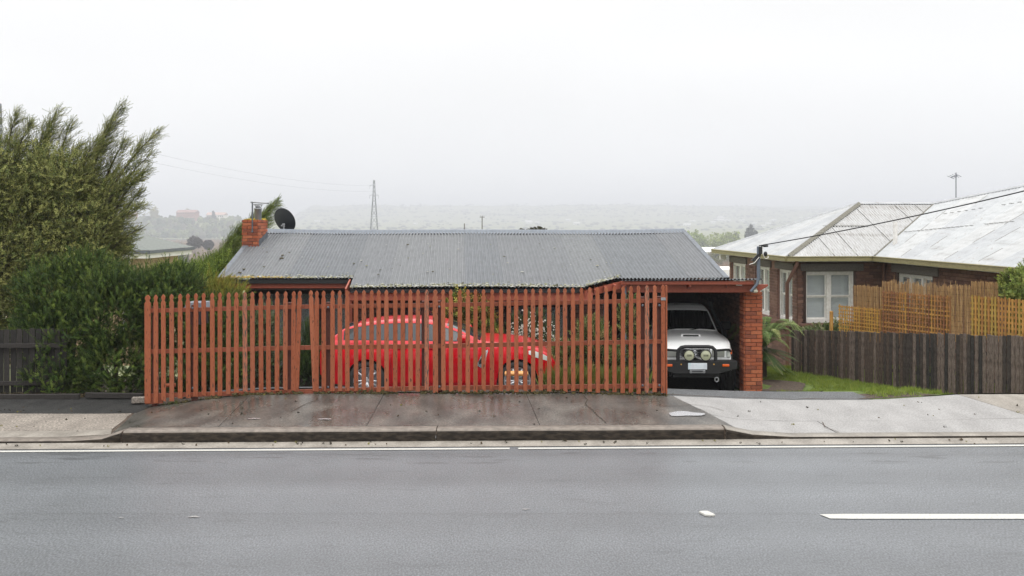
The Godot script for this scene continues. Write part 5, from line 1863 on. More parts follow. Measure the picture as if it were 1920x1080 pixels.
func paling_fences():
	var f := thing("paling_fence", "dark weathered paling fence running back beside the lawn on the right", "fence", W(8.0, -0.5, 21.0))
	var off := -f.position
	var a := Vector2(6.79, 24.1)
	var b := Vector2(9.62, 18.6)
	var c := Vector2(12.6, 15.4)
	var n := 0
	var pts := []
	var L := 0.0
	for seg in [[a, b], [b, c]]:
		var dir: Vector2 = (seg[1] - seg[0]).normalized()
		var ln: float = (seg[1] - seg[0]).length()
		var k := 0.0
		while k < ln:
			pts.append([seg[0] + dir * k, dir, L + k])
			k += 0.088
		L += ln
	for q in pts:
		var p: Vector2 = q[0]
		var t := clampf(q[2] / 6.2, 0.0, 1.4)
		var top := lerpf(0.31, 0.80, t) + rng.randf_range(-0.018, 0.018)
		var bot := minf(land_y(p.x, p.y), top - 1.0) - 0.02 + rng.randf_range(0.0, 0.05)
		var w := 0.083 + rng.randf_range(-0.004, 0.002)
		var st := ns()
		var u := Vector3(q[1].x, 0, -q[1].y)
		var nrm := u.cross(Vector3.UP)
		var bs := Basis.from_euler(Vector3(0, 0, rng.randf_range(-0.012, 0.012)))
		chamfer(st, Vector3.ZERO, Vector3(w, top - bot, 0.018), 0.006)
		var o := Vector3(p.x, (top + bot) / 2.0, -p.y) + off + Vector3(u.z, 0, -u.x) * rng.randf_range(-0.006, 0.010)
		obj("paling", st, M["paling%d" % (clampi(int(2.0 + 2.0 * bump_noise.get_noise_1d(n * 0.4) * 2.0 + rng.randf_range(-1.9, 1.9) + (-1.4 if q[2] < 3.0 else 0.2)), 0, 3) if q[2] > 2.6 else [3, 0, 3, 1, 0][rng.randi() % 5])], f, Transform3D(Basis(u, Vector3.UP, u.cross(Vector3.UP)) * bs, o))
		n += 1
	for y in [-0.42, 0.1]:
		var rl := ns()
		bar(rl, W(a.x + 0.06, y, a.y + 0.03) + off, W(b.x + 0.06, y + 0.3, b.y + 0.03) + off, 0.04, 0.07)
		bar(rl, W(b.x + 0.06, y + 0.3, b.y + 0.05) + off, W(c.x + 0.06, y + 0.4, c.y + 0.05) + off, 0.04, 0.07)
		obj("rail", rl, M.old_paling0, f)
	# old fence, lower left
	var g := thing("old_paling_fence", "dark old paling fence with two rails at the left edge, under the bushes", "fence", W(-8.6, 0.0, 16.9))
	var og := -g.position
	for i in 30:
		var x := -10.75 + 0.108 * i
		var st := ns()
		var top := lerpf(1.06, 1.12, i / 30.0) + rng.randf_range(-0.015, 0.015)
		chamfer(st, Vector3.ZERO, Vector3(0.098, top + 0.12, 0.016), 0.003)
		obj("paling", st, M["old_paling%d" % (i % 2)], g, Transform3D(Basis(), W(x, (top - 0.12) / 2.0, 16.93 + 0.006 * (i % 2)) + og))
	for y in [[0.80, 0.84], [0.16, 0.21]]:
		var rl := ns()
		chamfer(rl, W(-9.2, (y[0] + y[1]) / 2.0, 16.88) + og, Vector3(3.1, 0.075, 0.05), 0.005, Basis(Vector3(0, 0, 1), 0.012))
		obj("rail", rl, M.old_paling0, g)
	# timber edging of the left garden bed
	var ed := thing("garden_edging", "low pale timber edging at the foot of the dark bushes", "edging", W(-7.5, 0.0, 16.4))
	for q in [[-1.9, 1.55, 0.02], [-0.32, 1.4, 0.05], [0.95, 0.95, 0.07]]:
		var st := ns()
		chamfer(st, Vector3(q[0], q[2], 0.0), Vector3(q[1], 0.09, 0.06), 0.008, Basis(Vector3(0, 0, 1), rng.randf_range(-0.02, 0.02)))
		obj("board", st, M.old_paling0, ed)
	var bl := ns()
	chamfer(bl, Vector3.ZERO, Vector3(0.2, 0.1, 0.1), 0.012)
	tag(obj("concrete_block", bl, M.concrete_tan, self, Transform3D(Basis(Vector3.UP, 0.2), W(-6.02, 0.06, 16.05))), "small pale concrete block at the left foot of the picket fence", "block")

func trellis(label: String, p0: Vector2, p1: Vector2, y0: float, y1: float, nv: int, nh: int, tint: Array, wood: float):
	var t := thing("trellis_panel", label, "trellis", W((p0.x + p1.x) / 2.0, y0, (p0.y + p1.y) / 2.0), 0.0, "")
	var off := -t.position
	for i in nv:
		var k := (i + 0.5) / nv
		var p := p0.lerp(p1, k)
		var st := ns()
		var hh := y1 - y0 + rng.randf_range(-0.01, 0.02)
		chamfer(st, Vector3.ZERO, Vector3(wood, hh, 0.014), 0.002)
		obj("slat", st, M["lath%d" % tint[rng.randi() % tint.size()]], t, Transform3D(Basis.from_euler(Vector3(0, atan2(p1.y - p0.y, p1.x - p0.x), rng.randf_range(-0.012, 0.012))), W(p.x, y0 + hh / 2.0, p.y) + off + Vector3(0, 0, 0.009)))
	for i in nh:
		var y := lerpf(y0, y1, (i + 0.6) / nh)
		var st2 := ns()
		bar(st2, W(p0.x, y, p0.y + 0.008) + off, W(p1.x, y + rng.randf_range(-0.012, 0.012), p1.y + 0.008) + off, 0.012, wood)
		obj("slat", st2, M["lath%d" % tint[rng.randi() % tint.size()]], t)

func reeds(label: String, p0: Vector2, p1: Vector2, y0: float, y1: float, ragged: float, sd: int):
	var rr := RandomNumberGenerator.new()
	rr.seed = sd
	var t := thing("reed_screen", label, "screen", W((p0.x + p1.x) / 2.0, y0, (p0.y + p1.y) / 2.0))
	var off := -t.position
	var ln := (p1 - p0).length()
	var groups := [ns(), ns(), ns()]
	var nz := FastNoiseLite.new()
	nz.seed = sd
	nz.frequency = 3.0
	var x := 0.0
	while x < ln:
		var p := p0.lerp(p1, x / ln)
		var top := y1 + ragged * (0.6 * nz.get_noise_1d(x * 1.2) + rr.randf_range(-0.35, 0.25))
		if rr.randf() < 0.03: top += ragged * 0.7
		var dd := rr.randf_range(-0.016, 0.016)
		tube(groups[rr.randi() % 3], [W(p.x, y0, p.y + dd) + off, W(p.x + rr.randf_range(-0.03, 0.03), top, p.y + dd + rr.randf_range(-0.02, 0.02)) + off], [rr.randf_range(0.005, 0.008), 0.004], 4, false)
		x += 0.0058
	for k in 3:
		tag(obj("reeds", groups[k], M["reed%d" % k], t), "", "", "", "stuff")
	var wr := ns()
	var y := y0 + 0.1
	while y < y1 - 0.04:
		bar(wr, W(p0.x, y, p0.y - 0.02) + off, W(p1.x, y, p1.y - 0.02) + off, 0.003, 0.004)
		y += 0.11
	tag(obj("binding_wire", wr, M.old_paling1, t), "", "", "", "stuff")

func screens():
	for k in 6:
		var b: Color = [c8(180, 132, 60), c8(164, 114, 54), c8(150, 102, 56), c8(130, 82, 48), c8(188, 144, 60), c8(166, 134, 58)][k]
		M["lath%d" % k] = tmat(noise_tex(0.03, [[0.0, b.darkened(0.35)], [0.5, b], [1.0, b.lightened(0.12)]], 110 + k, 4, 128), Vector3(5, 0.8, 5), 0.8)
	for k in 3:
		var b: Color = [c8(188, 152, 102), c8(170, 132, 84), c8(146, 110, 70)][k]
		M["reed%d" % k] = tmat(noise_tex(0.03, [[0.0, b.darkened(0.4)], [0.4, b], [1.0, b.lightened(0.15)]], 118 + k, 4, 128), Vector3(9, 1.5, 9), 0.8)
	# plan positions along a line half a metre behind the paling fence
	var at := func(x_px: float) -> Vector2:
		var k := (x_px - 960.0) / 1867.0
		var t := (k * 24.45 - 7.15) / (2.83 + k * 5.5) 
		return Vector2(7.15 + 2.83 * t, 24.45 - 5.5 * t)
	var Y := func(y_px: float, p: Vector2) -> float: return 2.94 - (y_px - 415.0) * p.y / 1867.0
	var pa: Vector2 = at.call(1572)
	var pb: Vector2 = at.call(1652)
	var pc: Vector2 = at.call(1784)
	var pd: Vector2 = at.call(1820)
	var pe: Vector2 = at.call(1868)
	var pf: Vector2 = at.call(1990)
	trellis("low golden trellis panel, left of the three above the dark fence", pa, pb, Y.call(632, pa), Y.call(570, pa) - 0.02, 17, 9, [0, 4, 0, 1], 0.03)
	trellis("tall rust-brown trellis panel, middle of the three above the dark fence", pb + Vector2(0.02, 0), pc, Y.call(632, pb), Y.call(545, pb), 24, 11, [1, 2, 2, 3, 0], 0.032)
	trellis("golden trellis panel with ivy at the right edge above the dark fence", pd, pf, Y.call(634, pd), Y.call(554, pd), 26, 8, [1, 5, 0], 0.044)
	var back := Vector2(0.06, 0.06)
	reeds("pale reed screen standing above the low golden trellis", at.call(1597) + back, pb + back, Y.call(630, pa), Y.call(539, pb), 0.05, 51)
	reeds("ragged reed screen behind the rust-brown trellis panel", pb + back, pc + back, Y.call(630, pb), Y.call(536, pc), 0.14, 52)
	reeds("full-height reed screen between the rust-brown and right golden trellis", pc, pd, Y.call(640, pc), Y.call(534, pc), 0.10, 53)
	reeds("tall even reed screen above the right golden trellis, beside the shrub", pd + back, pe + back, Y.call(630, pd), Y.call(527, pd), 0.06, 54)
	var st := ns()
	chamfer(st, Vector3.ZERO, Vector3(0.07, 1.4, 0.07), 0.006)
	tag(obj("timber_stake", st, M.lath0, self, Transform3D(Basis(), W(7.60, 0.1, 23.7))), "pale square timber stake in front of the large white window", "stake")

# ---------------------------------------------------------------- cars
# A car shell lofted along its length (local +x forward, y up, z across). spec holds curves over x.
func car_ring(x: float, bot: float, top: float, wid: float, prof: Array, crown: float, side_n := 9, top_n := 5) -> Array:
	var r := []
	for i in side_n + 1:
		var y := lerpf(bot, top, float(i) / side_n)
		r.append(Vector3(x, y, pick(prof, y) * wid))
	var zt: float = r[-1].z
	for i in range(1, top_n * 2):
		var t := float(i) / (top_n * 2)
		var z := lerpf(zt, -zt, t)
		r.append(Vector3(x, top + crown * (1.0 - pow(absf(2.0 * t - 1.0), 2.2)), z))
	for i in side_n + 1:
		var y := lerpf(top, bot, float(i) / side_n)
		r.append(Vector3(x, y, -pick(prof, y) * wid))
	return r

func arch_bottom(x: float, base: float, axles: Array, R: float, cy: float) -> float:
	var y := base
	for a in axles:
		var dx: float = absf(x - a)
		if dx < R: y = maxf(y, cy + sqrt(R * R - dx * dx))
	return y

func wheel(parent: Node3D, c: Vector3, R: float, rim: float, w: float, out: float, spokes: int, rim_mat: Material, knobbly := false):
	var hub := Node3D.new()
	hub.name = "wheel" if not parent.has_meta("count_wheel") else "wheel_%03d" % parent.get_meta("count_wheel")
	parent.set_meta("count_wheel", parent.get_meta("count_wheel", 0) + 1)
	parent.add_child(hub, true)
	hub.position = c
	var X := Transform3D(Basis(Vector3.RIGHT, PI / 2.0 * out), Vector3.ZERO)   # local y points outwards
	var st := ns(true)
	lathe(st, [Vector2(rim, -w / 2), Vector2(R * 0.93, -w / 2), Vector2(R, -w * 0.36), Vector2(R, w * 0.36), Vector2(R * 0.93, w / 2), Vector2(R * 0.80, w * 0.53), Vector2(rim * 1.02, w / 2), Vector2(rim, w * 0.4)], X, 36)
	if knobbly:
		for i in 34:
			var a := TAU * i / 34.0
			for k in [-1.0, 1.0]:
				var p := Vector3(cos(a + 0.05 * k) * R, k * w * 0.3, sin(a + 0.05 * k) * R)
				box(st, X * p, Vector3(0.034, 0.05, w * 0.34), Basis(Vector3(0, 0, 1), a) if false else X.basis * Basis(Vector3.UP, -a) )
	obj("tyre", st, M.rubber, hub)
	var rs := ns(true)
	lathe(rs, [Vector2(rim, w * 0.42), Vector2(rim * 0.94, w * 0.43), Vector2(rim * 0.90, w * 0.30), Vector2(rim * 0.88, -w * 0.3), Vector2(0, -w * 0.3)], X, 36)
	for i in spokes:
		for q in [-0.12, 0.12]:
			var a: float = TAU * (i + 0.25) / spokes + q
			var b: float = TAU * (i + 0.25) / spokes + q * 1.9
			var p0 := X * Vector3(cos(a) * rim * 0.16, w * 0.34, sin(a) * rim * 0.16)
			var p1 := X * Vector3(cos(b) * rim * 0.93, w * 0.36, sin(b) * rim * 0.93)
			bar(rs, p0, p1, rim * 0.13, rim * 0.1, X.basis.y)
	lathe(rs, [Vector2(rim * 0.24, w * 0.2), Vector2(rim * 0.24, w * 0.36), Vector2(rim * 0.16, w * 0.39), Vector2(0, w * 0.39)], X, 16)
	obj("rim", rs, rim_mat, hub)

# glass (or any skin) lying on the flank: columns of [x, y_low, y_high], at the height-dependent half width
func flank(st: SurfaceTool, cols: Array, zf: Callable, side: float, lift: float, rows := 4):
	st.set_smooth_group(0)
	for i in cols.size() - 1:
		for j in rows:
			var P := func(c: Array, u: float) -> Vector3:
				var y := lerpf(c[1], c[2], u)
				return Vector3(c[0], y, side * (zf.call(c[0], y) + lift))
			quad(st, P.call(cols[i], float(j) / rows), P.call(cols[i], float(j + 1) / rows), P.call(cols[i + 1], float(j + 1) / rows), P.call(cols[i + 1], float(j) / rows))

func build_cars():
	red_car()
	white_ute()

func red_car():
	var c := thing("red_car", "glossy red sedan parked side-on behind the picket fence", "car", W(-2.566, -0.205, 18.45))
	var axles := [0.0, 2.66]
	var topc := [[-0.86, 0.80], [-0.83, 0.92], [-0.78, 1.0], [-0.6, 1.025], [0.0, 1.03], [1.0, 1.02], [1.9, 0.995], [2.15, 0.99], [2.5, 0.965], [2.8, 0.93], [3.05, 0.86], [3.22, 0.76], [3.34, 0.62], [3.38, 0.5]]
	var botc := [[-0.86, 0.42], [-0.7, 0.30], [-0.4, 0.24], [0.0, 0.22], [2.6, 0.22], [3.0, 0.22], [3.25, 0.25], [3.38, 0.34]]
	var widc := [[-0.86, 0.70], [-0.8, 0.78], [-0.6, 0.855], [0.0, 0.89], [1.3, 0.90], [2.4, 0.89], [2.9, 0.86], [3.15, 0.78], [3.3, 0.66], [3.38, 0.52]]
	var prof := [[0.2, 0.93], [0.3, 0.965], [0.36, 0.972], [0.42, 0.955], [0.5, 0.975], [0.62, 0.995], [0.72, 1.0], [0.80, 0.992], [0.86, 0.965], [0.95, 0.93], [1.03, 0.895]]
	var rings := []
	var xs := []
	for i in 86: xs.append(-0.86 + 4.24 * i / 85.0)
	for a in axles:
		for q in [-0.375, 0.375]: xs.append(a + q)
	xs.sort()
	for x in xs:
		var t := smooth_pick(topc, x)
		var b := arch_bottom(x, smooth_pick(botc, x), axles, 0.372, 0.34)
		rings.append(car_ring(x, minf(b, t - 0.06), t, smooth_pick(widc, x), prof, 0.02))
	var st := ns(true)
	loft(st, rings)
	var body := obj("body", st, M.red_paint, c)
	# cabin
	var rf := [[-0.74, 1.0], [-0.62, 1.10], [-0.45, 1.235], [-0.2, 1.305], [0.1, 1.345], [0.45, 1.37], [0.8, 1.372], [1.1, 1.355], [1.35, 1.305], [1.6, 1.22], [1.85, 1.11], [2.08, 0.99]]
	var rw := func(x: float, y: float) -> float:
		var low := 0.79 * pick([[-0.8, 0.93], [-0.3, 0.99], [0.5, 1.0], [1.4, 0.99], [2.1, 0.92]], x)
		return low - (y - 1.0) * 0.52
	var r2 := []
	for i in 46:
		var x := -0.74 + 2.82 * i / 45.0
		var t := smooth_pick(rf, x)
		var ring := []
		var z0: float = rw.call(x, 0.98)
		for j in 7:
			var y := lerpf(0.96, t - 0.045, j / 6.0)
			ring.append(Vector3(x, y, rw.call(x, y)))
		var zt: float = rw.call(x, t - 0.045)
		for j in 11:
			var k := j / 10.0
			var zz := lerpf(zt - 0.03, -zt + 0.03, k)
			ring.append(Vector3(x, t - 0.02 + 0.03 * (1.0 - pow(absf(2.0 * k - 1.0), 3.0)), zz))
		for j in 7:
			var y := lerpf(t - 0.045, 0.96, j / 6.0)
			ring.append(Vector3(x, y, -rw.call(x, y)))
		r2.append(ring)
	var ro := ns(true)
	loft(ro, r2)
	obj("roof", ro, M.red_paint, c)
	# side glass: rear quarter, rear door, front door
	for side in [1.0, -1.0]:
		var top := func(x: float) -> float: return smooth_pick(rf, x) - 0.062
		for w in [[-0.40, -0.12, "quarter_pane"], [-0.09, 0.62, "door_pane"], [0.67, 1.74, "door_pane"]]:
			var cols := []
			for i in 17:
				var x := lerpf(w[0], w[1], i / 16.0)
				var lo := 1.045 - 0.012 * x
				var hi: float = maxf(top.call(x), lo + 0.004)
				if w[0] < -0.3: hi = lerpf(lo + 0.03, top.call(x), clampf((x + 0.40) / 0.2, 0.0, 1.0))
				cols.append([x, lo, hi])
			var g := ns(true)
			flank(g, cols, rw, side, 0.006)
			obj(w[2], g, M.car_glass, c)
		# dark trim round the glass
		var tr := ns(true)
		var cols2 := []
		for i in 40:
			var x := lerpf(-0.43, 1.80, i / 39.0)
			cols2.append([x, 1.03 - 0.012 * x, maxf(top.call(x) + 0.014, 1.045)])
		flank(tr, cols2, rw, side, 0.003)
		obj("window_trim", tr, M.black, c)
		# door shut lines and handles
		var wz := func(x: float, y: float) -> float: return pick(prof, y) * smooth_pick(widc, x)
		for x in [0.43, 1.62, 0.64]:
			if x == 0.64: continue
			var sl := ns()
			flank(sl, [[x - 0.003, 0.30, 0.98], [x + 0.003, 0.30, 0.98]], wz, side, 0.0025, 8)
			obj("door_gap", sl, M.black, c)
		var s3 := ns()
		flank(s3, [[0.43, 0.297, 0.303], [1.62, 0.297, 0.303]], wz, side, 0.0025, 1)
		obj("door_gap", s3, M.black, c)
		for x in [0.50, 1.08]:
			var hd := ns()
			chamfer(hd, Vector3(x + 0.1, 0.90, side * (wz.call(x, 0.90) + 0.012)), Vector3(0.19, 0.032, 0.03), 0.01)
			obj("door_handle", hd, M.red_paint, c)
		var vn := ns()
		flank(vn, [[1.95, 0.60, 0.63], [2.02, 0.56, 0.78], [2.10, 0.66, 0.86], [2.14, 0.83, 0.88]], wz, side, 0.006, 3)
		obj("side_vent", vn, M.chrome, c)
		var vd := ns()
		flank(vd, [[1.985, 0.62, 0.68], [2.03, 0.64, 0.74], [2.08, 0.74, 0.80]], wz, side, 0.010, 2)
		obj("vent_grille", vd, M.black, c)
		var mi := ns(true)
		lathe(mi, [Vector2(0, -0.09), Vector2(0.05, -0.08), Vector2(0.075, -0.03), Vector2(0.08, 0.03), Vector2(0.06, 0.07), Vector2(0, 0.085)], Transform3D(Basis(Vector3.RIGHT, PI / 2).scaled(Vector3(1.25, 1.0, 1.0)), Vector3(1.70, 1.075, side * 0.93)), 14)
		box(mi, Vector3(1.70, 1.03, side * 0.84), Vector3(0.05, 0.03, 0.12))
		obj("mirror", mi, M.red_paint, c)
		# lamps
		var hl := ns(true)
		flank(hl, [[2.86, 0.80, 0.86], [2.98, 0.74, 0.845], [3.1, 0.70, 0.80], [3.2, 0.665, 0.74], [3.27, 0.65, 0.69]], func(x, y): return pick(prof, y) * smooth_pick(widc, x), side, 0.008)
		obj("headlight", hl, M.lamp_glass, c)
		var tl := ns(true)
		flank(tl, [[-0.84, 0.80, 0.90], [-0.78, 0.80, 0.95], [-0.66, 0.84, 0.95], [-0.55, 0.89, 0.93]], func(x, y): return pick(prof, y) * smooth_pick(widc, x), side, 0.007)
		obj("tail_light", tl, M.tail_red, c)
		var ck := ns(true)
		var cr := []
		for i in 30:
			var x := lerpf(0.42, 2.24, i / 29.0)
			cr.append([x, 0.285, 0.315])
		flank(ck, cr, wz, side, 0.012)
		obj("sill_trim", ck, M.red_paint, c)
	for a in axles:
		for side in [1.0, -1.0]:
			wheel(c, Vector3(a, 0.335, side * 0.775), 0.335, 0.236, 0.205, side, 5, M.alloy)
	# floor, dark wheel wells
	var fl := ns()
	box(fl, Vector3(1.25, 0.34, 0), Vector3(3.8, 0.16, 1.30))
	box(fl, Vector3(1.33, 0.6, 0), Vector3(1.7, 0.5, 1.3))
	obj("underbody", fl, M.black, c)
	# screens
	for q in [[1.40, 2.00, "windscreen"], [-0.64, -0.22, "rear_window"]]:
		var g := ns(true)
		for i in 10:
			for j in 8:
				var P := func(ii: int, jj: int) -> Vector3:
					var x := lerpf(q[0], q[1], ii / 10.0)
					var k := jj / 8.0
					var t := smooth_pick(rf, x)
					var zt: float = rw.call(x, t - 0.045) - 0.07
					return Vector3(x, t - 0.012 + 0.03 * (1.0 - pow(absf(2.0 * k - 1.0), 3.0)), lerpf(zt, -zt, k))
				quad(g, P.call(i, j), P.call(i, j + 1), P.call(i + 1, j + 1), P.call(i + 1, j))
		obj(q[2], g, M.car_glass, c)
	var gr := ns()
	chamfer(gr, Vector3(3.365, 0.52, 0), Vector3(0.05, 0.12, 0.8), 0.02)
	obj("grille", gr, M.black, c)

func white_ute():
	# local +x forward; the front faces the street
	var c := thing("white_ute", "white four-wheel-drive ute with black bull bar in the dark carport", "ute", W(3.91, -0.85, 21.87), -PI / 2.0)
	var axles := [-0.35, -3.2]
	var topc := [[-4.9, 1.02], [-1.3, 1.12], [-0.75, 1.30], [-0.4, 1.285], [0.1, 1.245], [0.4, 1.19], [0.52, 1.12], [0.56, 1.0]]
	var widc := [[-4.9, 0.80], [-0.4, 0.845], [0.2, 0.86], [0.42, 0.845], [0.56, 0.78]]
	var prof := [[0.4, 0.97], [0.6, 1.0], [0.85, 1.0], [0.98, 0.985], [1.08, 0.955], [1.2, 0.91], [1.32, 0.86]]
	var rings := []
	var xs := []
	for i in 80: xs.append(-4.9 + 5.46 * i / 79.0)
	xs.sort()
	for x in xs:
		var t := smooth_pick(topc, x)
		var b := arch_bottom(x, 0.55 if x < 0.3 else 0.62, axles, 0.44, 0.40)
		rings.append(car_ring(x, minf(b, t - 0.08), t, smooth_pick(widc, x), prof, 0.035))
	var st := ns(true)
	loft(st, rings)
	obj("body", st, M.white_car, c)
	# cab
	var rf := [[-2.6, 1.20], [-2.5, 1.65], [-2.2, 1.81], [-1.7, 1.85], [-1.35, 1.83], [-1.12, 1.76], [-0.62, 1.30]]
	var rw := func(x: float, y: float) -> float: return 0.78 - (y - 1.2) * 0.29 - 0.02 * clampf(x + 1.0, 0.0, 1.0)
	var r2 := []
	for i in 40:
		var x := -2.6 + 1.98 * i / 39.0
		var t := pick(rf, x)
		var ring := []
		for j in 7:
			var y := lerpf(1.1, t - 0.05, j / 6.0)
			ring.append(Vector3(x, y, rw.call(x, y)))
		var zt: float = rw.call(x, t - 0.05)
		for j in 11:
			var k := j / 10.0
			ring.append(Vector3(x, t - 0.015 + 0.025 * (1.0 - pow(absf(2.0 * k - 1.0), 3.0)), lerpf(zt - 0.04, -zt + 0.04, k)))
		for j in 7:
			var y := lerpf(t - 0.05, 1.1, j / 6.0)
			ring.append(Vector3(x, y, -rw.call(x, y)))
		r2.append(ring)
	var ro := ns(true)
	loft(ro, r2)
	obj("cab", ro, M.white_car, c)
	var g := ns(true)
	for i in 10:
		for j in 12:
			var P := func(ii: int, jj: int) -> Vector3:
				var x := lerpf(-1.085, -0.665, ii / 10.0)
				var k := jj / 12.0
				var t := pick(rf, x)
				var zt: float = rw.call(x, t - 0.05) - 0.055
				return Vector3(x + 0.012, t - 0.004 + 0.025 * (1.0 - pow(absf(2.0 * k - 1.0), 3.0)), lerpf(zt, -zt, k))
			quad(g, P.call(i, j), P.call(i, j + 1), P.call(i + 1, j + 1), P.call(i + 1, j))
	obj("windscreen", g, M.glass, c)
	for side in [1.0, -1.0]:
		var sg := ns(true)
		flank(sg, [[-2.35, 1.32, 1.72], [-1.6, 1.32, 1.745], [-1.2, 1.32, 1.71], [-0.8, 1.32, 1.36]], rw, side, 0.006)
		obj("door_pane", sg, M.glass, c)
		var mi := ns()
		chamfer(mi, Vector3(-0.92, 1.40, side * 0.98), Vector3(0.1, 0.2, 0.24), 0.03)
		box(mi, Vector3(-0.92, 1.36, side * 0.82), Vector3(0.04, 0.04, 0.14))
		obj("mirror", mi, M.black, c)
		var fl := ns(true)
		for a in axles:
			var pts := []
			for k in 15:
				var an := PI * k / 14.0
				pts.append(Vector3(a + cos(an) * 0.46, 0.40 + sin(an) * 0.46, side * 0.85))
			tube(fl, pts, 0.035, 6)
		obj("flare", fl, M.black, c)
		# headlight in its bright surround, corner lamp
		var su := ns()
		chamfer(su, Vector3(0.535, 0.955, side * 0.53), Vector3(0.07, 0.205, 0.47), 0.02)
		obj("headlight_surround", su, M.white_car, c)
		var hl := ns()
		chamfer(hl, Vector3(0.572, 0.965, side * 0.50), Vector3(0.03, 0.155, 0.27), 0.012)
		obj("headlight", hl, M.lamp_dull, c)
		var cl := ns()
		chamfer(cl, Vector3(0.535, 0.965, side * 0.72), Vector3(0.12, 0.17, 0.09), 0.015)
		obj("corner_lamp", cl, M.lamp_glass, c)
		var ca := ns()
		chamfer(ca, Vector3(0.545, 0.99, side * 0.77), Vector3(0.1, 0.09, 0.05), 0.012)
		obj("indicator", ca, M.amber, c)
		var ia := ns()
		chamfer(ia, Vector3(0.872, 0.752, side * 0.60), Vector3(0.03, 0.052, 0.145), 0.008)
		obj("indicator", ia, M.amber, c)
		var yl := ns(true)
		lathe(yl, [Vector2(0, 0.02), Vector2(0.014, 0.016), Vector2(0.016, 0)], Transform3D(Basis(Vector3(0, 0, 1), -PI / 2), Vector3(0.885, 0.775, side * 0.345)), 10)
		obj("bolt", yl, M.lath4, c)
		# round driving lamps on the bar
		var dl := ns(true)
		var X := Transform3D(Basis(Vector3(0, 0, 1), -PI / 2), Vector3(0.86, 0.965, side * 0.175))
		lathe(dl, [Vector2(0, -0.09), Vector2(0.07, -0.08), Vector2(0.118, -0.02), Vector2(0.122, 0.03), Vector2(0.108, 0.034), Vector2(0.106, 0.02)], X, 28)
		var dr := obj("driving_lamp", dl, M.black, c)
		var dg := ns(true)
		lathe(dg, [Vector2(0.106, 0.02), Vector2(0.07, 0.034), Vector2(0, 0.04)], X, 28)
		obj("lens", dg, M.driving_lens, dr)
		var cc := ns()
		for k in 4:   # the lettering printed across the lens: four dark strokes in a row
			var zc = side * 0.175 + (k - 1.5) * 0.026
			for q in [[-0.009, 0.0, 0.004, 0.034], [0.009, 0.0, 0.004, 0.034], [0.0, 0.015, 0.018, 0.004], [0.0, -0.015, 0.018, 0.004]]:
				box(cc, Vector3(0.902, 0.965 + q[1], zc + q[0]), Vector3(0.003, q[3], q[2]))
		obj("lettering", cc, M.black, dr)
	# grille
	var gr := ns()
	box(gr, Vector3(0.545, 0.975, 0), Vector3(0.05, 0.17, 0.62))
	obj("grille", gr, M.black, c)
	var gb := ns()
	for y in [0.90, 0.975, 1.05]: box(gb, Vector3(0.575, y, 0), Vector3(0.02, 0.016, 0.6))
	for z in [-0.30, 0.30]: box(gb, Vector3(0.575, 0.97, z), Vector3(0.03, 0.19, 0.05))
	var em := ns(true)
	lathe(em, [Vector2(0.035, 0.0), Vector2(0.05, 0.012), Vector2(0.058, 0.0)], Transform3D(Basis(Vector3(0, 0, 1), -PI / 2).scaled(Vector3(1, 1, 1)), Vector3(0.59, 0.975, 0)), 20)
	lathe(em, [Vector2(0.012, 0.0), Vector2(0.022, 0.012), Vector2(0.030, 0.0)], Transform3D(Basis(Vector3(0, 0, 1), -PI / 2), Vector3(0.592, 0.975, 0)), 16)
	obj("grille_bar", gb, M.chrome, c)
	obj("grille_emblem", em, M.chrome, c)
	# scoop in the bonnet
	var sc := ns()
	prism(sc, PackedVector2Array([Vector2(-0.45, 0.0), Vector2(0.0, -0.02), Vector2(0.0, 0.055), Vector2(-0.08, 0.065), Vector2(-0.45, 0.02)]), 0.42, Transform3D(Basis(), Vector3(0.10, 1.262, 0)), 0.01)
	obj("bonnet_scoop", sc, M.white_car, c)
	var sm := ns()
	box(sm, Vector3(0.102, 1.293, 0), Vector3(0.012, 0.032, 0.34))
	obj("scoop_mouth", sm, M.black, c)
	# bull bar: winch bumper, wings and tubes
	var bb := ns()
	prism(bb, PackedVector2Array([Vector2(-0.85, 0.84), Vector2(0.85, 0.84), Vector2(0.85, 0.68), Vector2(0.45, 0.56), Vector2(-0.45, 0.56), Vector2(-0.85, 0.68)]), 0.26, Transform3D(Basis(Vector3.UP, PI / 2), Vector3(0.73, 0, 0)), 0.02)
	var bar_ := obj("bull_bar", bb, M.black, c)
	var tb := ns(true)
	var hoop := []
	for q in [[-0.40, 0.80], [-0.40, 1.0], [-0.385, 1.07], [-0.33, 1.12], [-0.25, 1.135], [0.0, 1.135], [0.25, 1.135], [0.33, 1.12], [0.385, 1.07], [0.40, 1.0], [0.40, 0.80]]:
		hoop.append(Vector3(0.80, q[1], q[0]))
	tube(tb, hoop, 0.038, 10)
	for side in [1.0, -1.0]:
		var wing := []
		for q in [[0.40, 1.055], [0.62, 1.06], [0.72, 1.05], [0.78, 1.0], [0.80, 0.92], [0.80, 0.82]]: wing.append(Vector3(0.80 - 0.25 * clampf((q[0] - 0.5) / 0.3, 0, 1), q[1], side * q[0]))
		tube(tb, wing, 0.026, 8)
	obj("hoop", tb, M.black, bar_)
	var lo := ns()
	box(lo, Vector3(0.7, 0.52, 0), Vector3(0.1, 0.08, 1.0))
	obj("lower_beam", lo, M.black, bar_)
	# number plate: pale, its characters too blurred to read
	var np := ns()
	chamfer(np, Vector3(0.885, 0.735, 0), Vector3(0.012, 0.135, 0.40), 0.004)
	obj("number_plate", np, tmat(noise_tex(0.012, [[0.0, c8(196, 202, 210)], [0.55, c8(214, 220, 226)], [1.0, c8(184, 208, 214)]], 130, 2, 128), Vector3(2, 2, 2), 0.4), c)
	var fl2 := ns()
	box(fl2, Vector3(0.872, 0.642, 0), Vector3(0.03, 0.022, 0.30))
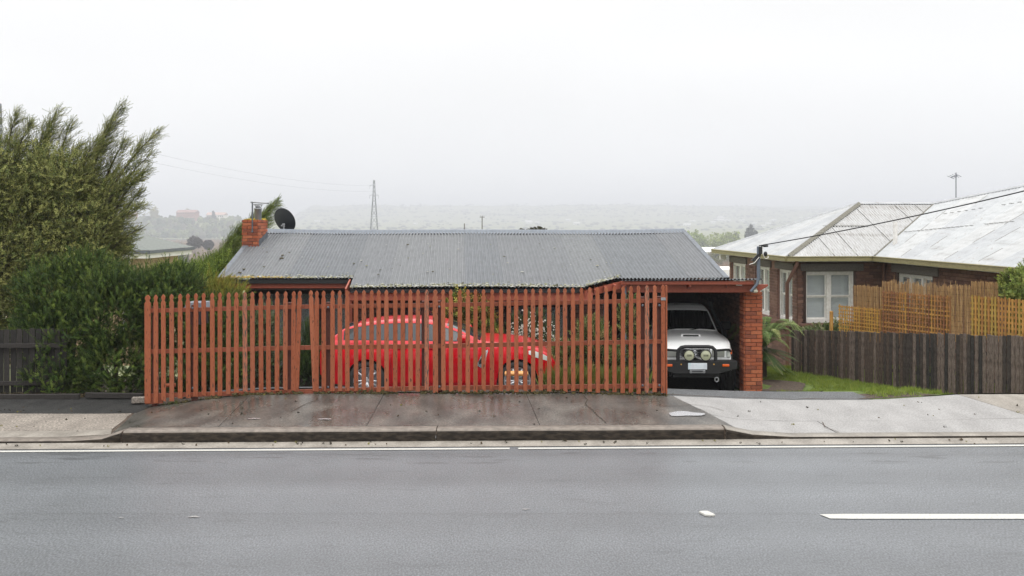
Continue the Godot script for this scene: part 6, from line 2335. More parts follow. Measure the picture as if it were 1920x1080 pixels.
	box(fl2, Vector3(0.872, 0.60, 0), Vector3(0.03, 0.014, 0.30))
	for z in [-0.14, 0.14]: chamfer(fl2, Vector3(0.878, 0.62, z), Vector3(0.03, 0.07, 0.05), 0.008)
	obj("winch_fairlead", fl2, M.steel, c)
	var hk := ns(true)
	var ring := []
	for k in 13: ring.append(Vector3(0.80, 0.44 + sin(TAU * k / 12.0) * 0.045, -0.42 + cos(TAU * k / 12.0) * 0.04))
	tube(hk, ring, 0.015, 6, false)
	obj("tow_shackle", hk, M.steel, c)
	for a in axles:
		for side in [1.0, -1.0]:
			wheel(c, Vector3(a, 0.40, side * 0.86), 0.41, 0.2, 0.29, side, 6, M.steel, true)
	var ub := ns()
	box(ub, Vector3(-2.0, 0.5, 0), Vector3(4.6, 0.16, 1.0))
	box(ub, Vector3(-0.35, 0.42, 0), Vector3(0.12, 0.12, 1.3))
	obj("underbody", ub, M.black, c)
	# snorkel up the right pillar, wipers, canopy
	var sn := ns(true)
	tube(sn, [Vector3(-0.30, 1.12, -0.84), Vector3(-0.5, 1.30, -0.85), Vector3(-0.75, 1.42, -0.82), Vector3(-1.2, 1.80, -0.70), Vector3(-1.22, 1.92, -0.70)], [0.05, 0.055, 0.045, 0.04, 0.05], 8)
	obj("snorkel", sn, M.black, c)
	var wp := ns()
	bar(wp, Vector3(-0.63, 1.335, 0.45), Vector3(-0.72, 1.40, -0.05), 0.014, 0.014)
	bar(wp, Vector3(-0.63, 1.335, -0.1), Vector3(-0.72, 1.40, -0.55), 0.014, 0.014)
	obj("wiper", wp, M.black, c)
	var st2 := ns()
	chamfer(st2, Vector3(-3.75, 1.32, 0), Vector3(2.1, 0.6, 1.5), 0.06)
	obj("tray_canopy", st2, M.dark_wall, c)

# ---------------------------------------------------------------- small things
func build_small_things():
	# satellite dish seen from behind, standing past the ridge
	var d := thing("satellite_dish", "round black satellite dish seen from behind on the roof ridge", "dish", W(-5.79, 2.66, 25.1))
	var B := Basis.from_euler(Vector3(deg_to_rad(-66), deg_to_rad(-24), 0.0))
	var st := ns(true)
	var pr := []
	for i in 9: pr.append(Vector2(0.305 * i / 8.0, 0.08 * pow(i / 8.0, 2.0)))
	lathe(st, pr, Transform3D(B.scaled_local(Vector3(1.0, 1.0, 1.06)), Vector3(0.02, 0.28, 0)), 30)
	var rim := []
	for k in 31:
		var a := TAU * k / 30.0
		rim.append(Vector3(0.02, 0.28, 0) + B * Vector3(0.305 * cos(a), 0.08, 0.323 * sin(a)))
	tube(st, rim, 0.008, 5, false)
	obj("reflector", st, mat(c8(34, 37, 41), 0.6), d)
	var mp := ns(true)
	tube(mp, [Vector3(0.06, 0.0, 0.1), Vector3(0.06, 0.22, 0.1)], 0.018, 8)
	tube(mp, [Vector3(0.18, 0.0, 0.12), Vector3(0.07, 0.08, 0.1)], 0.012, 6)
	obj("mount", mp, M.steel, d)
	var br := ns()
	chamfer(br, Vector3(0.05, 0.2, 0.07), Vector3(0.06, 0.05, 0.05), 0.006)
	chamfer(br, Vector3(0.06, 0.15, 0.085), Vector3(0.05, 0.02, 0.05), 0.004)
	chamfer(br, Vector3(0.0, 0.17, 0.06), Vector3(0.04, 0.04, 0.04), 0.006)
	obj("bracket", br, M.steel, d)
	# aerial mast strapped to the chimney
	var an := thing("chimney_aerial", "bare aerial mast with one horizontal boom strapped to the chimney", "aerial", W(-6.11, 2.68, 23.43))
	var am := ns(true)
	tube(am, [Vector3(0, 0, 0), Vector3(0, 0.72, 0)], 0.017, 8)
	obj("mast", am, M.flashing, an)
	var ab := ns(true)
	tube(ab, [Vector3(-0.04, 0.71, 0.0), Vector3(0.37, 0.685, 0.0)], 0.016, 8)
	obj("boom", ab, M.steel, an)
	var ac := ns()
	chamfer(ac, Vector3(0.37, 0.685, 0), Vector3(0.03, 0.035, 0.03), 0.006)
	chamfer(ac, Vector3(0, 0.02, 0.0), Vector3(0.05, 0.02, 0.04), 0.004)
	obj("clamp", ac, M.flashing, an)
	# service mast on the carport corner with its wire
	var sp := thing("service_pole", "grey service pole with insulator bracket on the carport corner", "pole", W(5.12, 1.5, 20.68))
	var sm := ns(true)
	tube(sm, [Vector3(-0.16, -0.02, 0.0), Vector3(-0.03, 0.14, 0.0), Vector3(0.0, 0.25, 0), Vector3(0, 0.92, 0)], [0.03, 0.03, 0.036, 0.036], 10)
	obj("post", sm, M.steel_blue, sp)
	var sb := ns()
	chamfer(sb, Vector3(0.03, 0.84, 0.02), Vector3(0.07, 0.16, 0.09), 0.012)
	prism(sb, PackedVector2Array([Vector2(-0.17, 0.62), Vector2(0.0, 0.64), Vector2(0.05, 0.78), Vector2(-0.03, 0.76)]), 0.04, Transform3D(Basis(), Vector3(0, 0, 0.03)), 0.004)
	obj("bracket", sb, M.black, sp)
	var si := ns(true)
	lathe(si, [Vector2(0, -0.05), Vector2(0.035, -0.03), Vector2(0.04, 0.02), Vector2(0.02, 0.05), Vector2(0, 0.055)], Transform3D(Basis(), Vector3(0.14, 0.76, 0.02)), 10)
	lathe(si, [Vector2(0, -0.08), Vector2(0.02, -0.06), Vector2(0.026, 0.0), Vector2(0.02, 0.06), Vector2(0, 0.08)], Transform3D(Basis(Vector3(0, 0, 1), -PI / 2), Vector3(0.13, 0.93, 0.0)), 10)
	obj("insulator", si, M.black, sp)
	var sw := ns(true)
	tube(sw, [Vector3(0.09, 0.93, 0), Vector3(0.07, 0.85, 0.05), Vector3(0.085, 0.74, 0.06), Vector3(0.13, 0.66, 0.05), Vector3(0.19, 0.68, 0.03), Vector3(0.2, 0.72, 0.0)], 0.008, 5)
	tube(sw, [Vector3(0.0, 0.7, 0.06), Vector3(-0.1, 0.58, 0.06), Vector3(-0.2, 0.545, 0.05)], 0.008, 5)
	obj("loose_wire", sw, M.white_paint, sp)
	var wr := ns(true)
	var pts := []
	var p0 := W(5.13, 2.435, 20.68)
	var p1 := W(12.5, 5.30, 10.4)
	for i in 25:
		var t := i / 24.0
		var p := p0.lerp(p1, t)
		p.y -= 0.42 * t * (1.0 - t) * 4.0 * 0.6
		pts.append(p)
	tube(wr, pts, 0.011, 5)
	tag(obj("service_wire", wr, M.black), "black service wire running from the carport pole up past the white roof", "cable")
	# security camera under the beam
	var cm := thing("security_camera", "small cream bullet camera under the carport beam at the pier", "camera", W(5.10, 1.475, 20.90))
	var cb := ns(true)
	lathe(cb, [Vector2(0, -0.06), Vector2(0.032, -0.055), Vector2(0.034, 0.05), Vector2(0.03, 0.055), Vector2(0.0, 0.05)], Transform3D(Basis.from_euler(Vector3(deg_to_rad(80), 0, deg_to_rad(55))), Vector3.ZERO), 14)
	obj("body", cb, mat(c8(206, 200, 184), 0.5), cm)
	var cl := ns(true)
	tube(cl, [Vector3(-0.045, 0.0, 0.03), Vector3(-0.055, 0.0, 0.036)], 0.022, 10)
	obj("lens", cl, M.black, cm)
	var ck := ns()
	box(ck, Vector3(0.03, 0.03, -0.04), Vector3(0.03, 0.05, 0.05))
	obj("bracket", ck, mat(c8(206, 200, 184), 0.5), cm)
	# letterbox behind the fence, left
	var lb := thing("letterbox", "letterbox with a sloping grey metal lid behind the left pickets", "letterbox", W(-5.28, 0.0, 16.6))
	var lp := ns()
	chamfer(lp, Vector3(-0.02, 0.60, 0), Vector3(0.07, 1.3, 0.07), 0.006)
	chamfer(lp, Vector3(0.16, 0.62, 0.02), Vector3(0.03, 1.26, 0.03), 0.004)
	obj("post", lp, M.house_paint, lb)
	var lx := ns()
	chamfer(lx, Vector3(0.04, 1.36, 0), Vector3(0.26, 0.26, 0.34), 0.008)
	obj("box", lx, M.black, lb)
	var ll := ns()
	prism(ll, PackedVector2Array([Vector2(-0.14, 1.49), Vector2(0.24, 1.49), Vector2(0.21, 1.60), Vector2(-0.09, 1.60)]), 0.36, Transform3D(), 0.006)
	obj("lid", ll, M.cap_iron, lb)
	# stool of varnished timber before the front wheel
	var so := thing("wooden_stool", "small varnished wooden stool in front of the red car's front wheel", "stool", W(0.075, -0.05, 16.95))
	var ss := ns()
	chamfer(ss, Vector3(0, 0.40, 0), Vector3(0.40, 0.055, 0.24), 0.014)
	obj("seat", ss, tmat(noise_tex(0.02, [[0.0, c8(190, 128, 66)], [0.6, c8(222, 164, 96)], [1.0, c8(200, 140, 74)]], 131, 4, 256), Vector3(0.8, 4, 4), 0.4), so)
	for x in [-0.13, 0.13]:
		for z in [-0.07, 0.07]:
			var sg := ns()
			chamfer(sg, Vector3(x, 0.19, z), Vector3(0.05, 0.37, 0.05), 0.006)
			obj("leg", sg, mat(c8(112, 40, 28), 0.4), so)
	var sh := ns()
	chamfer(sh, Vector3(0, 0.115, 0), Vector3(0.30, 0.05, 0.2), 0.01)
	obj("shelf", sh, mat(c8(206, 150, 84), 0.4), so)
	# the worn road marker and pale scars
	var rm := ns()
	prism(rm, PackedVector2Array([Vector2(-0.065, 0.06), Vector2(-0.02, 0.085), Vector2(0.03, 0.08), Vector2(0.078, -0.04), Vector2(0.05, -0.055), Vector2(-0.02, -0.05)]), 0.02, Transform3D(Basis(Vector3.RIGHT, -PI / 2), Vector3.ZERO), 0.006)
	tag(obj("road_marker", rm, M.line, self, Transform3D(Basis(), W(1.94, 0.022, 9.93))), "small chipped white raised road marker on the centre line", "road marker")
	for q in [["pale splash of paint on the near lane, left of the raised marker", -3.15, 9.86, 0.035], ["tiny pale scuff on the near lane, middle of the road", 0.14, 10.12, 0.022], ["tiny pale scuff on the near lane, far left", -3.86, 9.83, 0.018]]:
		var ps := ns()
		for k in 12:
			var a := TAU * k / 12.0
			var b := TAU * (k + 1) / 12.0
			var ra: float = q[3] * (1.0 + 0.35 * sin(3.0 * a + q[1]))
			var rb: float = q[3] * (1.0 + 0.35 * sin(3.0 * b + q[1]))
			tri(ps, W(q[1], 0.0165, q[2]), W(q[1] + cos(a) * ra * 1.6, 0.0165, q[2] + sin(a) * ra * 0.7), W(q[1] + cos(b) * rb * 1.6, 0.0165, q[2] + sin(b) * rb * 0.7))
		tag(obj("paint_scuff", ps, M.concrete_dry), q[0], "scuff", "", "structure")
	# grit, leaves and stones lying about
	var lm := leaf_mat(Color.WHITE, Color(0.1, 0.1, 0.02))
	var xf := []
	var co := []
	for i in 150:
		var x := rng.randf_range(-7.5, 8.0)
		var dd := rng.randf_range(13.05, 15.75)
		if i < 50: dd = 13.2 + 0.026 * x + rng.randf_range(-0.14, 0.06)
		if i > 120:
			x = rng.randf_range(-8.5, -5.7)
			dd = rng.randf_range(15.4, 16.2)
		var y := foot_y(x, dd) if dd > 13.6 + 0.026 * x else 0.014
		xf.append(Transform3D(Basis.from_euler(Vector3(rng.randf() * 0.5, rng.randf() * TAU, rng.randf() * 0.5)).scaled(Vector3.ONE * rng.randf_range(0.012, 0.028)), W(x, y + 0.008, dd)))
		co.append([Color(0.05, 0.045, 0.03), Color(0.24, 0.22, 0.06), Color(0.10, 0.07, 0.04), Color(0.06, 0.055, 0.045)][rng.randi() % 4])
	tag(scatter("fallen_leaves", clump_mesh(), lm, xf, co, self), "scattered small leaves and grit on the footpath and gutter", "leaf litter", "", "stuff")
	# pale stones behind the gap left by the loose pickets
	var rr := RandomNumberGenerator.new()
	rr.seed = 77
	for i in 5:
		var sp2 := ns()
		var hh := rr.randf_range(0.05, 0.1)
		var w := rr.randf_range(0.09, 0.16)
		chamfer(sp2, Vector3.ZERO, Vector3(w, hh, w * 0.8), 0.02, Basis.from_euler(Vector3(0.1, rr.randf() * 3.0, 0.08)))
		var x := -3.75 + 0.16 * i
		tag(obj("garden_stone", sp2, M.concrete_tan, self, Transform3D(Basis(), W(x, land_y(x, 17.5) + 0.06, 17.5 + rr.randf() * 0.25))), "pale garden stone behind the gap between the loose pickets", "stone", "garden stones behind the gap")

# ---------------------------------------------------------------- plants
# a leafy shoot: stem along +y with n leaves; vertex colours vary leaf by leaf, tips paler
func shoot_mesh(length: float, n: int, leaf_l: float, leaf_w: float, open: float, tip: Color, stem: Color, sd: int, droop := 0.0) -> ArrayMesh:
	var r := RandomNumberGenerator.new()
	r.seed = sd
	var st := ns()
	st.set_color(stem)
	var w := length * 0.008 + 0.001
	quad(st, Vector3(-w, 0, 0), Vector3(-w * 0.4, length, 0), Vector3(w * 0.4, length, 0), Vector3(w, 0, 0))
	quad(st, Vector3(0, 0, -w), Vector3(0, length, -w * 0.4), Vector3(0, length, w * 0.4), Vector3(0, 0, w))
	for i in n:
		var t := pow((i + 0.5) / n, 0.85)
		var a := i * 2.39996 + r.randf_range(-0.3, 0.3)
		var o := Vector3(cos(a), 0, sin(a))
		var d := (o * sin(open) + Vector3.UP * cos(open) + Vector3(0, -droop, 0)).normalized()
		if i >= n - 2: d = (o * 0.35 + Vector3.UP).normalized()
		var side := d.cross(o.cross(d)).cross(d).normalized()
		side = o.cross(Vector3.UP).normalized()
		var nn := side.cross(d).normalized()
		var l := leaf_l * r.randf_range(0.75, 1.2) * (1.0 - 0.25 * t)
		var p := Vector3(0, length * t, 0)
		st.set_color(Color.WHITE.lerp(tip, t * t) * r.randf_range(0.8, 1.15))
		var m := p + d * l * 0.5
		var e := p + d * l
		tri(st, p, m + side * leaf_w * 0.5 + nn * leaf_w * 0.15, e)
		tri(st, p, e, m - side * leaf_w * 0.5 + nn * leaf_w * 0.15)
	st.generate_normals()
	return st.commit()

func along(dir: Vector3, roll: float, s: float) -> Basis:
	var y := dir.normalized()
	var x := y.cross(Vector3(0.3, 0.1, 1.0)).normalized()
	var z := x.cross(y)
	return Basis(x, y, z).rotated(y, roll).scaled(Vector3.ONE * s)

# shoots spread through lumps; each lump [centre, radii]; they point outwards, up, and with the wind
func bush_crown(parent: Node3D, called: String, meshes: Array, m: Material, lumps: Array, n: int, up: float, wind: Vector3, cols: Array, sd: int, inner := 0.55, size := Vector2(0.7, 1.3), wild := 0.3):
	var r := RandomNumberGenerator.new()
	r.seed = sd
	var nz := FastNoiseLite.new()
	nz.seed = sd
	nz.frequency = 1.3
	var sets := []
	var tint := []
	for k in meshes.size():
		sets.append([])
		tint.append([])
	var vol := 0.0
	for l in lumps: vol += pow(l[1].x * l[1].y * l[1].z, 0.67)
	for l in lumps:
		var k := int(n * pow(l[1].x * l[1].y * l[1].z, 0.67) / vol)
		for i in k:
			var u := Vector3(r.randfn(), r.randfn(), r.randfn()).normalized()
			var s := lerpf(inner, 1.0, pow(r.randf(), 0.6)) * (1.0 + 0.35 * nz.get_noise_3d(u.x * 1.5 + l[0].x, u.y * 1.5 + l[0].y, u.z * 1.5))
			var p: Vector3 = l[0] + u * l[1] * s
			var g := nz.get_noise_3d(p.x * 1.6, p.y * 1.6, p.z * 1.6)
			if g < -0.14 and r.randf() < 0.8: continue
			var d = (u * l[1].normalized() * 0.9 + Vector3.UP * up + wind + Vector3(r.randfn(), r.randfn(), r.randfn()) * wild)
			var q := r.randi() % meshes.size()
			sets[q].append(Transform3D(along(d, r.randf() * TAU, r.randf_range(size.x, size.y)), p))
			var c: Color = cols[r.randi() % cols.size()]
			tint[q].append(c * r.randf_range(0.75, 1.25))
	for k in meshes.size():
		if sets[k].size(): tag(scatter(called, meshes[k], m, sets[k], tint[k], parent), "", "", "", "stuff")

func stems(parent: Node3D, base: Vector3, tips: Array, r0: float):
	var st := ns(true)
	for t in tips:
		var m: Vector3 = base.lerp(t, 0.5) + Vector3(0.0, base.distance_to(t) * 0.08, 0)
		tube(st, [base, base.lerp(m, 0.5), m, t], [r0, r0 * 0.8, r0 * 0.5, r0 * 0.15], 6)
	obj("trunk", st, M.bark, parent)

# plumes: long windswept boughs [from, to, girth]; twigs leave them forwards and up
func plumes(parent: Node3D, meshes: Array, m: Material, boughs: Array, dens: float, cols: Array, sd: int, wind: Vector3, wood := true):
	var r := RandomNumberGenerator.new()
	r.seed = sd
	var sets := []
	var tint := []
	for k in meshes.size():
		sets.append([])
		tint.append([])
	var st := ns(true)
	for b in boughs:
		var a: Vector3 = b[0]
		var e: Vector3 = b[1]
		var L := a.distance_to(e)
		var ax := (e - a).normalized()
		var bend := Vector3(0, 1, 0) * L * 0.10
		var curve := func(t: float) -> Vector3: return a.lerp(e, t) + bend * sin(PI * t) + Vector3(0.05, -0.02, 0) * L * (t * t - t)
		var pts := []
		for i in 8: pts.append(curve.call(i / 7.0))
		tube(st, pts, [0.045, 0.04, 0.034, 0.028, 0.02, 0.015, 0.009, 0.004], 5)
		# side branches leave the bough forwards and shorten towards its tip; sprigs line each of them
		var nb := int(L * dens * 0.075 * (0.6 + b[2]))
		for i in nb + 1:
			var t := 1.0 if i == nb else lerpf(0.02, 0.98, pow(r.randf(), 0.9))
			var q0: Vector3 = curve.call(t)
			var tan_: Vector3 = (curve.call(minf(t + 0.02, 1.02)) - curve.call(t - 0.02)).normalized()
			var u := Vector3(r.randfn(), r.randfn(), r.randfn())
			u = (u - tan_ * u.dot(tan_)).normalized()
			var reach: float = b[2] * (1.18 * pow(1.0 - t, 0.65) + 0.12) * r.randf_range(0.6, 1.25)
			var d0 := (tan_ * 0.9 + u * (0.55 if i < nb else 0.0) + wind * 1.1).normalized()
			var m2 := maxi(2, int(reach / 0.045))
			for j in m2:
				var k := (j + 0.5) / m2
				var p: Vector3 = q0 + d0 * reach * k + (wind * 0.5 - Vector3(0, 0.12, 0)) * reach * k * k + Vector3(r.randfn(), r.randfn(), r.randfn()) * 0.02
				var d := d0 * 0.9 + wind * (0.4 + k) + Vector3(r.randfn(), r.randfn(), r.randfn()) * 0.34
				var q := r.randi() % meshes.size()
				sets[q].append(Transform3D(along(d, r.randf() * TAU, r.randf_range(0.45, 0.85) * (1.0 - 0.3 * k)), p))
				var c: Color = cols[r.randi() % cols.size()]
				tint[q].append(c * r.randf_range(0.75, 1.25))
	if wood: obj("limbs", st, M.bark, parent)
	for k in meshes.size():
		if sets[k].size(): tag(scatter("crown", meshes[k], m, sets[k], tint[k], parent), "", "", "", "stuff")

func build_plants():
	var lm := leaf_mat()
	var brown := Color(0.10, 0.07, 0.05)
	# --- the big windswept tree on the left
	var t := thing("windswept_tree", "tall fine-leaved tree on the left with plumes blown towards the house", "tree", W(-9.3, -0.8, 20.5))
	var off := -t.position
	var twig := [shoot_mesh(0.24, 16, 0.040, 0.019, 1.0, Color(1.7, 1.6, 0.95), brown, 1), shoot_mesh(0.18, 14, 0.044, 0.021, 1.15, Color(1.5, 1.5, 0.9), brown, 2), shoot_mesh(0.30, 18, 0.038, 0.018, 0.9, Color(1.9, 1.7, 0.9), brown, 3)]
	var olive := [Color(0.20, 0.22, 0.075), Color(0.26, 0.27, 0.095), Color(0.13, 0.16, 0.055), Color(0.31, 0.31, 0.11)]
	# (outline measured in the view at 20 m)
	var T := func(x: float, y: float, d: float) -> Vector3: return W((x - 960.0) / 1867.0 * d, 2.94 - (y - 415.0) / 1867.0 * d, d) + off
	var boughs := [
		[T.call(120, 520, 20.6), T.call(231, 196, 20.6), 0.62], [T.call(170, 440, 20.3), T.call(299, 246, 20.3), 0.50],
		[T.call(40, 480, 20.6), T.call(108, 203, 20.8), 0.62], [T.call(-10, 470, 20.4), T.call(32, 208, 20.4), 0.55],
		[T.call(130, 480, 20.0), T.call(262, 330, 20.2), 0.55], [T.call(150, 500, 20.0), T.call(268, 385, 20.0), 0.48],
		[T.call(100, 500, 20.0), T.call(180, 262, 20.2), 0.62], [T.call(60, 520, 20.9), T.call(150, 270, 21.0), 0.6],
		[T.call(-60, 480, 20.6), T.call(-10, 215, 20.6), 0.6], [T.call(160, 540, 20.2), T.call(258, 430, 20.2), 0.45],
		[T.call(140, 520, 20.8), T.call(222, 318, 20.8), 0.55], [T.call(0, 500, 19.9), T.call(70, 300, 19.9), 0.6],
		[T.call(150, 430, 20.5), T.call(206, 226, 20.6), 0.5], [T.call(60, 400, 20.5), T.call(84, 236, 20.6), 0.5], [T.call(190, 430, 20.2), T.call(282, 290, 20.3), 0.42], [T.call(180, 470, 20.1), T.call(276, 318, 20.2), 0.45], [T.call(100, 380, 20.9), T.call(132, 232, 20.9), 0.5], [T.call(200, 480, 20.6), T.call(262, 360, 20.6), 0.42], [T.call(180, 400, 20.7), T.call(236, 262, 20.7), 0.45], [T.call(10, 380, 20.3), T.call(56, 232, 20.3), 0.5]]
	plumes(t, twig, lm, boughs, 560.0, olive, 21, Vector3(0.20, 0.12, 0))
	var lumps := []
	for q in [[60, 430, 110, 120], [150, 430, 85, 95], [10, 520, 110, 110], [120, 520, 90, 90], [-50, 420, 90, 150], [180, 490, 55, 70], [20, 350, 85, 90], [110, 350, 70, 70], [-20, 590, 80, 70]]:
		lumps.append([T.call(q[0], q[1], 20.4), Vector3(q[2] / 91.0, q[3] / 91.0, 0.85)])
	bush_crown(t, "crown", twig, lm, lumps, 30000, 0.35, Vector3(0.30, 0, 0), olive, 22, 0.5, Vector2(0.7, 1.3), 0.55)
	stems(t, Vector3(0, 0, 0), [T.call(120, 470, 20.5), T.call(40, 430, 20.5), T.call(-40, 420, 20.5), T.call(170, 480, 20.3)], 0.16)
	# --- dark dense bush with upright shoots
	var b := thing("dark_bush", "dense dark green bush of upright leafy shoots left of the picket fence", "bush", W(-7.0, -0.05, 17.5))
	off = -b.position
	var B := func(x: float, y: float, d: float) -> Vector3: return W((x - 960.0) / 1867.0 * d, 2.94 - (y - 415.0) / 1867.0 * d, d) + off
	var up := [shoot_mesh(0.13, 26, 0.030, 0.011, 1.1, Color(2.9, 2.8, 1.3), brown, 11), shoot_mesh(0.10, 22, 0.033, 0.012, 1.2, Color(2.6, 2.7, 1.2), brown, 12), shoot_mesh(0.22, 36, 0.030, 0.010, 1.0, Color(3.0, 2.6, 1.2), brown, 13)]
	var dark := [Color(0.048, 0.085, 0.020), Color(0.075, 0.12, 0.024), Color(0.034, 0.06, 0.018), Color(0.11, 0.15, 0.030)]
	lumps = []
	for q in [[130, 630, 85, 85, 17.4], [215, 590, 85, 85, 17.4], [225, 690, 85, 70, 17.2], [120, 710, 70, 50, 17.3], [300, 570, 75, 70, 17.6], [95, 560, 65, 70, 17.8], [165, 522, 66, 50, 17.9], [255, 552, 60, 44, 17.9], [325, 548, 56, 46, 17.9], [340, 620, 80, 70, 17.8], [330, 700, 80, 55, 17.5], [415, 620, 60, 60, 18.0], [410, 690, 60, 50, 17.7], [60, 640, 45, 60, 17.9]]:
		lumps.append([B.call(q[0], q[1], q[4]), Vector3(q[2] / 106.0, q[3] / 106.0, 0.62)])
	bush_crown(b, "crown", up, lm, lumps, 27000, 0.7, Vector3(0.05, 0, 0), dark, 31, 0.5, Vector2(0.7, 1.3), 0.45)
	stems(b, Vector3(0, 0, 0), [B.call(130, 600, 17.5), B.call(230, 600, 17.4), B.call(330, 600, 17.7), B.call(200, 690, 17.3), B.call(400, 640, 17.8)], 0.05)
	# tall single shoots breaking the bush's top
	var ts := []
	var tc := []
	for q in [[250, 455], [275, 470], [315, 468], [345, 490], [365, 500], [225, 490], [150, 480], [190, 478], [300, 500], [330, 480], [385, 520], [120, 500], [235, 480], [262, 490], [352, 510]]:
		var p: Vector3 = B.call(q[0] + rng.randf_range(-4, 4), q[1] + 40, 17.8)
		ts.append(Transform3D(along(Vector3(0.05 * rng.randfn(), 1, 0), rng.randf() * TAU, 1.5), p))
		tc.append(dark[3] * 1.3)
	tag(scatter("tall_shoots", up[2], lm, ts, tc, b), "", "", "", "stuff")
	# --- green shrubs and feathery bush nearer the house
	var g := thing("green_shrub", "bright green shrub between the dark bush and the house", "shrub", W(-7.4, -1.0, 22.5))
	off = -g.position
	lumps = []
	for q in [[318, 540, 42, 34, 22.0], [365, 545, 40, 32, 21.5], [300, 555, 45, 40, 21.5], [398, 522, 26, 34, 23.0], [350, 524, 30, 24, 22.5], [424, 512, 24, 38, 23.2]]:
		lumps.append([W((q[0] - 960.0) / 1867.0 * q[4], 2.94 - (q[1] - 415.0) / 1867.0 * q[4], q[4]) + off, Vector3(q[2] / 84.0, q[3] / 84.0, 0.6)])
	bush_crown(g, "crown", twig, lm, lumps, 7000, 0.6, Vector3(0.15, 0, 0), [Color(0.16, 0.225, 0.04), Color(0.21, 0.27, 0.05), Color(0.12, 0.175, 0.04)], 41, 0.4)
	stems(g, Vector3(0, 0, 0), [lumps[0][0], lumps[1][0], lumps[3][0], lumps[5][0]], 0.05)
	var fe := thing("feathery_bush", "feathery yellow-green bush beside the left end of the eave", "bush", W(-5.55, -0.5, 19.6))
	off = -fe.position
	var needle := [shoot_mesh(0.34, 70, 0.06, 0.005, 0.6, Color(1.4, 1.25, 0.8), brown, 14), shoot_mesh(0.28, 60, 0.055, 0.005, 0.7, Color(1.3, 1.2, 0.8), brown, 15)]
	lumps = []
	for q in [[402, 556, 30, 22], [428, 562, 20, 18], [380, 572, 28, 28], [408, 600, 38, 36], [380, 625, 35, 38]]:
		lumps.append([W((q[0] - 960.0) / 1867.0 * 19.4, 2.94 - (q[1] - 415.0) / 1867.0 * 19.4, 19.4) + off, Vector3(q[2] / 96.0, q[3] / 96.0, 0.4)])
	bush_crown(fe, "crown", needle, lm, lumps, 1500, 0.7, Vector3(0.15, 0, 0), [Color(0.24, 0.23, 0.045), Color(0.19, 0.21, 0.045), Color(0.28, 0.24, 0.06)], 42, 0.3)
	stems(fe, Vector3(0, 0, 0), [lumps[0][0], lumps[2][0]], 0.04)
	# --- willow behind the house
	var w := thing("willow_tree", "windblown willow rising behind the chimney end of the house", "tree", W(-7.2, -1.9, 28.5))
	off = -w.position
	var V := func(x: float, y: float, d: float) -> Vector3: return W((x - 960.0) / 1867.0 * d, 2.94 - (y - 415.0) / 1867.0 * d, d) + off
	boughs = [[V.call(450, 500, 28), V.call(520, 377, 28), 0.55], [V.call(430, 500, 28), V.call(478, 405, 28), 0.6], [V.call(410, 510, 27.6), V.call(452, 425, 27.8), 0.6], [V.call(400, 520, 27.4), V.call(432, 450, 27.5), 0.55], [V.call(380, 530, 27.2), V.call(412, 478, 27.3), 0.6], [V.call(470, 480, 28.3), V.call(505, 392, 28.3), 0.5], [V.call(440, 520, 27.8), V.call(470, 440, 27.8), 0.6], [V.call(360, 540, 27), V.call(392, 490, 27), 0.6]]
	plumes(w, twig, lm, boughs, 800.0, [Color(0.17, 0.22, 0.055), Color(0.22, 0.26, 0.07), Color(0.12, 0.17, 0.05)], 43, Vector3(0.25, 0.05, 0))
	stems(w, Vector3(0, 0, 0), [V.call(430, 480, 28), V.call(470, 450, 28)], 0.12)
	# dark tree top past the ridge
	var k := thing("dark_tree", "dark rounded treetop just showing behind the middle of the roof ridge", "tree", W(1.0, -2.6, 42.0))
	off = -k.position
	lumps = [[W(0.75, 2.35, 42) + off, Vector3(0.8, 0.32, 0.7)], [W(1.15, 2.45, 42) + off, Vector3(0.35, 0.26, 0.5)], [W(0.3, 2.3, 42) + off, Vector3(0.5, 0.22, 0.5)]]
	bush_crown(k, "crown", [clump_scaled()], lm, lumps, 700, 0.3, Vector3.ZERO, [Color(0.05, 0.055, 0.03), Color(0.08, 0.07, 0.035), Color(0.06, 0.05, 0.04)], 44, 0.3, Vector2(0.06, 0.12))
	stems(k, Vector3(0, 0, 0), [lumps[0][0], lumps[1][0]], 0.12)
	# --- plants behind the fence
	fence_plant("leafy_shrub", "mottled yellow-green shrub behind the bonnet of the red car", "shrub", [[865, 590, 26, 30], [895, 606, 26, 34], [850, 614, 22, 34], [905, 640, 26, 36]], 20.2, 1500, [Color(0.15, 0.19, 0.045), Color(0.28, 0.25, 0.06), Color(0.09, 0.12, 0.035), Color(0.30, 0.17, 0.06)], [shoot_mesh(0.22, 18, 0.07, 0.03, 1.0, Color(1.3, 1.3, 0.9), brown, 16)], 51)
	var fb := fence_plant("flowering_bush", "bush of small white flowers behind the middle pickets", "bush", [[970, 640, 22, 40], [1005, 630, 24, 42], [1035, 645, 18, 36], [1000, 690, 45, 40]], 20.0, 1300, [Color(0.06, 0.09, 0.035), Color(0.09, 0.12, 0.05)], [shoot_mesh(0.2, 26, 0.035, 0.010, 0.9, Color(1.2, 1.2, 1.0), brown, 17)], 52)
	var fx := []
	var fc := []
	for i in 420:
		var q: Array = [[970, 628, 20], [1003, 618, 20], [1035, 640, 14]][i % 3]
		var p := W((q[0] + rng.randfn() * q[2] * 0.5 - 960.0) / 1867.0 * 19.7, 2.94 - (q[1] + rng.randfn() * 16.0 - 415.0) / 1867.0 * 19.7, 19.55 + rng.randf_range(-0.1, 0.3))
		fx.append(Transform3D(Basis.from_euler(Vector3(rng.randf() * TAU, rng.randf() * TAU, 0)).scaled(Vector3.ONE * rng.randf_range(0.014, 0.026)), p - fb.position))
		fc.append(Color(0.74, 0.74, 0.68))
	tag(scatter("flowers", clump_mesh(), lm, fx, fc, fb), "", "", "", "stuff")
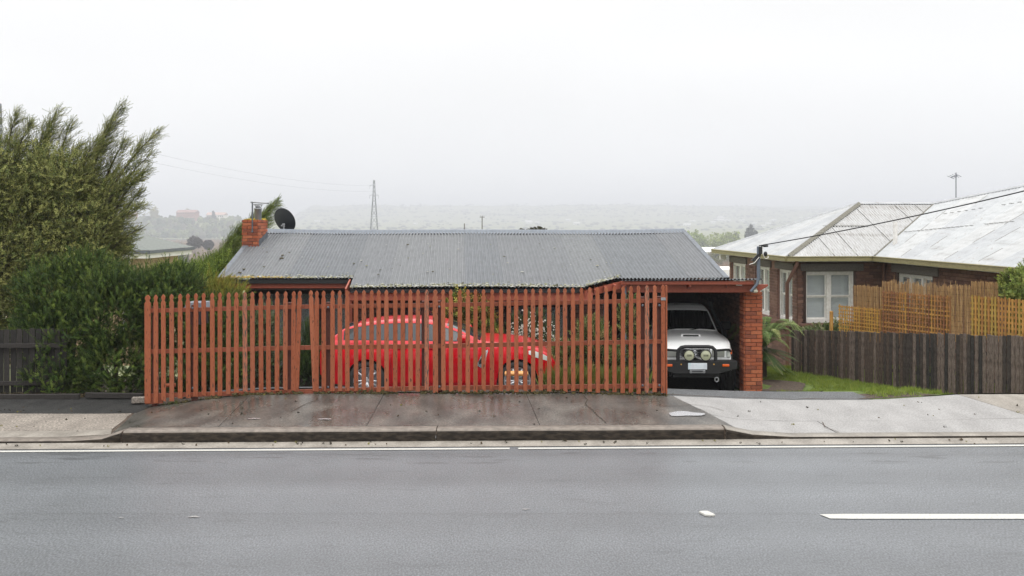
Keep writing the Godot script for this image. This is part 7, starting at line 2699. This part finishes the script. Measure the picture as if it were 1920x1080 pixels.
	fence_plant("low_plants", "tangled low plants behind the right pickets in front of the dark windows", "plants", [[1060, 690, 36, 40], [1110, 680, 36, 50], [1150, 700, 30, 40], [1110, 640, 26, 30], [1180, 610, 14, 40]], 18.4, 1700, [Color(0.10, 0.14, 0.045), Color(0.18, 0.19, 0.07), Color(0.22, 0.17, 0.08), Color(0.07, 0.10, 0.04)], [shoot_mesh(0.24, 20, 0.07, 0.018, 0.8, Color(1.3, 1.2, 0.9), brown, 18)], 53)
	fence_plant("grey_shrub", "grey-green wiry shrub behind the left pickets, beside the porch windows", "shrub", [[470, 650, 36, 50], [510, 680, 36, 45], [440, 690, 36, 40], [500, 620, 20, 36]], 19.0, 1500, [Color(0.13, 0.16, 0.08), Color(0.17, 0.19, 0.11), Color(0.09, 0.12, 0.05)], [shoot_mesh(0.26, 26, 0.05, 0.012, 0.8, Color(1.2, 1.2, 1.0), brown, 19)], 54)
	fence_plant("small_conifer", "small dark conifer beside the rear of the red car", "shrub", [[578, 665, 16, 40], [572, 690, 20, 26]], 19.2, 420, [Color(0.05, 0.085, 0.03), Color(0.07, 0.11, 0.035)], needle, 55)
	# pot-high grasses in front of the red car
	var gx := []
	var gc := []
	for i in 900:
		var x := rng.randf_range(0.6, 2.2)
		var d := rng.randf_range(16.15, 17.6)
		gx.append(Transform3D(Basis(Vector3.UP, rng.randf() * TAU).scaled(Vector3.ONE * rng.randf_range(0.6, 1.6)), W(x, land_y(x, d), d)))
		gc.append([Color(0.12, 0.17, 0.04), Color(0.26, 0.22, 0.08), Color(0.16, 0.18, 0.06)][i % 3])
	tag(scatter("long_grass", blade_mesh(0.24, 10, 0.08, 8), lm, gx, gc, self), "long yellowing grass behind the right pickets", "grass", "", "stuff")
	# --- right side
	tree_fern()
	var rs := thing("yellow_green_shrub", "yellow-green leafy shrub at the right edge beside the reed screen", "shrub", W(10.2, -0.6, 20.4))
	off = -rs.position
	lumps = []
	for q in [[1908, 534, 26, 24, 19.9], [1945, 528, 36, 36, 20.0], [1892, 552, 16, 14, 19.8], [1935, 580, 30, 34, 19.9], [1918, 615, 18, 22, 19.6]]:
		lumps.append([W((q[0] - 960.0) / 1867.0 * q[4], 2.94 - (q[1] - 415.0) / 1867.0 * q[4], q[4]) + off, Vector3(q[2] / 93.0, q[3] / 93.0, 0.4)])
	bush_crown(rs, "crown", [shoot_mesh(0.16, 22, 0.05, 0.026, 1.0, Color(1.5, 1.45, 0.9), brown, 20)], lm, lumps, 1500, 0.4, Vector3.ZERO, [Color(0.20, 0.25, 0.06), Color(0.27, 0.30, 0.08), Color(0.14, 0.18, 0.05)], 61, 0.35)
	stems(rs, Vector3(0, 0, 0), [lumps[0][0], lumps[1][0], lumps[3][0]], 0.04)
	var hd := fence_plant("low_hedge", "low leafy plants showing above the dark fence below the large window", "plants", [[1545, 624, 24, 8], [1578, 617, 12, 12], [1505, 628, 20, 6]], 24.6, 260, [Color(0.10, 0.14, 0.05), Color(0.15, 0.18, 0.07), Color(0.22, 0.22, 0.12)], [shoot_mesh(0.16, 16, 0.06, 0.03, 1.0, Color(1.3, 1.3, 1.0), brown, 23)], 62)
	# edge weeds along the foot of the fence
	var wx := []
	var wc := []
	for i in 260:
		var x := rng.randf_range(-5.6, 2.6)
		if bump_noise.get_noise_1d(x * 3.0) < 0.05 and rng.randf() < 0.8: continue
		wx.append(Transform3D(Basis(Vector3.UP, rng.randf() * TAU).scaled(Vector3.ONE * rng.randf_range(0.15, 0.6)), W(x, foot_y(x, 15.9), 15.86 + rng.randf() * 0.1)))
		wc.append(Color(0.12, 0.15, 0.04))
	tag(scatter("edge_weeds", blade_mesh(0.12, 8, 0.03, 6), lm, wx, wc, self), "small weeds along the foot of the picket fence", "weeds", "", "stuff")
	# low ground litter under the left bushes
	var ux := []
	var uc := []
	for i in 1500:
		var x := rng.randf_range(-9.8, -5.6)
		var d := rng.randf_range(16.45, 17.4)
		ux.append(Transform3D(Basis.from_euler(Vector3(rng.randf() * TAU, rng.randf() * TAU, 0)).scaled(Vector3.ONE * rng.randf_range(0.02, 0.045)), W(x, land_y(x, d) + 0.02, d)))
		uc.append([Color(0.05, 0.04, 0.025), Color(0.09, 0.07, 0.04), Color(0.035, 0.03, 0.02)][i % 3])
	tag(scatter("leaf_litter", clump_mesh(), lm, ux, uc, self), "dark leaf litter under the bushes on the left", "leaf litter", "", "stuff")

func clump_scaled() -> ArrayMesh:
	return clump_mesh()

func fence_plant(called: String, label: String, cat: String, spots: Array, d: float, n: int, cols: Array, meshes: Array, sd: int) -> Node3D:
	var q0: Array = spots[0]
	var x0: float = (q0[0] - 960.0) / 1867.0 * d
	var t := thing(called, label, cat, W(x0, land_y(x0, d), d))
	var off := -t.position
	var lumps := []
	for q in spots:
		lumps.append([W((q[0] - 960.0) / 1867.0 * d, 2.94 - (q[1] - 415.0) / 1867.0 * d, d) + off, Vector3(q[2], q[3], minf(q[2], 30.0)) * d / 1867.0])
	bush_crown(t, "crown", meshes, leaf_mat(), lumps, n, 0.7, Vector3(0.05, 0, 0), cols, sd, 0.3)
	var tips := []
	for l in lumps: tips.append(l[0])
	stems(t, Vector3.ZERO, tips, 0.03)
	return t

func tree_fern():
	var p := W(5.74, -0.75, 22.9)
	var f := thing("tree_fern", "green fern with long arching fronds beside the brick pier", "fern", p)
	var tr := ns(true)
	tube(tr, [Vector3.ZERO, Vector3(0.0, 0.4, 0), Vector3(0.02, 0.75, 0)], [0.13, 0.11, 0.09], 10)
	obj("trunk", tr, M.bark, f)
	var lm := leaf_mat(Color.WHITE, Color(0.25, 0.3, 0.1))
	var r := RandomNumberGenerator.new()
	r.seed = 14
	for i in 60:
		var a := TAU * i * 0.382 + r.randf_range(-0.2, 0.2)
		var out := Vector3(cos(a), 0, sin(a))
		var L := r.randf_range(0.65, 1.1)
		var rise := r.randf_range(0.35, 1.35)
		var pale := r.randf() < 0.14
		var col := Color(0.10, 0.16, 0.045).lerp(Color(0.16, 0.22, 0.07), r.randf())
		if pale: col = Color(0.24, 0.27, 0.10)
		if i % 3 == 2:
			rise = r.randf_range(-0.45, 0.1)
			col = Color(0.05, 0.085, 0.03)
		var st := ns()
		var P := func(t: float) -> Vector3: return Vector3(0, 0.75, 0) + out * L * t + Vector3.UP * (rise * sin(t * 1.9) * 0.75 - 0.42 * t * t * (0.6 + 0.4 * absf(rise)))
		var side := out.cross(Vector3.UP)
		var n := 30
		for j in n:
			var t := (j + 1.0) / (n + 1.0)
			var c: Vector3 = P.call(t)
			var fw: Vector3 = (P.call(t + 0.03) - c).normalized()
			var ln := 0.20 * sin(PI * clampf(t * 0.86 + 0.12, 0, 1)) * (L / 1.1)
			st.set_color(col * r.randf_range(0.8, 1.2))
			for s in [-1.0, 1.0]:
				var e: Vector3 = c + side * s * ln + fw * ln * 0.35 - Vector3.UP * ln * 0.22
				tri(st, c - fw * 0.011, e, c + fw * 0.011)
				var mid: Vector3 = c.lerp(e, 0.5)
				tri(st, mid - fw * 0.013, e, mid + fw * 0.013)
		st.set_color(Color(0.16, 0.13, 0.06))
		for j in 8:
			var c0: Vector3 = P.call(j / 8.0)
			var c1: Vector3 = P.call((j + 1) / 8.0)
			quad(st, c0 - side * 0.008, c1 - side * 0.006, c1 + side * 0.006, c0 + side * 0.008)
		obj("frond", st, lm, f)
